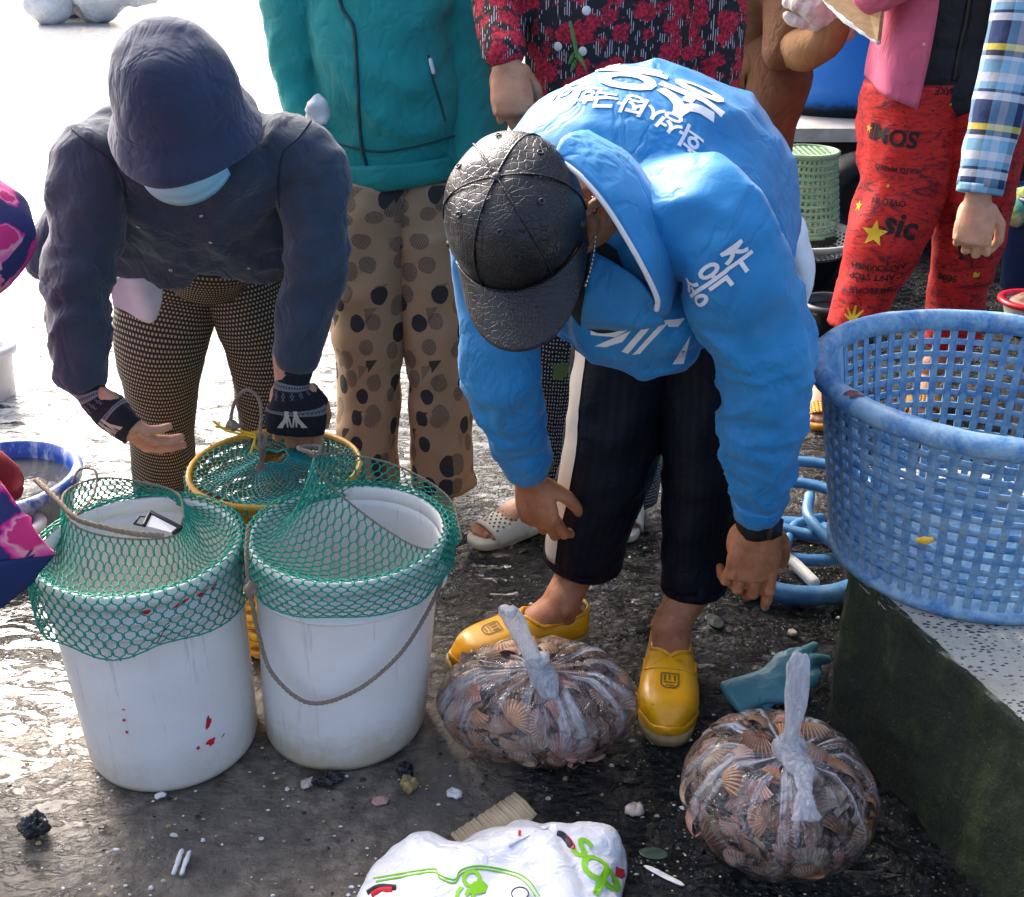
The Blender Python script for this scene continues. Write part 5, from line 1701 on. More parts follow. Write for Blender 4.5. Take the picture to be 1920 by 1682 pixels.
def make_teal():
    root = thing('person', Vector((-.28, 2.42, 0)), 'woman in a zipped teal jacket and geometric print trousers', 'person')
    M = fabric('teal_jersey', (0.002, 0.24, 0.225), 0.8, 0.1, 700, 0.2, 0.12, 0.1)
    Y = 2.47
    sp = [P(746, 296, Y), P(742, 262, Y), P(735, 180, Y), P(722, 80, Y), P(716, -20, Y), P(716, -110, Y), P(716, -160, Y)]
    sr = [(.145, .105), (.150, .11), (.150, .115), (.150, .12), (.158, .125), (.17, .11), (.09, .08)]
    aL = [P(590, -140, Y), P(556, -40, Y), P(548, 70, Y), P(556, 170, Y), P(590, 250, Y - .04)]
    aR = [P(845, -140, Y), P(872, -40, Y), P(886, 80, Y), P(893, 190, Y), P(893, 300, Y - .05)]
    j = MB().limb(sp, sr, 32, .02, ref=(1, 0, 0), ends=True)
    j.limb(aL, [.07, .060, .053, .048, .040], 24, .02).limb(aR, [.07, .062, .060, .060, .054], 24, .02)
    j.ell(P(665, 10, Y - .055), (.07, .06, .06)).ell(P(780, 10, Y - .055), (.07, .06, .06))
    disp = addf(folds(7, .015, (1, 0, -.5), .22, 51, .9), folds(5, .011, (.7, 0, .6), .25, 58), masked(folds(20, .006, (1, 0, .5), .25, 52), aL[2], .14), masked(folds(20, .007, (1, 0, .7), .25, 53), aR[2], .15), masked(folds(11, .011, (.8, 0, -.6), .25, 54), P(790, 60, Y - .1), .15))
    jk = garment(root, 'jacket', j, M, .0075, 6, disp)
    bv = bvh_of(jk)
    Mz = NT('zip_tape', 0.6, (0.002, 0.05, 0.055)).m
    def on(pts, r, mat, nm, off=.001):
        out = []
        for q in cr(np.array([(u, v, 0) for u, v in pts], float), n=8):
            hit = bv.ray_cast(CAMP, ray(q[0], q[1]).normalized())
            if hit[0] is not None: out.append(hit[0] + hit[1] * off)
        if len(out) > 2: return MB().limb(out, [r] * len(out), 8, sub=1).build(nm, mat, jk)
    on([(630, -60), (640, 10), (662, 50), (668, 110), (672, 190), (678, 270), (690, 320)], .0042, Mz, 'front_zip')
    on([(614, 262), (660, 277), (720, 284), (790, 272), (852, 255)], .0025, Mz, 'hem_seam')
    on([(803, 105), (812, 150), (826, 195), (834, 226)], .0026, Mz, 'pocket_zip')
    on([(806, 112), (811, 136)], .0042, NT('zip_pull', 0.3, (0.7, 0.7, 0.7)).m, 'zip_pull', .003)
    m = MB().limb([P(752, 335, Y), P(750, 322, Y), P(746, 290, Y)], [(.143, .104), (.152, .113), (.153, .114)], 48, .008, ref=(1, 0, 0), ends=False)
    m.displace(folds(12, .004, (0, 0, 1), .4, 55)).build('hem_band', M, jk)
    # white and green wad at her side
    MB().ell(P(597, 212, 2.36), (.022, .02, .03)).displace(lambda V, Nn: .010 * fbm(V * 60, 2, 3)).build('tissue', NT('tissue', 0.9, (0.6, 0.62, 0.6)).m, root)
    # trousers
    M2 = t_geo()
    d2 = addf(folds(7, .013, (.2, 0, 1), .3, 61), folds(14, .007, (1, 0, .6), .35, 62))
    lL = [P(700, 330, Y), P(690, 420, Y), P(692, 560, 2.44), P(692, 720, 2.42), P(690, 830, 2.40), P(690, 905, 2.40)]
    lR = [P(805, 330, Y), P(810, 420, Y), P(818, 560, 2.44), P(824, 720, 2.42), P(828, 830, 2.40), P(829, 905, 2.40)]
    legs = MB()
    legs.join(trousers_leg(lL, [.10, .105, .084, .076, .072, .072], 44, .012, disp=d2))
    legs.join(trousers_leg(lR, [.085, .092, .080, .074, .073, .074], 44, .012, disp=d2))
    legs.build('trousers', M2, root)
    b = MB().limb(sp, [(a * .8, c * .8) for a, c in sr], 20, .03, ref=(1, 0, 0))
    b.limb(aL, [.05, .045, .04, .035, .027], 14, .03).limb(aR, [.05, .045, .04, .035, .028], 14, .03)
    for lg in (lL, lR):
        b.limb([sp[0], lg[1], lg[3], lg[4], Vector((lg[4].x, lg[4].y, .05))], [.09, .07, .045, .034, .03], 14, .03)
        b.limb([Vector((lg[4].x, lg[4].y + .02, .035)), Vector((lg[4].x, lg[4].y - .12, .022))], [.028, (.035, .016)], 14, .02, ref=(1, 0, 0))
    bm_ = b.remesh(.012, 4)
    for a, s in ((aL, 1), (aR, -1)):
        w = a[-1]; d = (a[-1] - a[-2]).normalized()
        hm, nm, _, _ = hand_mb(w + d * .03, d, (0, -1, 0), s, [(.3, .4, .3)] * 4, ((.5, .8, -.3), (.3, .9, -.3), (.2, .9, -.3)), .92, vox=.004)
        bm_.join(hm)
    standing_head(root, bm_, sp[-1] + Vector((0, 0, .03)), SKIN_F)
    bm_.build('body', SKIN_F, root)
make_teal()

# ---------------------------------------------------------------- woman in the red floral blouse
def make_red():
    root = thing('person', Vector((.12, 2.3, 0)), 'woman in a red floral blouse standing behind the stooping man', 'person')
    t = NT('red_floral_print', 0.85)
    c = t.coord('Object')
    cw = t.mix(0.03, c, t.noise(c, 28, 3, 0.6, out=1))
    d = t.vor(cw, 26)
    f = t.noise(c, 75, 4, 0.65, 1.2)
    fl = t.math('MULTIPLY', t.step(t.math('ADD', d, t.math('MULTIPLY', f, 0.85)), 0.99, 0.90), 1.0)
    ticks = t.math('MULTIPLY', t.math('GREATER_THAN', t.wave(t.map(c, (1, 1, 0.02)), 75, 2, 2), 0.72), t.math('GREATER_THAN', t.noise(t.map(c, (1, 1, 0.45)), 95, 1), 0.56))
    base = t.mix(ticks, (0.010, 0.009, 0.012), (0.5, 0.42, 0.42))
    red = t.mix(t.step(t.noise(c, 190, 3), 0.4, 0.62), (0.20, 0.004, 0.015), (0.62, 0.012, 0.040))
    t.set('Base Color', t.mix(fl, base, red))
    t.set('Normal', t.bump(t.noise(c, 500, 2), 0.25, 0.0015, t.bump(t.noise(c, 18, 3, 0.5, 1), 0.25, 0.02)))
    Y = 2.3
    sp = [P(1170, 330, Y), P(1165, 230, Y), P(1160, 110, Y), P(1155, 0, Y), P(1152, -110, Y), P(1152, -170, Y)]
    sr = [(.185, .12), (.185, .12), (.183, .115), (.183, .12), (.18, .11), (.09, .08)]
    aL = [P(1000, -140, Y), P(955, -70, Y), P(935, 20, Y - .04), P(945, 96, Y - .13)]
    aR = [P(1310, -140, Y), P(1335, -40, Y), P(1345, 80, Y - .02), P(1338, 200, Y - .05)]
    j = MB().limb(sp, sr, 30, .02, ref=(1, 0, 0))
    j.limb(aL, [.07, .058, .048, .038], 22, .02).limb(aR, [.075, .062, .052, .042], 22, .02)
    jk = garment(root, 'blouse', j, t.m, .008, 6, addf(folds(9, .006, (.2, 0, 1), .3, 71), folds(20, .003, (1, 0, .4), .3, 72)))
    bv = bvh_of(jk)
    Mb = NT('pearl_button', 0.2, (0.65, 0.6, 0.52)).m
    for u, v in ((1093, 96), (1047, 87), (1100, 20)):
        hit = bv.ray_cast(CAMP, ray(u, v).normalized())
        if hit[0]: MB().ell(hit[0] + hit[1] * .002, (.0085, .0085, .003), hit[1].to_track_quat('Z', 'Y').to_matrix(), 18, 8).build('button', Mb, jk)
    # dark placket and a sprig of herbs
    Mg = NT('leaf_green', 0.6, (0.10, 0.19, 0.03)).m
    m = MB()
    for k, (u, v, u2, v2) in enumerate(((1075, 60, 1082, 110), (1082, 110, 1070, 135), (1080, 95, 1066, 120), (1078, 90, 1098, 128), (1070, 40, 1078, 90))):
        a, b_ = P(u, v, Y - .135), P(u2, v2, Y - .14)
        m.limb([a, mid(a, b_), b_], [(.002, .001), (.006, .0012), (.0015, .001)], 8, .008)
    m.build('herb_sprig', Mg, root)
    # dotted dark trousers with green leaf print
    t = NT('dotted_black_cloth', 0.85)
    uv = t.coord('UV')
    d_, _, _ = t.vor_all(uv, 110, 0.25)
    c = t.coord('Object')
    leaf = t.step(t.math('ADD', t.vor(c, 9), t.math('MULTIPLY', t.noise(c, 40, 3), 0.6)), 0.52, 0.47)
    t.set('Base Color', t.mix(leaf, t.mix(t.math('LESS_THAN', d_, 0.22), (0.008, 0.008, 0.011), (0.5, 0.5, 0.5)), (0.12, 0.20, 0.05)))
    lL = [P(1080, 360, Y), P(1050, 600, 2.29), P(1035, 760, 2.29), P(1020, 900, 2.28), P(1012, 975, 2.28)]
    lR = [P(1230, 360, Y), P(1220, 600, 2.33), P(1205, 760, 2.33), P(1195, 880, 2.34), P(1190, 935, 2.34)]
    legs = MB()
    for lg in (lL, lR):
        legs.join(trousers_leg(lg, [.105, .085, .068, .058, .054], 36, .014, disp=folds(9, .005, (.2, 0, 1), .35, 75)))
    legs.build('trousers', t.m, root)
    b = MB().limb(sp, [(a * .8, c_ * .8) for a, c_ in sr], 20, .03, ref=(1, 0, 0))
    b.limb(aL, [.05, .04, .034, .026], 14, .03).limb(aR, [.05, .04, .034, .028], 14, .03)
    for lg in (lL, lR):
        b.limb([sp[0], lg[0], lg[1], lg[2], mid(lg[2], lg[4], .6)], [.09, .08, .06, .045, .035], 14, .03)
    bm_ = b.remesh(.012, 4)
    Ms = NT('cream_foam', 0.6, (0.60, 0.56, 0.43)).m
    Md = NT('strap_hole', 0.9, (0.14, 0.12, 0.09)).m
    for ank, d in ((Vector((.070, 2.275, .09)), (-.80, -.60, 0)), (Vector((.268, 2.37, .09)), (-.12, -1, 0))):
        f = MB(); simple_foot(f, ank, d)
        bm_.join(f.remesh(.004, 3))
        so, st, G, _ = slide_sandal(root, ank, d, Ms)
        bv2 = bvh_of(st)
        for i in range(2, 10, 1):
            for k in range(3, 14, 1):
                p = Vector(G[i][k])
                if (i + k) % 2: continue
                hit = bv2.find_nearest(p + Vector((0, 0, .02)))
                n_ = hit[1] if hit[1].z > 0 else -hit[1]
                MB().ell(hit[0] + n_ * .0008, (.0030, .0030, .0010), n_.to_track_quat('Z', 'Y').to_matrix(), 8, 4).build('strap_hole', Md, st)
    w = aL[-1]; d = (P(962, 205, Y - .17) - w).normalized()
    hm, nm, _, _ = hand_mb(w + d * .020, d, (-.25, -1, .25), -1, [(.9, 1.3, .8), (1.0, 1.35, .8), (1.05, 1.35, .8), (1.05, 1.3, .8)], ((.42, .85, -.5), (.0, .9, -.7), (-.4, .7, -.7)), 1.02)
    bm_.join(hm)
    w = aR[-1]; d = Vector((0, 0, -1))
    h2, _, _, _ = hand_mb(w + d * .02, d, (0, -1, 0), 1, [(.3, .4, .3)] * 4, ((.5, .8, -.3), (.3, .9, -.3), (.2, .9, -.3)), .92, vox=.004)
    bm_.join(h2)
    standing_head(root, bm_, sp[-1] + Vector((0, 0, .03)), SKIN_F)
    bo = bm_.build('body', SKIN_F, root)
    nm.build('fingernails', M_nail, bo)
make_red()

# ---------------------------------------------------------------- woman in pink with the red trousers
def make_pink():
    root = thing('person', Vector((1.12, 2.95, 0)), 'woman in a pink jacket and red printed trousers with yellow stars', 'person')
    Y = 2.98
    Mp = fabric('pink_canvas', (0.58, 0.12, 0.21), 0.85, 0.1, 700, 0.25, 0.08)
    Md = fabric('charcoal_knit', (0.022, 0.025, 0.034), 0.85, 0.15, 500, 0.3, 0.2)
    sp = [P(1790, 165, Y), P(1795, 120, Y), P(1800, 30, Y), P(1800, -60, Y), P(1800, -150, Y), P(1800, -200, Y)]
    sr = [(.16, .105), (.165, .11), (.165, .115), (.175, .12), (.185, .11), (.09, .08)]
    top = MB().limb(sp, sr, 30, .02, ref=(1, 0, 0))
    tp = garment(root, 'zip_top', top, Md, .009, 5, folds(16, .006, (1, 0, .1), .25, 81))
    bv = bvh_of(tp)
    out = []
    for q in cr(np.array([(1822, -30, 0), (1812, 40, 0), (1800, 90, 0), (1790, 150, 0)], float), n=8):
        hit = bv.ray_cast(CAMP, ray(q[0], q[1]).normalized())
        if hit[0]: out.append(hit[0] + hit[1] * .002)
    MB().limb(out, [(.008, .003)] * len(out), 8, sub=1, ref=(1, 0, 0)).build('zip', NT('black_zip', 0.35, (0.01, 0.01, 0.012)).m, tp)
    # open jacket: left panel and right strip, arms
    def panel(rows, nm):
        A = [cr([tuple(p) for p in r], n=8) for r in rows]
        G = cr(np.stack([a.ravel() for a in A]), n=8).reshape(-1, len(A[0]), 3)
        m = MB().grid(G).displace(lambda V, Nn: .005 * fbm(V * 9, 2, 5))
        o = m.build(nm, Mp, root); o.modifiers.new('t', 'SOLIDIFY').thickness = .006
        return o
    p1 = panel([[P(1668, -160, Y + .05), P(1715, -160, Y - .10), P(1775, -160, Y - .15)], [P(1650, 0, Y + .06), P(1690, 0, Y - .10), P(1762, 0, Y - .16)], [P(1632, 90, Y + .06), P(1670, 95, Y - .11), P(1745, 100, Y - .16)], [P(1624, 140, Y + .06), P(1660, 178, Y - .12), P(1720, 206, Y - .16)]], 'jacket_front')
    p2 = panel([[P(1862, -160, Y - .14), P(1900, -160, Y - .10), P(1940, -160, Y + .04)], [P(1868, 0, Y - .15), P(1905, 0, Y - .10), P(1950, 0, Y + .05)], [P(1872, 60, Y - .15), P(1910, 80, Y - .1), P(1955, 90, Y + .05)]], 'jacket_front')
    bvp = bvh_of(p1)
    for u, v in ((1735, 82), (1762, 2)):
        hit = bvp.ray_cast(CAMP, ray(u, v).normalized())
        if hit[0]: MB().ell(hit[0] + Vector((0, -.002, 0)), (.008, .004, .008), None, 14, 8).build('snap_button', NT('pearl_snap', 0.2, (0.6, 0.5, 0.5)).m, p1)
    sl = MB()
    aL = [P(1680, -180, Y), P(1640, -90, Y), P(1640, -20, Y - .1), P(1720, -60, Y - .22)]
    aR = [P(1920, -180, Y), P(1965, -90, Y), P(1985, 20, Y - .02), P(1990, 120, Y - .05)]
    sl.limb(aL, [.07, .062, .056, .045], 20, .02).limb(aR, [.07, .062, .056, .048], 20, .02)
    garment(root, 'sleeves', sl, Mp, .01, 4, folds(14, .005, (1, 0, .4), .3, 82))
    # printed trousers
    t = NT('red_print', 0.7)
    uv = t.coord('UV'); c = t.coord('Object')
    n1 = t.noise(t.map(uv, (1, 2.6, 1)), 11, 5, 0.65, 1.6)
    col = t.ramp(n1, [(0.30, (0.05, 0.003, 0.010)), (0.38, (0.26, 0.006, 0.014)), (0.46, (0.56, 0.012, 0.010)), (0.62, (0.68, 0.020, 0.010)), (0.74, (0.36, 0.008, 0.014))])
    n2 = t.noise(t.map(uv, (1, 3, 1), (0, 0, .3)), 30, 4, 0.6, 2)
    col = t.mix(t.math('MULTIPLY', t.step(n2, 0.55, 0.61), 0.8), col, (0.02, 0.004, 0.008))
    t.set('Base Color', col)
    t.set('Normal', t.bump(t.noise(c, 400, 2), 0.2, 0.001, t.bump(t.noise(c, 20, 3), 0.2, 0.015)))
    lL = [P(1712, 150, Y), P(1703, 230, Y), P(1690, 340, 2.96), P(1655, 460, 2.93), P(1618, 560, 2.93), P(1606, 610, 2.93)]
    lR = [P(1840, 150, Y), P(1840, 230, Y), P(1832, 340, 2.97), P(1815, 460, 2.96), P(1793, 560, 2.96), P(1786, 640, 2.96)]
    legs = MB()
    d2 = addf(folds(7, .012, (.2, 0, 1), .3, 83), folds(15, .006, (1, 0, .4), .3, 84))
    legs.join(trousers_leg(lL, [.120, .122, .110, .095, .076, .072], 40, .014, disp=d2))
    legs.join(trousers_leg(lR, [.115, .114, .104, .088, .076, .072], 40, .014, disp=d2))
    tr = legs.build('trousers', t.m, root)
    bv = bvh_of(tr)
    My = NT('star_yellow', 0.7, (0.70, 0.46, 0.02)).m; Mk = NT('print_black', 0.7, (0.012, 0.006, 0.008)).m
    def star(u, v, size, rot, nm='star'):
        hit = bv.ray_cast(CAMP, ray(u, v).normalized())
        if hit[0] is None: return
        pl = [((1 if i % 2 == 0 else .42) * math.cos(i * math.pi / 5 + rot), (1 if i % 2 == 0 else .42) * math.sin(i * math.pi / 5 + rot)) for i in range(10)]
        decal(nm, flat_mesh_poly([pl]), bv, hit[0], (0, 0, 1), size, My, tr, nrm=hit[1], off=.0015, seg=.01)
    star(1640, 438, .036, .3); star(1768, 428, .030, .8); star(1630, 240, .012, .2); star(1611, 386, .016, .5)
    def word(s_, u, v, size, ang, bold=.02, wide=1.0):
        hit = bv.ray_cast(CAMP, ray(u, v).normalized())
        if hit[0] is None: return
        a = R(ang)
        decal('printed_word', flat_mesh_text(s_, bold), bv, hit[0], Vector((math.sin(a), 0, math.cos(a))), size, Mk, tr, nrm=hit[1], off=.0014, seg=.01, wide=wide)
    word('SOMI', 1672, 255, .056, 186, .03); word('sic', 1690, 425, .085, 12, .03); word('CAN\'T STOP', 1640, 520, .024, 176); word('ART CRANKH', 1645, 502, .022, 176)
    word('SOMI PEOPLE', 1640, 545, .022, 174); word('sasi', 1835, 468, .07, 172, .03); word('OVED IN', 1665, 378, .022, 180); word('MAKE', 1775, 170, .026, 185); word('SOMI', 1775, 520, .024, 180)
    word('CRED MARED', 1680, 318, .018, 182); word('NOT', 1855, 400, .03, 170)
    # yellow hands and splashes of the print
    def blob(u, v, pl, size):
        hit = bv.ray_cast(CAMP, ray(u, v).normalized())
        if hit[0]: decal('printed_hand', flat_mesh_poly(pl), bv, hit[0], (0, 0, 1), size, My, tr, nrm=hit[1], off=.0012, seg=.012)
    fing = []
    for i in range(5):
        a = R(20 + 33 * i); L_ = (.75, 1, 1.05, .95, .7)[i]; w_ = .13
        fing.append([(-.15 * math.cos(a) - w_ * math.sin(a), -.15 * math.sin(a) + w_ * math.cos(a) - .4), (-.15 * math.cos(a) + w_ * math.sin(a), -.15 * math.sin(a) - w_ * math.cos(a) - .4), (L_ * math.cos(a) + .5 * w_ * math.sin(a), L_ * math.sin(a) - .5 * w_ * math.cos(a) - .4), (L_ * math.cos(a) - .5 * w_ * math.sin(a), L_ * math.sin(a) + .5 * w_ * math.cos(a) - .4)])
    blob(1812, 188, fing, .040); blob(1600, 590, fing, .04); blob(1830, 515, [[(-.3, -.3), (.3, -.25), (.35, .3), (.1, .1), (-.1, .35), (-.3, .2)]], .025)
    blob(1665, 348, [[(-.3, -.3), (.2, -.3), (.3, .0), (.05, .3), (-.25, .1)]], .014)
    # body and orange slippers
    b = MB().limb(sp, [(a * .8, c_ * .8) for a, c_ in sr], 20, .03, ref=(1, 0, 0))
    b.limb(aL, [.05, .045, .035, .027], 14, .03).limb(aR, [.05, .045, .035, .027], 14, .03)
    fR, fL = Vector((1.20, 3.0, .09)), Vector((.872, 2.96, .09))
    for lg, ft in ((lL, fL), (lR, fR)):
        b.limb([sp[0], lg[1], lg[3], lg[5], ft], [.09, .08, .06, .045, .034], 14, .03)
    bm_ = b.remesh(.012, 4)
    t = NT('orange_woven', 0.55)
    co = t.coord('UV')
    w = t.math('MULTIPLY', t.wave(co, 5, 0, 0, 'X'), t.wave(co, 3, 0, 0, 'Y'))
    t.set('Base Color', t.mix(w, (0.50, 0.20, 0.008), (0.70, 0.36, 0.03)))
    t.set('Normal', t.bump(w, 0.8, 0.008))
    for ank, d in ((fL, (-.12, -1, 0)), (fR, (-.35, -1, 0))):
        f = MB(); simple_foot(f, ank, d)
        bm_.join(f.remesh(.0045, 3))
        slide_sandal(root, ank, d, t.m)
    for a, s in ((aL, 1), (aR, -1)):
        d = (a[-1] - a[-2]).normalized()
        bm_.join(hand_mb(a[-1] + d * .03, d, (0, -1, .2), s, [(.3, .4, .3)] * 4, ((.5, .8, -.3), (.3, .9, -.3), (.2, .9, -.3)), .92, vox=.004)[0])
    standing_head(root, bm_, sp[-1] + Vector((0, 0, .03)), SKIN_W)
    bm_.build('body', SKIN_W, root)
make_pink()

# ---------------------------------------------------------------- person with the plaid sleeve at the right edge
def make_plaid():
    root = thing('person', Vector((1.42, 2.5, 0)), 'person in a blue and yellow plaid shirt at the right edge', 'person')
    t = NT('plaid_flannel', 0.9)
    uv = t.coord('UV')
    x, y, _ = t.sep(uv)
    def stripes(v, per, stops):
        f = t.math('FRACT', t.math('DIVIDE', v, per))
        return t.ramp(f, stops, 'CONSTANT')
    W, L, N_, Yl, K = (0.62, 0.64, 0.68), (0.20, 0.42, 0.58), (0.012, 0.028, 0.10), (0.72, 0.58, 0.03), (0.02, 0.02, 0.025)
    sy = stripes(y, .155, [(0, L), (.16, W), (.27, L), (.36, N_), (.40, W), (.50, N_), (.80, Yl), (.88, K), (.95, W)])
    sx = stripes(x, .118, [(0, N_), (.25, L), (.45, W), (.62, L), (.80, K), (.92, N_)])
    t.set('Base Color', t.mix(0.40, sy, sx))
    t.set('Normal', t.bump(t.noise(t.coord('Object'), 500, 2), 0.3, 0.0015, t.bump(t.noise(t.coord('Object'), 22, 3), 0.3, 0.015)))
    Y = 2.42
    arm = [P(1975, -180, Y + .06), P(1935, -60, Y + .02), P(1908, 60, Y), P(1880, 170, Y - .02), P(1856, 270, Y - .04), P(1838, 352, Y - .06)]
    m = MB().limb(arm, [.065, .062, .056, .052, .050, .046], 36, .012, ref=(.7, -.7, 0), ends=False)
    m.displace(addf(folds(14, .005, (1, 0, .4), .3, 91), folds(7, .004, (0, 0, 1), .4, 92)))
    m.build('sleeve', t.m, root)
    d = (arm[-1] - arm[-2]).normalized()
    MB().limb([arm[-1] - d * .006, arm[-1] + d * .012], [.0475, .0465], 36, .005, ends=False).build('cuff', t.m, root)
    sp = [P(2100, 380, Y + .1), P(2110, 200, Y + .1), P(2110, 0, Y + .1), P(2110, -150, Y + .1), P(2110, -210, Y + .1)]
    sr = [(.16, .11), (.16, .115), (.165, .12), (.18, .11), (.09, .08)]
    MB().limb(sp, sr, 36, .02, ref=(1, 0, 0)).displace(folds(8, .006, (0, 0, 1), .4, 93)).build('shirt', t.m, root)
    ar2 = [P(2230, -180, Y + .1), P(2270, 0, Y + .1), P(2280, 180, Y + .05), P(2270, 330, Y)]
    MB().limb(ar2, [.065, .06, .054, .046], 28, .015, ref=(.7, -.7, 0)).build('sleeve', t.m, root)
    Mt = fabric('dark_trousers', (0.02, 0.02, 0.03))
    lg = []
    m = MB()
    for u in (2050, 2160):
        p = P(u, 380, Y + .1)
        l = [p, Vector((p.x, p.y, .45)), Vector((p.x, p.y, .06))]
        lg.append(l); m.limb(l, [.10, .08, .065], 24, .03, ends=False)
    m.build('trousers', Mt, root)
    b = MB().limb(sp, [(a * .8, c_ * .8) for a, c_ in sr], 20, .03, ref=(1, 0, 0))
    b.limb(arm, [.05, .045, .04, .036, .03, .027], 14, .03).limb(ar2, [.05, .04, .036, .028], 14, .03)
    for l in lg:
        b.limb(l, [.08, .06, .035], 14, .03); b.limb([l[2] + Vector((0, .02, -.02)), l[2] + Vector((0, -.14, -.035))], [.035, (.038, .02)], 14, .02, ref=(1, 0, 0))
    bm_ = b.remesh(.012, 4)
    w = arm[-1]
    hm, nm, _, _ = hand_mb(w + d * .022, (P(1822, 450, Y - .09) - w).normalized(), (-.45, -.85, .2), -1, [(.85, 1.2, .8), (.95, 1.3, .8), (1.0, 1.3, .8), (1.05, 1.3, .8)], ((.62, .75, -.3), (.05, .95, -.4), (-.45, .8, -.35)), 1.0)
    bm_.join(hm)
    h2 = hand_mb(ar2[-1] + Vector((0, 0, -.03)), (0, 0, -1), (0, -1, 0), 1, [(.3, .4, .3)] * 4, ((.5, .8, -.3), (.3, .9, -.3), (.2, .9, -.3)), .95, vox=.004)[0]
    bm_.join(h2)
    standing_head(root, bm_, sp[-1] + Vector((0, 0, .03)), SKIN_W, hair='short')
    bo = bm_.build('body', SKIN_W, root)
    nm.build('fingernails', M_nail, bo)
make_plaid()

# ---------------------------------------------------------------- person in brown holding a cardboard sheet
def make_brown():
    root = thing('person', Vector((.95, 3.5, 0)), 'person in brown clothes behind, half hidden by the blue jacket', 'person')
    M = fabric('brown_cloth', (0.155, 0.062, 0.022), 0.8, 0.2, 500, 0.25, 0.15)
    Mt = fabric('ochre_sleeve', (0.30, 0.155, 0.06), 0.8, 0.2, 500, 0.25, 0.1)
    Y = 3.5
    sp = [P(1400, 120, Y), P(1400, 40, Y), P(1405, -80, Y), P(1408, -180, Y), P(1408, -220, Y)]
    sr = [(.17, .12), (.17, .12), (.18, .13), (.19, .12), (.09, .08)]
    j = MB().limb(sp, sr, 28, .025, ref=(1, 0, 0))
    a1 = [P(1480, -190, Y), P(1490, -80, Y - .1), P(1482, 40, Y - .2), P(1470, 95, Y - .22)]
    j.limb(a1, [.08, .078, .075, .065], 22, .02)
    # thigh and bent knee of the raised leg
    garment(root, 'shirt', j, M, .010, 5, folds(9, .008, (.5, 0, 1), .3, 101))
    m = MB().limb([P(1400, 110, Y), P(1455, 130, Y - .1), P(1452, 190, Y - .12), P(1444, 260, Y - .12), P(1440, 420, Y - .1), P(1440, 560, Y - .1)], [.12, .10, .088, .068, .06, .055], 30, .015, ends=False)
    m.limb([P(1370, 110, Y), P(1350, 250, Y), P(1345, 400, Y), P(1345, 560, Y)], [.11, .09, .065, .055], 28, .02, ends=False)
    m.displace(folds(9, .006, (.3, 0, 1), .3, 102)).build('trousers', M, root)
    # forearm in an ochre sleeve reaching to the right, white glove
    f = MB().limb([P(1484, 78, Y - .22), P(1512, 92, Y - .30), P(1545, 78, Y - .34), P(1566, 50, Y - .36)], [.060, .056, .050, .042], 24, .015)
    f.displace(folds(12, .007, (.4, 0, 1), .3, 103)).build('sleeve', Mt, root)
    b = MB().limb(sp, [(a * .8, c_ * .8) for a, c_ in sr], 18, .03, ref=(1, 0, 0))
    b.limb([a1[0], a1[1], a1[2], P(1482, 70, Y - .22), P(1545, 78, Y - .32), P(1560, 50, Y - .36)], [.05, .045, .04, .04, .035, .028], 14, .03)
    for us in ((1440, -.1), (1345, 0)):
        p = P(us[0], 560, Y + us[1])
        b.limb([P(us[0], 300, Y + us[1]), p, Vector((p.x, p.y, .03))], [.05, .04, .035], 14, .03); b.limb([Vector((p.x, p.y, .03)), Vector((p.x, p.y - .15, .02))], [.032, (.038, .018)], 14, .02, ref=(1, 0, 0))
    bm_ = b.remesh(.012, 4)
    hm, nm, _, _ = hand_mb(P(1568, 38, Y - .36), (-.75, -.15, .55), (0, -1, .2), -1, [(.5, .6, .4)] * 4, ((.5, .8, -.3), (.3, .9, -.3), (.2, .9, -.3)), 1.0, vox=.004)
    standing_head(root, bm_, sp[-1] + Vector((0, 0, .03)), SKIN_F, hair='short')
    bm_.build('body', SKIN_F, root)
    hm.displace(lambda V, Nn: .007 + .004 * fbm(V * 60, 2)).build('work_glove', fabric('white_cotton_glove', (0.66, 0.60, 0.54), 0.95, .12, 400, .4, .3), root)
    # cardboard sheet with a foil edge, held by that hand
    cb = NT('kraft_board', 0.8)
    c = cb.coord('Object')
    cb.set('Base Color', cb.ramp(cb.noise(cb.map(c, (1, 1, 4)), 30, 4), [(0.3, (0.42, 0.27, 0.13)), (0.7, (0.54, 0.37, 0.20))]))
    q = [P(1545, -8, Y - .46), P(1652, 78, Y - .62), P(1668, -60, Y - .72), P(1600, -120, Y - .55)]
    n_ = (q[1] - q[0]).cross(q[2] - q[0]).normalized() * .012
    e = thing('cardboard_sheet', q[0], 'tan cardboard sheet with a silver edge held in a white glove', 'cardboard')
    MB().add([*q, *[p + n_ for p in q]], [(0, 1, 2, 3), (7, 6, 5, 4), (0, 4, 5, 1), (1, 5, 6, 2), (2, 6, 7, 3), (3, 7, 4, 0)]).build('board', cb.m, e, smooth=False)
    MB().limb([q[0] + n_ * .5, mid(q[0], q[1], .5) + n_ * .5 + Vector((0, 0, -.006)), q[1] + n_ * .5], [(.006, .005), (.009, .006), (.006, .005)], 14, .012).displace(lambda V, Nn: .004 * fbm(V * 50, 2)).build('foil_edge', NT('crumpled_foil', 0.3, (0.6, 0.6, 0.58), Metallic=0.8).m, e)
make_brown()

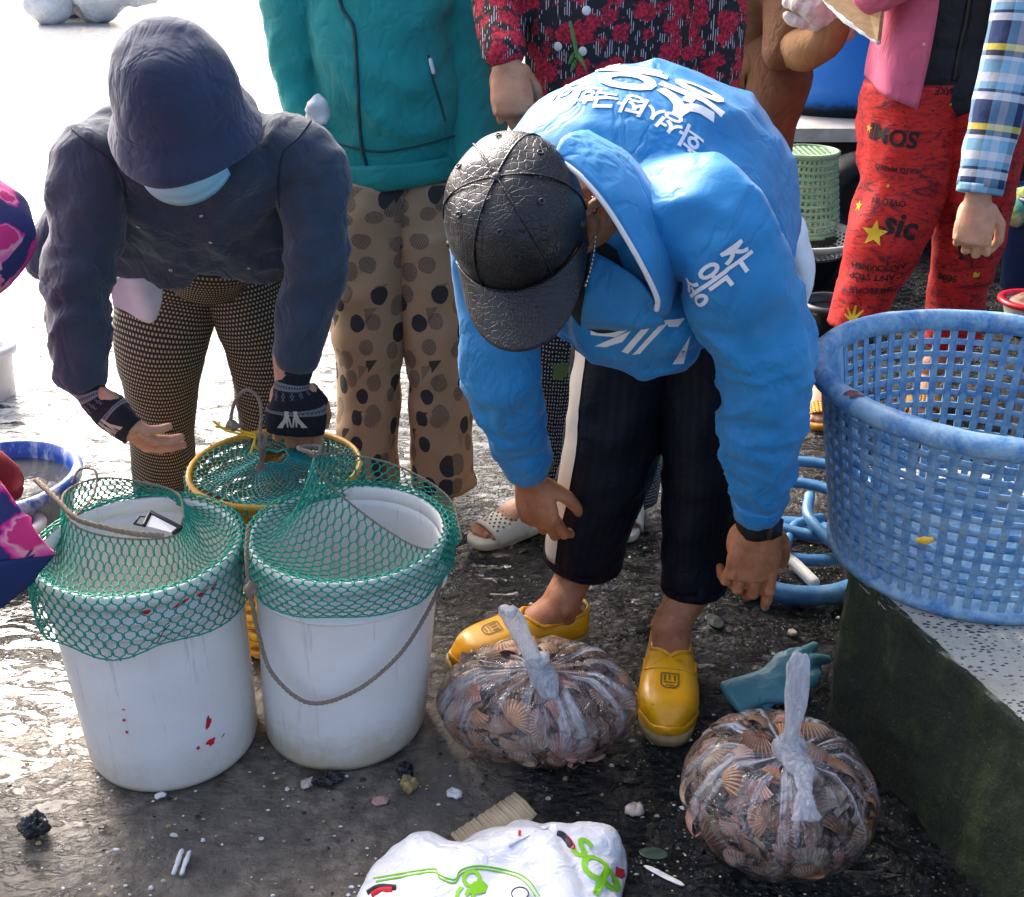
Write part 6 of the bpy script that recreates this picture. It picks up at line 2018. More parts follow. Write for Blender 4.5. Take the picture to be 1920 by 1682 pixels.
# ---------------------------------------------------------------- squatting person in pink floral at the left edge
def make_floral():
    root = thing('person', Vector((-1.05, 1.55, 0)), 'person in pink and navy floral clothes at the left edge', 'person')
    def fl(name, navy):
        t = NT(name, 0.8)
        c = t.coord('Object')
        cw = t.mix(0.05, c, t.noise(c, 18, 3, 0.6, out=1))
        n = t.sep(t.vor(cw, 26, 'SMOOTH_F1', 'Color'))[0]
        m2 = t.noise(c, 16, 3, 0.6, 0.6)
        col = t.ramp(n, [(0.38, (0.020, 0.022, 0.11)), (0.43, (0.20, 0.01, 0.14)), (0.48, (0.66, 0.01, 0.20)), (0.56, (0.72, 0.10, 0.30)), (0.64, (0.74, 0.30, 0.36)), (0.70, (0.60, 0.02, 0.16))], 'EASE')
        col = t.mix(t.step(m2, 0.58, 0.62), col, (0.020, 0.022, 0.11))
        t.set('Base Color', col)
        t.set('Normal', t.bump(t.noise(c, 20, 3), 0.3, 0.015))
        return t.m
    M1 = fl('pink_floral', 0)
    j = MB()
    sp = [Vector((-1.02, 1.62, .36)), Vector((-1.02, 1.58, .55)), Vector((-1.02, 1.52, .78)), Vector((-1.02, 1.48, .95)), Vector((-1.02, 1.46, 1.02))]
    j.limb(sp, [(.18, .13), (.175, .13), (.18, .13), (.18, .11), (.09, .08)], 28, .025, ref=(1, 0, 0))
    el = P(-28, 420, 1.5)
    arm = [Vector((-.86, 1.46, .95)), mid(Vector((-.86, 1.46, .95)), el), el, P(-70, 500, 1.44), P(-190, 560, 1.38)]
    j.limb(arm, [.08, .074, .066, .056, .045], 22, .02)
    garment(root, 'blouse', j, M1, .009, 5, folds(9, .006, (.4, 0, 1), .3, 111))
    # knee under a floral skirt with a navy border
    kn = P(-330, 960, 1.46)
    G = []
    top = [P(-80, 850, 1.42), P(-20, 880, 1.40), P(28, 940, 1.38), P(52, 975, 1.37)]
    midr = [P(-100, 960, 1.38), P(-30, 990, 1.36), P(40, 1000, 1.36), P(76, 1005, 1.36)]
    m2 = [P(-110, 1020, 1.36), P(-40, 1050, 1.345), P(30, 1045, 1.35), P(104, 1036, 1.36)]
    low = [P(-110, 1160, 1.35), P(-50, 1160, 1.34), P(0, 1140, 1.345), P(60, 1090, 1.355)]
    def sheet(rows, nm, mat):
        A = [cr([tuple(p) for p in r], n=8) for r in rows]
        g = cr(np.stack([a.ravel() for a in A]), n=8).reshape(-1, len(A[0]), 3) if len(A) > 2 else np.linspace(A[0], A[1], 9)
        o = MB().grid(g).displace(lambda V, Nn: .004 * fbm(V * 18, 2, 4)).build(nm, mat, root); o.modifiers.new('t', 'SOLIDIFY').thickness = .006
        return o
    sheet([top, midr, m2], 'skirt', M1)
    sheet([m2, low], 'skirt_border', fabric('navy_cotton', (0.006, 0.022, 0.10)))
    b = MB().limb(sp, [(.14, .10), (.14, .10), (.145, .105), (.145, .09), (.06, .06)], 20, .03, ref=(1, 0, 0))
    b.limb(arm, [.05, .05, .042, .036, .028], 14, .03)
    for s in (0, 1):
        k = kn + Vector((-.04 - .25 * s, .05, .02))
        b.limb([Vector((-.98 - .15 * s, 1.62, .34)), k, Vector((k.x, k.y + .12, .06))], [.085, .055, .036], 16, .03)
        b.limb([Vector((k.x, k.y + .14, .035)), Vector((k.x, k.y - .03, .025))], [.034, (.04, .02)], 14, .02, ref=(1, 0, 0))
    bm_ = b.remesh(.012, 4)
    d = (arm[-1] - arm[-2]).normalized()
    bm_.join(hand_mb(arm[-1] + d * .03, d, (0, -1, .2), -1, [(.4, .5, .3)] * 4, ((.5, .8, -.3), (.3, .9, -.3), (.2, .9, -.3)), .92, vox=.004)[0])
    standing_head(root, bm_, sp[-1] + Vector((0, 0, .02)), SKIN_F)
    bm_.build('body', SKIN_F, root)
    Mtr = fabric('maroon_cloth', (0.10, 0.006, 0.012))
    tl = MB()
    for s in (0, 1):
        k = kn + Vector((-.04 - .25 * s, .05, .02))
        tl.limb([Vector((-.98 - .15 * s, 1.62, .34)), k, Vector((k.x, k.y + .11, .10))], [.10, .07, .052], 22, .02)
    tl.build('trousers', Mtr, root)
    # dark red cloth on the knee
    MB().limb([P(-30, 890, 1.45), P(10, 915, 1.45), P(30, 925, 1.44)], [(.04, .02), (.035, .015), (.015, .008)], 16, .012).displace(folds(20, .005, (1, 0, 0), .4, 5)).build('red_cloth', fabric('dark_red_cloth', (0.22, 0.012, 0.015)), root)
make_floral()
# ================================================================ BAGS OF SCALLOPS
def scallop_mesh():
    def valve(sg):
        na, nr = 27, 6
        G = []
        for i in range(nr + 1):
            s = i / nr
            row = []
            for k in range(na):
                a = R(-74) + R(148) * k / (na - 1)
                rr = 0.030 * s * (1 + .04 * math.cos(2 * a)) * (1 + .022 * math.cos(math.pi * k) * s)
                rib = .0014 * math.cos(math.pi * k) * min(1, s * 1.4)
                x, y = rr * math.sin(a), rr * math.cos(a) - .012
                z = sg * (.0115 * (1 - (2 * s - .85) ** 2 * .62) * (math.cos(a * .95) ** .5) * (1 if s < 1 else 0) + (rib if s < 1 else 0))
                if i == 0: z = sg * .003
                row.append((x, y, z))
            G.append(row)
        return G
    m = MB()
    m.grid(valve(1)); m.grid([r[::-1] for r in valve(-1)])
    m.box((0, -.014, 0), (.022, .008, .005))
    return m
def t_scallop(name, a, b, c):
    t = NT(name, 0.38)
    uv = t.coord('UV'); co = t.coord('Object')
    x, y, _ = t.sep(uv)
    bands = t.noise(t.vmath('ADD', t.map(uv, (2.5, 9, 1)), t.map(t.coord('Object'), (0, 0, 0))), 1.0, 4, 0.6)
    rn = t.rnd()
    st = t.math('SINE', t.math('MULTIPLY', x, 82))
    col = t.mix(t.step(t.math('ADD', bands, t.math('MULTIPLY', t.math('SUBTRACT', rn, .5), .25)), 0.38, 0.62), a, b)
    col = t.mix(t.step(st, 0.2, 0.9), col, c)
    col = t.mix(t.math('MULTIPLY', rn, 0.35), col, (0.08, 0.045, 0.04))
    t.set('Base Color', col)
    t.set('Normal', t.bump(st, 0.35, 0.002, t.bump(t.noise(co, 260, 3), 0.4, 0.002)))
    return t.m
SC_M = [t_scallop('scallop_orange', (0.48, 0.17, 0.06), (0.64, 0.32, 0.15), (0.74, 0.52, 0.34)),
        t_scallop('scallop_pink', (0.44, 0.17, 0.12), (0.60, 0.32, 0.23), (0.74, 0.56, 0.45)),
        t_scallop('scallop_brown', (0.16, 0.065, 0.032), (0.32, 0.155, 0.08), (0.52, 0.33, 0.19)),
        t_scallop('scallop_cream', (0.40, 0.27, 0.17), (0.55, 0.45, 0.32), (0.50, 0.24, 0.14))]
SCD = []
for k in range(4):
    me = scallop_mesh().mesh('scallop')
    me.materials.append(SC_M[k])
    SCD.append(me)

def t_film(seed):
    t = NT('clear_film_%d' % seed, 0.08)
    nt = t.t
    uv = t.coord('UV')
    x, y, _ = t.sep(uv)
    # y = 0 at the bottom, 1 at the knot; pleats run up to the knot
    pl = t.noise(t.map(uv, (30, 1.1, 1), (0, 0, 0), (seed, seed, 0)), 1.0, 4, 0.6, 0.5)
    near = t.step(y, 0.38, 0.85)
    cr_ = t.noise(t.map(t.coord('Object'), (1, 1, 1)), 34, 4, 0.6, 1.8)
    fac = t.math('ADD', t.math('MULTIPLY', t.step(pl, 0.47, 0.66), t.math('MULTIPLY_ADD', near, 0.80, 0.07)), t.math('MULTIPLY', t.step(cr_, 0.57, 0.67), 0.17))
    fac = t.math('ADD', fac, t.math('MULTIPLY', t.step(y, 0.90, 1.0), 0.5), clamp=True)
    fr = nt.nodes.new('ShaderNodeLayerWeight'); fr.inputs['Blend'].default_value = 0.25
    t.set('Base Color', (0.80, 0.80, 0.82)); t.set('Roughness', 0.22)
    tr = nt.nodes.new('ShaderNodeBsdfTransparent'); tr.inputs[0].default_value = (0.97, 0.97, 0.98, 1)
    gl = nt.nodes.new('ShaderNodeBsdfGlossy'); gl.inputs['Roughness'].default_value = 0.07; gl.inputs[0].default_value = (1, 1, 1, 1)
    bp = t.bump(t.math('ADD', pl, t.math('MULTIPLY', cr_, 0.8)), 1.0, 0.02)
    nt.links.new(bp, gl.inputs['Normal']); t.set('Normal', bp); nt.links.new(bp, fr.inputs['Normal'])
    m1 = nt.nodes.new('ShaderNodeMixShader'); m2 = nt.nodes.new('ShaderNodeMixShader')
    nt.links.new(t.math('MULTIPLY_ADD', fr.outputs['Fresnel'], 0.8, 0.06), m1.inputs[0])
    nt.links.new(tr.outputs[0], m1.inputs[1]); nt.links.new(gl.outputs[0], m1.inputs[2])
    nt.links.new(fac, m2.inputs[0]); nt.links.new(m1.outputs[0], m2.inputs[1]); nt.links.new(t.b.outputs[0], m2.inputs[2])
    nt.links.new(m2.outputs[0], nt.nodes['Material Output'].inputs['Surface'])
    return t.m
def t_knot():
    t = NT('gathered_film', 0.22)
    nt = t.t
    c = t.coord('Object')
    n = t.noise(t.map(c, (1, 1, .25)), 130, 4, 0.6, 0.8)
    t.set('Base Color', (0.82, 0.83, 0.86)); t.set('Normal', t.bump(n, 1.0, 0.012))
    t.set('Transmission Weight', 0.0)
    tl = nt.nodes.new('ShaderNodeBsdfTranslucent'); tl.inputs[0].default_value = (.8, .82, .86, 1)
    m0 = nt.nodes.new('ShaderNodeMixShader'); m0.inputs[0].default_value = .4
    nt.links.new(t.b.outputs[0], m0.inputs[1]); nt.links.new(tl.outputs[0], m0.inputs[2])
    tr = nt.nodes.new('ShaderNodeBsdfTransparent')
    m1 = nt.nodes.new('ShaderNodeMixShader')
    nt.links.new(t.math('MULTIPLY_ADD', t.step(n, 0.35, 0.65), 0.35, 0.60), m1.inputs[0])
    nt.links.new(tr.outputs[0], m1.inputs[1]); nt.links.new(m0.outputs[0], m1.inputs[2])
    nt.links.new(m1.outputs[0], nt.nodes['Material Output'].inputs['Surface'])
    return t.m
M_film_knot = t_knot()

def scallop_bag(c, rad, knot, loop_pts, label, shells_label, seed, weights, group, squash=0.62, extra=None):
    rr = random.Random(seed)
    e = thing('shellfish_bag', Vector((c.x, c.y, 0)), label, 'bag')
    # ---- shells, packed against the film and stacked inside
    ax, ay, az = rad
    pts = []
    def inside(p, k):
        q = ((p[0]) / ax) ** 2 + ((p[1]) / ay) ** 2 + ((p[2] - az * .95) / az) ** 2
        return q < k
    tries = 0
    shells = []
    while len(shells) < 150 and tries < 30000:
        tries += 1
        u = Vector((rr.gauss(0, 1), rr.gauss(0, 1), rr.gauss(0, 1))).normalized()
        k = rr.uniform(.87, .91) if len(shells) < 105 else rr.uniform(.3, .66)
        p = Vector((u.x * ax * k, u.y * ay * k, az * .95 + u.z * az * k * .98))
        if p.z < .014 or p.z > az * 1.82: continue
        if any((p - q[0]).length < (.0335 if len(shells) < 105 else .029) for q in shells): continue
        n = Vector((u.x / ax, u.y / ay, u.z / az)).normalized() + Vector((rr.gauss(0, .22), rr.gauss(0, .22), rr.gauss(0, .22)))
        shells.append((p, n.normalized()))
    for p, n in shells:
        k = rr.choices(range(4), weights)[0]
        o = bpy.data.objects.new('scallop', SCD[k]); COL.objects.link(o)
        q = n.to_track_quat('Z', 'Y').to_matrix() @ Matrix.Rotation(rr.uniform(0, 6.28), 3, 'Z')
        s_ = rr.uniform(.80, 1.30)
        o.matrix_world = Matrix.Translation(Vector((c.x, c.y, 0)) + p) @ q.to_4x4() @ Matrix.Scale(s_, 4)
        tag(o, ('ribbed orange', 'ribbed pink', 'dark brown ribbed', 'cream ribbed')[k] + ' scallop inside the ' + shells_label, 'scallop', group)
    # ---- film
    nu, nv = 150, 44
    rings = []
    kz = knot - Vector((c.x, c.y, 0))
    for j in range(nv + 1):
        s = j / nv
        ring = []
        for i in range(nu):
            a = 2 * math.pi * i / nu
            if s < .72:
                ph = (s / .72) * math.pi * .80
                x, y, z = ax * math.sin(ph) * math.cos(a), ay * math.sin(ph) * math.sin(a), az * .95 - az * math.cos(ph)
                z = max(z, .003 + .0005 * math.sin(i))
                pl = .0
            else:
                k = (s - .72) / .28
                ph = math.pi * .80
                x0, y0, z0 = ax * math.sin(ph) * math.cos(a), ay * math.sin(ph) * math.sin(a), az * .95 - az * math.cos(ph)
                kk = k * k * (3 - 2 * k) * .5 + k * .5
                kr = .011
                x = x0 * (1 - kk) + (kz.x + kr * math.cos(a)) * kk; y = y0 * (1 - kk) + (kz.y + kr * math.sin(a)) * kk; z = z0 * (1 - k ** 1.5) + kz.z * k ** 1.5
            ring.append((x, y, z))
        rings.append(ring)
    A = np.array(rings)
    # shell bumps pushing through the film, pleats towards the knot
    D = A - np.array([0, 0, az * .95]); D /= np.linalg.norm(D, axis=2)[:, :, None] + 1e-9
    sgrid = np.linspace(0, 1, nv + 1)[:, None]
    agrid = np.linspace(0, 2 * np.pi, nu, endpoint=False)[None, :]
    ple = np.zeros((nv + 1, nu))
    for f_, am in ((17, .4), (29, .35), (43, .25)):
        ple += am * np.abs(np.sin(agrid * f_ * .5 + seed + 1.5 * np.sin(agrid * 3 + f_)))
    fall = np.clip((sgrid - .35) / .4, 0, 1) * np.clip((1.02 - sgrid) / .12, 0, 1)
    bump = fbm((A / .03).reshape(-1, 3), 2, seed).reshape(nv + 1, nu)
    mask = np.clip((A[:, :, 2] - .006) / .03, 0, 1)
    A = A + D * (.004 * bump * mask + (ple - .5) * .0065 * fall)[:, :, None]
    A[:, :, 2] = np.maximum(A[:, :, 2], .002)
    A = A + np.array([c.x, c.y, 0])
    MB().loft(A, True, False, us=np.linspace(0, 1, nu + 1), vs=np.linspace(0, 1, nv + 1)).build('film', t_film(seed), e)
    # ---- knot, loop handle and loose end
    MB().ell(knot + Vector((0, 0, .004)), (.021, .018, .019)).displace(lambda V, Nn: .008 * ridge(V * 48, seed) + .003 * fbm(V * 110, 2)).build('knot', M_film_knot, e)
    for lp in loop_pts:
        pts, w = lp
        m = MB().limb(pts, w, 14, .006, ref=(1, 0, 0))
        m.displace(lambda V, Nn: .0022 * ridge(V * np.array([130, 130, 12]), seed + 3))
        m.build('handle', M_film_knot, e)
    return e
c1 = P(1013, 1330, Z=0.06); c1 = Vector((c1.x - .004, 1.515, 0))
kn1 = P(1010, 1250, 1.475)
scallop_bag(c1, (.170, .128, .092), kn1, [([kn1 + Vector((-.004, 0, 0)), P(985, 1205, 1.47), P(965, 1165, 1.465), P(950, 1142, 1.465), P(962, 1150, 1.46)], [(.013, .008), (.014, .008), (.016, .007), (.013, .006), (.008, .005)]), ([kn1, P(1022, 1275, 1.45), P(1032, 1305, 1.435)], [(.018, .012), (.022, .010), (.012, .006)])],
            'clear knotted bag of orange scallops in front of the man\'s clogs', 'knotted bag nearer the white pails', 5, [5, 4, 2, 2], 'scallops in the orange-tinted bag')
c2 = P(1466, 1530, Z=0.05); c2 = Vector((c2.x - .012, 1.280, 0))
kn2 = P(1478, 1410, 1.255)
scallop_bag(c2, (.144, .140, .108), kn2, [([kn2, P(1487, 1365, 1.25), P(1494, 1310, 1.25), P(1496, 1255, 1.255), P(1502, 1228, 1.26)], [(.012, .008), (.011, .007), (.015, .005), (.017, .004), (.010, .003)]), ([kn2, P(1500, 1435, 1.22), P(1518, 1455, 1.205)], [(.016, .012), (.020, .012), (.012, .008)]), ([P(1508, 1440, 1.21), P(1508, 1490, 1.17), P(1512, 1535, 1.15)], [(.014, .005), (.010, .004), (.020, .004)])],
            'clear knotted bag of brown scallops beside the mossy block', 'knotted bag beside the mossy block', 9, [2, 4, 6, 2], 'scallops in the brown-tinted bag')

# ================================================================ WHITE CARRIER BAG AND CARDBOARD SCRAP
def carrier_bag():
    t = NT('white_carrier_plastic', 0.30)
    c = t.coord('Object')
    t.set('Base Color', t.ramp(t.noise(c, 14, 3), [(0.3, (0.66, 0.67, 0.71)), (0.7, (0.76, 0.77, 0.79))]))
    t.set('Subsurface Weight', 0.0)
    wr = t.noise(t.map(c, (1, 1.6, 1), (0, 0, .5)), 26, 3, 0.5, 0.6)
    t.set('Normal', t.bump(wr, 0.5, 0.018))
    e = thing('carrier_bag', P(925, 1640, Z=0), 'crumpled white carrier bag with green lettering lying in front', 'bag')
    out = [(668, 1682), (690, 1630), (735, 1600), (780, 1592), (840, 1590), (880, 1560), (940, 1540), (1000, 1536), (1070, 1555), (1110, 1562), (1140, 1553), (1172, 1575), (1178, 1620), (1165, 1682), (1160, 1800), (1050, 1860), (850, 1870), (690, 1800)]
    Lp = [P(u, v, Z=.02) for u, v in out]
    B = cr([(*p,) for p in Lp + [Lp[0]]], n=7)[:-1]
    cc = B.mean(axis=0); cc[2] = .10
    rings = []
    for k in np.linspace(0, 1, 26):
        ph = k * math.pi / 2
        r = math.cos(ph) ** .85
        ring = cc + (B - cc) * np.array([r, r, 0])
        ring[:, 2] = .003 + .075 * math.sin(ph) ** .8
        rings.append(ring)
    low = B.copy(); low = cc + (low - cc) * np.array([.93, .93, 0]); low[:, 2] = .001
    m = MB().loft([low] + rings)
    m.displace(lambda V, Nn: (.016 * fbm(V * 8, 2, 6) + .010 * ridge(V * np.array([16, 11, 12]) + .6 * vn(V * 9)[:, None], 3) + .0022 * ridge(V * 34, 8)) * np.clip(V[:, 2] / .03, 0, 1))
    o = m.build('film', t.m, e)
    bv = bvh_of(o)
    Mg = NT('green_print', 0.4, (0.22, 0.55, 0.015)).m; Mr = NT('red_print', 0.4, (0.6, 0.01, 0.02)).m; Mk = NT('black_print', 0.4, (0.02, 0.02, 0.02)).m
    def on(u, v):
        return bv.ray_cast(CAMP, ray(u, v).normalized())[0]
    def pr(nm, flat, u, v, size, ang, mat, wide=1.0):
        p = on(u, v)
        if p is None: bpy.data.meshes.remove(flat); return
        a = R(ang)
        decal(nm, flat, bv, p, Vector((math.sin(a), math.cos(a) * .7, math.cos(a) * .7)), size, mat, o, off=.0016, seg=.006, wide=wide, nrm=(0, -.45, .89))
    pr('lettering', flat_mesh_text('P', .03), 1138, 1662, .066, 25, Mg); pr('lettering', flat_mesh_text('C', .03), 1112, 1624, .050, 30, Mg, 1.1)
    pr('lettering', flat_mesh_text('S', .03), 1090, 1592, .044, 35, Mg, 1.2)
    pr('lettering', flat_mesh_text('GO', .03), 880, 1664, .036, -70, Mg)
    pr('emblem', flat_mesh_poly([[(-1, -.6), (-.2, -.9), (.8, -.5), (1, .4), (.3, .9), (-.7, .6)]]), 898, 1664, .012, 0, Mg)
    pr('red_mark', flat_mesh_poly([[(-.4, -1), (.4, -.8), (.5, .9), (-.3, 1)]]), 974, 1562, .005, 0, Mr)
    pr('red_mark', flat_mesh_poly([[(-1, -1), (1, -.6), (.8, 1), (-.8, .6)]]), 1163, 1638, .009, 0, Mr)
    for a, b in (([(1045, 1564), (1056, 1568), (1070, 1588)], Mk), ([(1058, 1570), (1066, 1578), (1074, 1592)], Mr), ([(690, 1676), (710, 1665), (742, 1666)], Mk), ([(698, 1680), (714, 1671), (735, 1670)], Mr)):
        q = [on(*p) for p in a]
        if all(q):
            q = [on(p[0], p[1]) for p in cr([(u, v, 0) for u, v in a], n=5)]
            MB().limb([p + Vector((0, -.0005, .0012)) for p in q if p], [(.005, .0012)] * len([p for p in q if p]), 8, sub=1).build('swash', b, o)
    for ln in ([(700, 1648), (745, 1640), (812, 1630), (822, 1640), (852, 1650), (864, 1632), (900, 1624), (960, 1635), (990, 1650), (1012, 1680)], [(705, 1654), (748, 1646), (812, 1636), (826, 1648), (852, 1656), (866, 1638), (900, 1630), (958, 1641), (984, 1655), (1004, 1681)]):
        q = [on(p[0], p[1]) for p in cr([(u, v, 0) for u, v in ln], n=6)]
        q = [p + Vector((0, -.0003, .0008)) for p in q if p]
        MB().limb(q, [(.0016, .0008)] * len(q), 6, sub=1).build('printed_line', Mg, o)
    q = [on(975 + 16 * math.cos(a), 1676 + 12 * math.sin(a)) for a in np.linspace(0, 6.28, 20)]
    q = [p + Vector((0, 0, .0008)) for p in q if p]
    if len(q) > 4: MB().limb(q, [.0009] * len(q), 6, sub=1).build('printed_ring', Mk, o)
carrier_bag()

def cardboard_scrap():
    t = NT('corrugated_board', 0.85)
    c = t.coord('Object')
    t.set('Base Color', t.ramp(t.noise(c, 30, 4), [(0.3, (0.40, 0.31, 0.19)), (0.7, (0.56, 0.46, 0.31))]))
    A, B, D = P(966, 1488, Z=.012), P(1006, 1533, Z=.008), P(845, 1566, Z=.008)
    x = (D - A); y = (B - A)
    N = 60
    rows = []
    for i in range(N + 1):
        s = i / N
        top = A + x * s
        bot = A + x * s + y * (1 + .5 * s)
        z = .0012 * math.sin(s * 22 * 2 * math.pi)
        edge = Vector((0, .0012 * math.sin(s * 60), 0))
        rows.append([tuple(top + edge + Vector((0, 0, z))), tuple(mid(top, bot) + Vector((0, 0, z + .006))), tuple(bot + Vector((0, 0, z + .004)))])
    o = MB().grid(rows).build('cardboard_scrap', t.m)
    o.modifiers.new('t', 'SOLIDIFY').thickness = .003
    tag(o, 'torn corrugated cardboard corner sticking out behind the white carrier bag', 'cardboard')
cardboard_scrap()

# ================================================================ RUBBER GLOVE
def rubber_glove():
    t = NT('teal_rubber', 0.42)
    c = t.coord('Object')
    t.set('Base Color', t.ramp(t.noise(c, 12, 4), [(0.3, (0.035, 0.20, 0.25)), (0.7, (0.12, 0.31, 0.34))]))
    t.set('Normal', t.bump(t.noise(c, 40, 4, 0.6, 1), 0.4, 0.008))
    e = thing('rubber_glove', P(1450, 1300, Z=0), 'teal rubber glove lying on the dark ground behind the brown bag', 'glove')
    m = MB()
    m.limb([P(1372, 1308, Z=.012), P(1420, 1290, Z=.02), P(1460, 1280, Z=.026), P(1490, 1262, Z=.024)], [(.040, .010), (.038, .014), (.044, .020), (.040, .018)], 20, .01, ref=(.3, 1, .2))
    for q in ([P(1470, 1262, Z=.03), P(1478, 1232, Z=.036), P(1500, 1222, Z=.03)], [P(1485, 1258, Z=.03), P(1502, 1228, Z=.042), P(1528, 1212, Z=.032)], [P(1500, 1262, Z=.03), P(1522, 1240, Z=.036), P(1552, 1236, Z=.022)], [P(1500, 1285, Z=.022), P(1525, 1270, Z=.026), P(1530, 1255, Z=.016)], [P(1450, 1275, Z=.022), P(1462, 1238, Z=.03), P(1482, 1232, Z=.024)]):
        m.limb(q, [.013, .0125, .010], 14, .008)
    g = m.remesh(.0036, 4).displace(folds(26, .003, (1, .4, 0), .3, 6))
    g.build('hand', t.m, e)
    G = []
    for k in np.linspace(0, 1, 7):
        a, b = P(1366, 1310, Z=.006), P(1440, 1335, Z=.004)
        a2, b2 = P(1410, 1282, Z=.022), P(1462, 1310, Z=.02)
        row = [tuple(a.lerp(b, s).lerp(a2.lerp(b2, s), k) + Vector((0, 0, .008 * math.sin(s * math.pi) * (1 - k * .3)))) for s in np.linspace(0, 1, 13)]
        G.append(row)
    cu = MB().grid(G).displace(lambda V, Nn: .002 * fbm(V * 40, 2)).build('cuff', NT('dark_teal_rubber', 0.4, (0.015, 0.13, 0.19)).m, e)
    cu.modifiers.new('t', 'SOLIDIFY').thickness = .004
rubber_glove()

# ================================================================ BLUE PIPE HOOPS BEHIND THE BLOCK
def hoops():
    t = NT('blue_pipe', 0.4)
    c = t.coord('Object')
    t.set('Base Color', t.mix(t.step(t.noise(c, 18, 5, 0.7), 0.45, 0.8), (0.035, 0.145, 0.30), (0.15, 0.30, 0.44)))
    Mw = NT('white_pvc', 0.5, (0.62, 0.62, 0.58)).m
    cx, cy = .56, 2.02
    spec = [((1545, 1028), .150, .135, .022, .018, 0.0, 'lowest blue pipe hoop with white pvc joints beside the man\'s hand'),
            ((1560, 965), .155, .13, .055, .012, .1, 'middle blue pipe hoop stacked behind the mossy block'),
            ((1560, 915), .16, .13, .10, .011, -.1, 'topmost blue pipe hoop stacked behind the mossy block')]
    p0 = P(1490, 1048, Z=.02)
    for k, (dx, dy, rx, ry, z, r, tl, lab) in enumerate([(0, 0, .158, .145, .021, .020, 0, 'lowest thick blue pipe hoop with white joints beside the man\'s hand'), (.03, .10, .150, .15, .052, .0125, .10, 'middle blue pipe hoop of the stack behind the mossy block'), (.07, .16, .16, .16, .080, .0125, .06, 'topmost blue pipe hoop of the stack behind the mossy block')]):
        cc = p0 + Vector((dx, dy, 0))
        e = thing('pipe_hoop', Vector((cc.x, cc.y, 0)), lab, 'hoop', 'blue pipe hoops')
        pts = [Vector((cc.x + rx * math.cos(a), cc.y + ry * math.sin(a), z + tl * (.1 + ry * math.sin(a)))) for a in np.linspace(0, 2 * math.pi, 73)]
        MB().limb(pts, [(r, r * 1.15)] * 73, 14, sub=1, ref=(0, 0, 1), ends=False).build('pipe', t.m, e)
        if k == 0:
            for a0, a1 in ((Vector((cc.x - .150, cc.y - .05, .03)), Vector((cc.x - .11, cc.y + .01, .045))), (Vector((cc.x + .012, cc.y - .118, .035)), Vector((cc.x - .03, cc.y - .03, .05)))):
                MB().limb([a0, a1], [.0125] * 2, 16, .01).build('pvc_joint', Mw, e)
            MB().limb([cc + Vector((-.03, -.03, .05)), cc + Vector((.01, .06, .05)), cc + Vector((.08, .11, .04))], [.011] * 3, 14, .012).build('cross_pipe', t.m, e)
            MB().limb([cc + Vector((.10, -.10, .045)), cc + Vector((.03, .02, .085)), cc + Vector((.05, .12, .09))], [.012] * 3, 14, .012).build('cross_pipe', t.m, e)
hoops()

# ================================================================ LEFT EDGE: BLUE TUB, WHITE BASIN
def tub(c, r, h, label, mat, water=None, name='tub', wall=.012):
    e = thing(name, c, label, 'tub')
    prof = [(r * .82, .0), (r * .84, .002), (r * .97, h - .03), (r + .012, h - .028), (r + .016, h - .012), (r + .008, h), (r - .004, h - .002), (r - wall, h - .03), (r * .82 - wall, .012), (0.001, .012)]
    MB().lathe(prof, c, 72).build('shell', mat, e)
    if water:
        MB().lathe([(.001, h * .72), (r * .92, h * .72), (r * .92, h * .71), (.001, h * .71)], c, 48).displace(lambda V, Nn: .002 * fbm(V * 30, 2)).build('water', water, e)
    return e
t = NT('worn_blue_rim', 0.35)
_c = t.coord('Object')
t.set('Base Color', t.mix(t.step(t.noise(t.map(_c, (1, 1, .4)), 10, 5, 0.7), 0.52, 0.66), (0.006, 0.055, 0.30), (0.42, 0.50, 0.60)))
M_worn = t.m
Mwat = NT('murky_water', 0.06, (0.05, 0.05, 0.045))
Mwat.set('Normal', Mwat.bump(Mwat.noise(Mwat.coord('Object'), 40, 4), 0.5, 0.01))
cT = P(-8, 890, Z=.14)
tub(Vector((cT.x, cT.y, 0)), .170, .145, 'round blue tub with a worn rim and murky water at the left edge', M_worn, Mwat.m)
cT2 = P(-40, 645, Z=.16)
tub(Vector((cT2.x, cT2.y, 0)), .085, .16, 'white basin cut off by the left edge behind the blue tub', plain('white_basin', (0.66, 0.66, 0.66), 0.4), None, 'basin')
cT3 = P(18, 985, Z=.10)
tub(Vector((cT3.x, cT3.y + .02, 0)), .05, .10, 'small white bowl beside the pink floral skirt', plain('white_bowl', (0.62, 0.62, 0.6), 0.4), None, 'bowl')

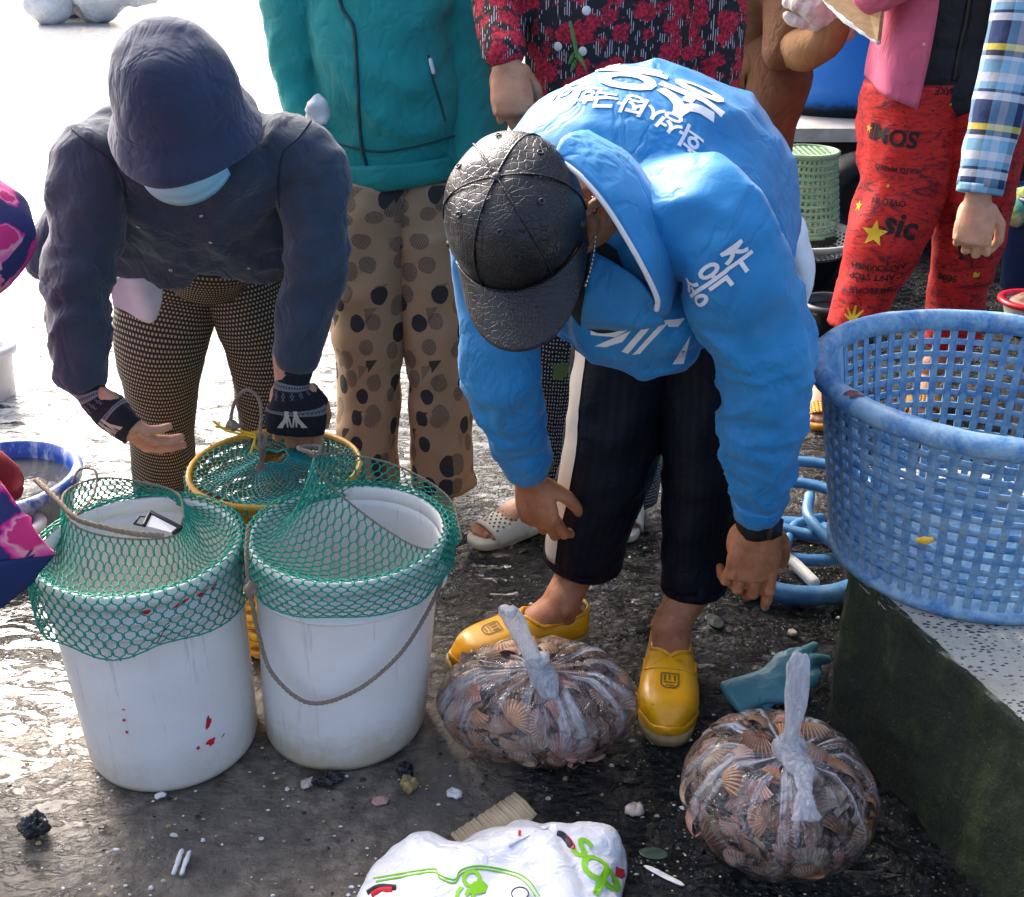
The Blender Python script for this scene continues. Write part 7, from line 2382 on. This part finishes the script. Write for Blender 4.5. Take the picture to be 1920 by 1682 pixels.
# ================================================================ BASKETS AND TUBS IN THE RIGHT BACKGROUND
def lattice_basket(c, r0, r1, h, n, rows, mat, label, name, top=False, rimw=.012, group=None):
    """r0 bottom radius, r1 top radius; ribs and hoops each a bar of its own"""
    e = thing(name, c, label, 'basket', group)
    Rr = lambda z: r0 + (r1 - r0) * z / h
    rib = MB().limb([(Rr(.01), 0, .01), (Rr(h - .01), 0, h - .01)], [(.002, math.pi * r0 / n * .52)] * 2, 6, ref=(1, 0, 0), ends=False).mesh('rib')
    rib.materials.append(mat)
    for k in range(n):
        o = bpy.data.objects.new('rib', rib); COL.objects.link(o); o.parent = e; o.rotation_euler = (0, 0, 2 * math.pi * k / n)
    for k in range(rows):
        z = .012 + (h - .024) * k / (rows - 1)
        hh = (h - .024) / (rows - 1) * .24
        r = Rr(z) + .0015
        pr = [(r - .002, z - hh), (r + .002, z - hh), (r + .002, z + hh), (r - .002, z + hh)]
        MB().lathe(pr + [pr[0]], c, 64, closed=True).build('hoop', mat, e)
    for z, r in ((h, r1), (0.004, r0)):
        pr = [(r - .004, z - .010), (r + rimw, z - .012), (r + rimw, z + .002), (r - .004, z + .004)]
        MB().lathe(pr + [pr[0]], c, 64, closed=True).build('rim', mat, e)
    return e, Rr
def right_background():
    t = NT('pale_green_plastic', 0.45)
    c = t.coord('Object')
    col = t.ramp(t.noise(c, 14, 4), [(0.3, (0.20, 0.34, 0.19)), (0.7, (0.36, 0.48, 0.30))])
    col = t.mix(t.step(t.noise(c, 26, 4, 0.6), 0.62, 0.7), col, (0.50, 0.36, 0.06))
    t.set('Base Color', col)
    pc = P(1502, 405, 4.35)
    c0 = Vector((pc.x, 4.35, .0))
    # upturned basket on a crate-height pile: it stands on a low dark stool
    zt = P(1500, 282, 4.35).z
    h = .30
    stool = thing('stool', Vector((c0.x, c0.y, 0)), 'low dark stool under the upturned green basket', 'stool')
    zb = zt - h
    Mst = NT('dark_wood', 0.8, (0.02, 0.018, 0.015)).m
    if zb > .05:
        MB().box((c0.x, c0.y, zb - .015), (.30, .30, .03)).build('seat', Mst, stool, smooth=False)
        for sx in (-.12, .12):
            for sy in (-.12, .12):
                MB().box((c0.x + sx, c0.y + sy, (zb - .03) / 2), (.03, .03, zb - .032)).build('leg', Mst, stool, smooth=False)
    cg = Vector((c0.x, c0.y, zb))
    e, Rr = lattice_basket(cg, .150, .108, h, 40, 12, t.m, 'pale green lattice basket standing upside down before the wall', 'green_basket')
    # its bottom, now on top: ring and bars
    m = MB()
    for k in range(-4, 5):
        x = k * .022
        L = math.sqrt(max(0, .104 ** 2 - x * x))
        MB().box((cg.x + x, cg.y, zt - .004), (.008, 2 * L, .005)).build('bottom_bar', t.m, e, smooth=False)
        MB().box((cg.x, cg.y + x, zt - .006), (2 * L, .008, .004)).build('bottom_bar', t.m, e, smooth=False)
    # grey colander set in a black bucket
    Mk = plain('black_bucket', (0.010, 0.010, 0.013), 0.35)
    pb = P(1528, 545, Z=0)
    cb = Vector((pb.x - .045, pb.y + .12, 0))
    bk = thing('black_bucket', cb, 'black plastic bucket under the grey colander', 'bucket')
    zr = P(1510, 436, cb.y).z
    MB().lathe([(.120, 0), (.125, .003), (.165, zr - .075), (.172, zr - .072), (.172, zr - .062), (.160, zr - .066), (.118, .01), (.001, .01)], cb, 56).build('shell', Mk, bk)
    MB().limb([cb + Vector((.172 * math.cos(a), .172 * math.sin(a), zr - .065)) for a in np.linspace(0, 2 * math.pi, 49)], [.005] * 49, 8, sub=1).build('rim', Mk, bk)
    Mg = plain('grey_plastic', (0.34, 0.36, 0.34), 0.45)
    cl = thing('colander', cb + Vector((0, 0, zr - .10)), 'grey colander with round holes resting on the black bucket', 'colander')
    MB().lathe([(.205, zr - .025), (.226, zr - .022), (.230, zr - .010), (.226, zr), (.212, zr), (.205, zr - .012), (.205, zr - .025)], cb, 72, closed=True).build('rim', Mg, cl)
    # bowl pierced with round holes: build the wall as a hexagonal web
    V, F = [], []
    rows, n = 9, 52
    prf = [(.178, zr - .012), (.160, zr - .058), (.140, zr - .10)]
    def at(a, s):
        r = .208 - .065 * s - .02 * s * s; z = zr - .010 - .095 * s
        return cb + Vector((r * math.cos(a), r * math.sin(a), z))
    for j in range(rows):
        for i in range(n):
            a0 = 2 * math.pi * (i + .5 * (j % 2)) / n; da = 2 * math.pi / n; s0 = j / rows; ds = 1 / rows
            cx, cs = a0 + da / 2, s0 + ds / 2
            o = len(V)
            for k in range(8):
                q = 2 * math.pi * k / 8 + math.pi / 8
                V.append(at(cx + .30 * da * math.cos(q) * 1.05, cs + .34 * ds * math.sin(q)))
            sq = [(.5, .2), (.2, .5), (-.2, .5), (-.5, .2), (-.5, -.2), (-.2, -.5), (.2, -.5), (.5, -.2)]
            for (u, w) in sq: V.append(at(cx + u * da * (1 if abs(u) == .5 else 2.5), cs + w * ds * (1 if abs(w) == .5 else 2.5)))
            for k in range(8):
                F.append((o + k, o + (k + 1) % 8, o + 8 + (k + 1) % 8, o + 8 + k))
    MB().add(V, F).build('pierced_wall', Mg, cl)
    MB().lathe([(.001, zr - .105), (.125, zr - .105), (.125, zr - .110), (.001, zr - .110)], cb, 40).build('base', Mg, cl)
    # small dark bowl in front of the red trousers, yellow-white scrap
    ps = P(1548, 620, Z=.0)
    tub(Vector((ps.x + .01, ps.y + .02, 0)), .085, .10, 'dark grey bowl on the ground by the basket rim', plain('dark_bowl', (0.030, 0.033, 0.037), 0.4), NT('dark_water', 0.05, (0.01, 0.012, 0.013)).m, 'bowl')
    pp = P(1503, 628, Z=0)
    m = MB().ell(pp + Vector((0, 0, .012)), (.035, .028, .012), nu=18, nv=10).displace(lambda V, Nn: .008 * fbm(V * 40, 2, 3))
    tag(m.build('paper_scrap', plain('pale_yellow_paper', (0.60, 0.58, 0.40), 0.8)), 'pale yellow paper scrap by the blue basket', 'scrap')
    # tyre-like dark tub behind the red trousers
    pt = P(1598, 352, 4.55)
    e = thing('old_tyre', Vector((pt.x, 4.6, 0)), 'dark old tyre leaning on the low wall behind the red trousers', 'tyre')
    zc = pt.z
    rt_ = zc - .01
    Mty = plain('old_rubber', (0.005, 0.005, 0.006), 0.7, .3, 20)
    rt_ = min(.19, zc)
    pts = [Vector((pt.x + .05 + (rt_ - .06) * math.cos(a), 4.62 + .04 * math.sin(a), rt_ + (rt_ - .06) * math.sin(a))) for a in np.linspace(0, 2 * math.pi, 65)]
    MB().limb(pts, [(.09, .058)] * 65, 16, sub=1, ref=(0, 1, 0), ends=False).displace(lambda V, Nn: .004 * ridge(V * 30, 3)).build('tread', Mty, e)
    MB().lathe([(.001, 0), (.02, 0), (.02, .01), (.001, .01)], (pt.x, 4.6, -.005)).build('valve', Mty, e)
    # navy tub, red-rimmed bowl and tie-dyed cloth at the right edge
    pn = P(1925, 560, Z=0)
    tub(Vector((pn.x + .12, pn.y + .12, 0)), .19, .36, 'navy blue tub beyond the red trousers at the right edge', plain('navy_tub', (0.008, 0.025, 0.11), 0.35), NT('dark_water2', 0.05, (0.01, 0.012, 0.02)).m)
    cl_ = P(1915, 392, pn.y + .10)
    m = MB().ell(cl_, (.07, .06, .075)).displace(lambda V, Nn: .018 * fbm(V * 18, 3, 4))
    t = NT('tie_dye', 0.85)
    co = t.coord('Object')
    t.set('Base Color', t.ramp(t.noise(co, 12, 3, 0.6, 1), [(0.3, (0.03, 0.25, 0.45)), (0.42, (0.10, 0.42, 0.25)), (0.52, (0.55, 0.55, 0.10)), (0.6, (0.6, 0.62, 0.6)), (0.7, (0.55, 0.05, 0.08))]))
    o = m.build('tie_dyed_cloth', t.m)
    tag(o, 'rainbow tie-dyed cloth bundle lying on the navy tub', 'cloth')
    zt_ = .36
    # cover board so the bundle has something to lie on
    pr = P(1935, 560, Z=.12)
    e = thing('enamel_bowl', Vector((pr.x, pr.y, 0)), 'cream bowl with a red rim at the right edge behind the big basket', 'bowl')
    cr_ = Vector((pr.x, pr.y, 0))
    MB().lathe([(.05, 0), (.055, .002), (.088, .10), (.09, .112), (.084, .112), (.05, .01), (.001, .01)], cr_, 48).build('shell', plain('cream_enamel', (0.60, 0.57, 0.48), 0.35), e)
    MB().lathe([(.082, .108), (.104, .106), (.108, .114), (.102, .122), (.082, .120), (.082, .108)], cr_, 48, closed=True).build('rim', plain('red_enamel', (0.58, 0.015, 0.03), 0.3), e)
    MB().ell(cr_ + Vector((0, 0, .10)), (.075, .075, .03)).displace(lambda V, Nn: .012 * fbm(V * 40, 2)).build('shellfish', plain('brown_shellfish', (0.22, 0.10, 0.06), 0.5, .4, 60), e)
right_background()

# ================================================================ LITTER ON THE GROUND
def litter():
    rr = random.Random(21)
    Ml = [plain('litter_shell_pale', (0.50, 0.44, 0.36), 0.5, .3, 80), plain('litter_shell_pink', (0.46, 0.27, 0.21), 0.45, .3, 80), plain('litter_dark', (0.012, 0.013, 0.015), 0.35, .4, 60), plain('litter_white', (0.66, 0.66, 0.64), 0.45, .15, 60), plain('litter_green', (0.035, 0.06, 0.045), 0.4, .4, 60), plain('litter_tan', (0.34, 0.24, 0.10), 0.5, .4, 80), plain('litter_purple', (0.05, 0.03, 0.06), 0.4, .4, 80)]
    def bit(name, u, v, w, d, h, k, label, cat, seed, rz=None, amp=.35):
        p = P(u, v, Z=.0)
        M3 = Matrix.Rotation(rz if rz is not None else rr.uniform(0, 6.28), 3, 'Z')
        h = h * .55 if not name.startswith('seaweed') else h
        m = MB().ell((0, 0, 0), (w, d, h), M3, 22, 10)
        if name.startswith('seaweed'): m = MB().ell((0, 0, 0), (w, d, h), M3, 48, 28).displace(lambda V, Nn: .005 * ridge(V * 190, seed) * (1 + vn(V * 80, 2)) + .004 * vn(V * 300, seed + 1))
        else: m.displace(lambda V, Nn: min(w, d) * amp * (fbm(V / w * 1.6, 3, seed) + .5 * ridge(V / w * 2.6, seed + 2)))
        V = m.V(); z0 = V[:, 2].min()
        m.mapv(lambda V: V + np.array([p.x, p.y, -z0 * .75 - .001]))
        o = m.build(name, Ml[k])
        tag(o, label, cat)
        return o
    bit('shell_fragment', 575, 1471, .013, .009, .006, 0, 'small cream shell chip below the right pail', 'shell', 1)
    bit('seaweed_scrap', 618, 1467, .024, .012, .004, 2, 'black seaweed scrap beside the cream shell chip', 'seaweed', 2, .3, .7)
    bit('seaweed_clump', 68, 1562, .020, .017, .013, 2, 'round black seaweed clump at the lower left', 'seaweed', 3, 0, .45)
    bit('barnacle_shell', 767, 1477, .012, .014, .010, 5, 'tan barnacled shell on the wet concrete', 'shell', 4, 0, .6)
    bit('barnacle_shell', 757, 1450, .011, .013, .009, 2, 'dark barnacle behind the tan one on the concrete', 'shell', 5, 0, .6)
    bit('shell_fragment', 714, 1504, .015, .009, .004, 1, 'pink shell shard on the wet concrete', 'shell', 6, .3)
    o = bit('shell_fragment', 1188, 1520, .014, .012, .006, 0, 'pale pointed shell shard on the dark ground between the two bags', 'shell', 7, .9, .5)
    bit('shell_fragment', 850, 1490, .010, .012, .004, 3, 'whitish crumb on the concrete above the cardboard scrap', 'shell', 8)
    bit('shell_fragment', 302, 1493, .009, .007, .005, 3, 'small white shell bead below the left pail', 'shell', 9)
    bit('plastic_strip', 1245, 1642, .034, .005, .003, 3, 'thin bluish plastic strip by the white carrier bag', 'plastic', 10, -.6, .15)
    bit('shell_fragment', 1115, 1422, .018, .008, .008, 1, 'orange shell lying just outside the bag near the clog', 'shell', 12, .2)
    bit('leaf_scrap', 1225, 1600, .022, .012, .002, 4, 'dark green leaf scrap near the carrier bag', 'leaf', 13, None, .08)
    bit('shell_fragment', 1485, 1187, .010, .008, .005, 0, 'pale shell chip beside the rubber glove', 'shell', 14)
    bit('plastic_scrap', 1340, 1165, .026, .016, .0015, 4, 'murky green plastic scrap between clog and pipe hoop', 'plastic', 15, None, .08)
    # white folded strip
    p = P(342, 1620, Z=0)
    e = thing('shell_pair', p, 'two white razor-shell halves lying at the lower left', 'shell')
    for dx, rz in ((-.006, .12), (.006, -.05)):
        m = MB().limb([p + Vector((dx, -.024, .006)), p + Vector((dx + .001, 0, .008)), p + Vector((dx, .018, .006))], [(.004, .003), (.006, .004), (.005, .003)], 10, .006).displace(lambda V, Nn: .0015 * fbm(V * 120, 2))
        m.build('valve', Ml[3], e)
    # scattered crumbs: flakes, chips and grit beyond counting
    V, F = [], []
    mats = {k: MB() for k in (0, 2, 3, 4, 5, 6)}
    for _ in range(1700):
        v = rr.uniform(880, 1682); u = rr.uniform(-20, 1700)
        p = P(u, v, Z=0.0)
        if p.x > .52 and p.y < 1.65: continue
        if u < 520: k = rr.choices((0, 2, 3, 4, 5, 6), (2, 3, 5, 3, 2, 1))[0]
        else: k = rr.choices((0, 2, 3, 4, 5, 6), (2, 4, 3, 3, 2, 1))[0]
        w = abs(rr.gauss(0, .0020)) + .0009
        if rr.random() < .03: w *= 2.0
        n = rr.choice((5, 6, 7))
        a0 = rr.uniform(0, 6.28); el = rr.uniform(.4, 1)
        ring = [(p.x + w * math.cos(a0 + 2 * math.pi * i / n) * rr.uniform(.7, 1.2), p.y + w * el * math.sin(a0 + 2 * math.pi * i / n) * rr.uniform(.7, 1.2), .0005) for i in range(n)]
        h = w * rr.uniform(.2, .6)
        top = [(p.x + (q[0] - p.x) * .7, p.y + (q[1] - p.y) * .7, h + rr.uniform(0, h * .5)) for q in ring]
        mats[k].add(ring + top, [(i, (i + 1) % n, n + (i + 1) % n, n + i) for i in range(n)] + [tuple(range(n, 2 * n))])
    for k, m in mats.items():
        o = m.build('ground_crumbs', Ml[k], smooth=False)
        tag(o, {0: 'cream', 2: 'black', 3: 'white', 4: 'green', 5: 'tan', 6: 'purple'}[k] + ' shell crumbs and grit strewn over the wet ground', 'litter', kind='stuff')
litter()
print('objects', len(bpy.data.objects), 'tris', sum(len(o.data.loop_triangles) or sum(len(p.vertices) - 2 for p in o.data.polygons) for o in bpy.data.objects if o.type == 'MESH'))
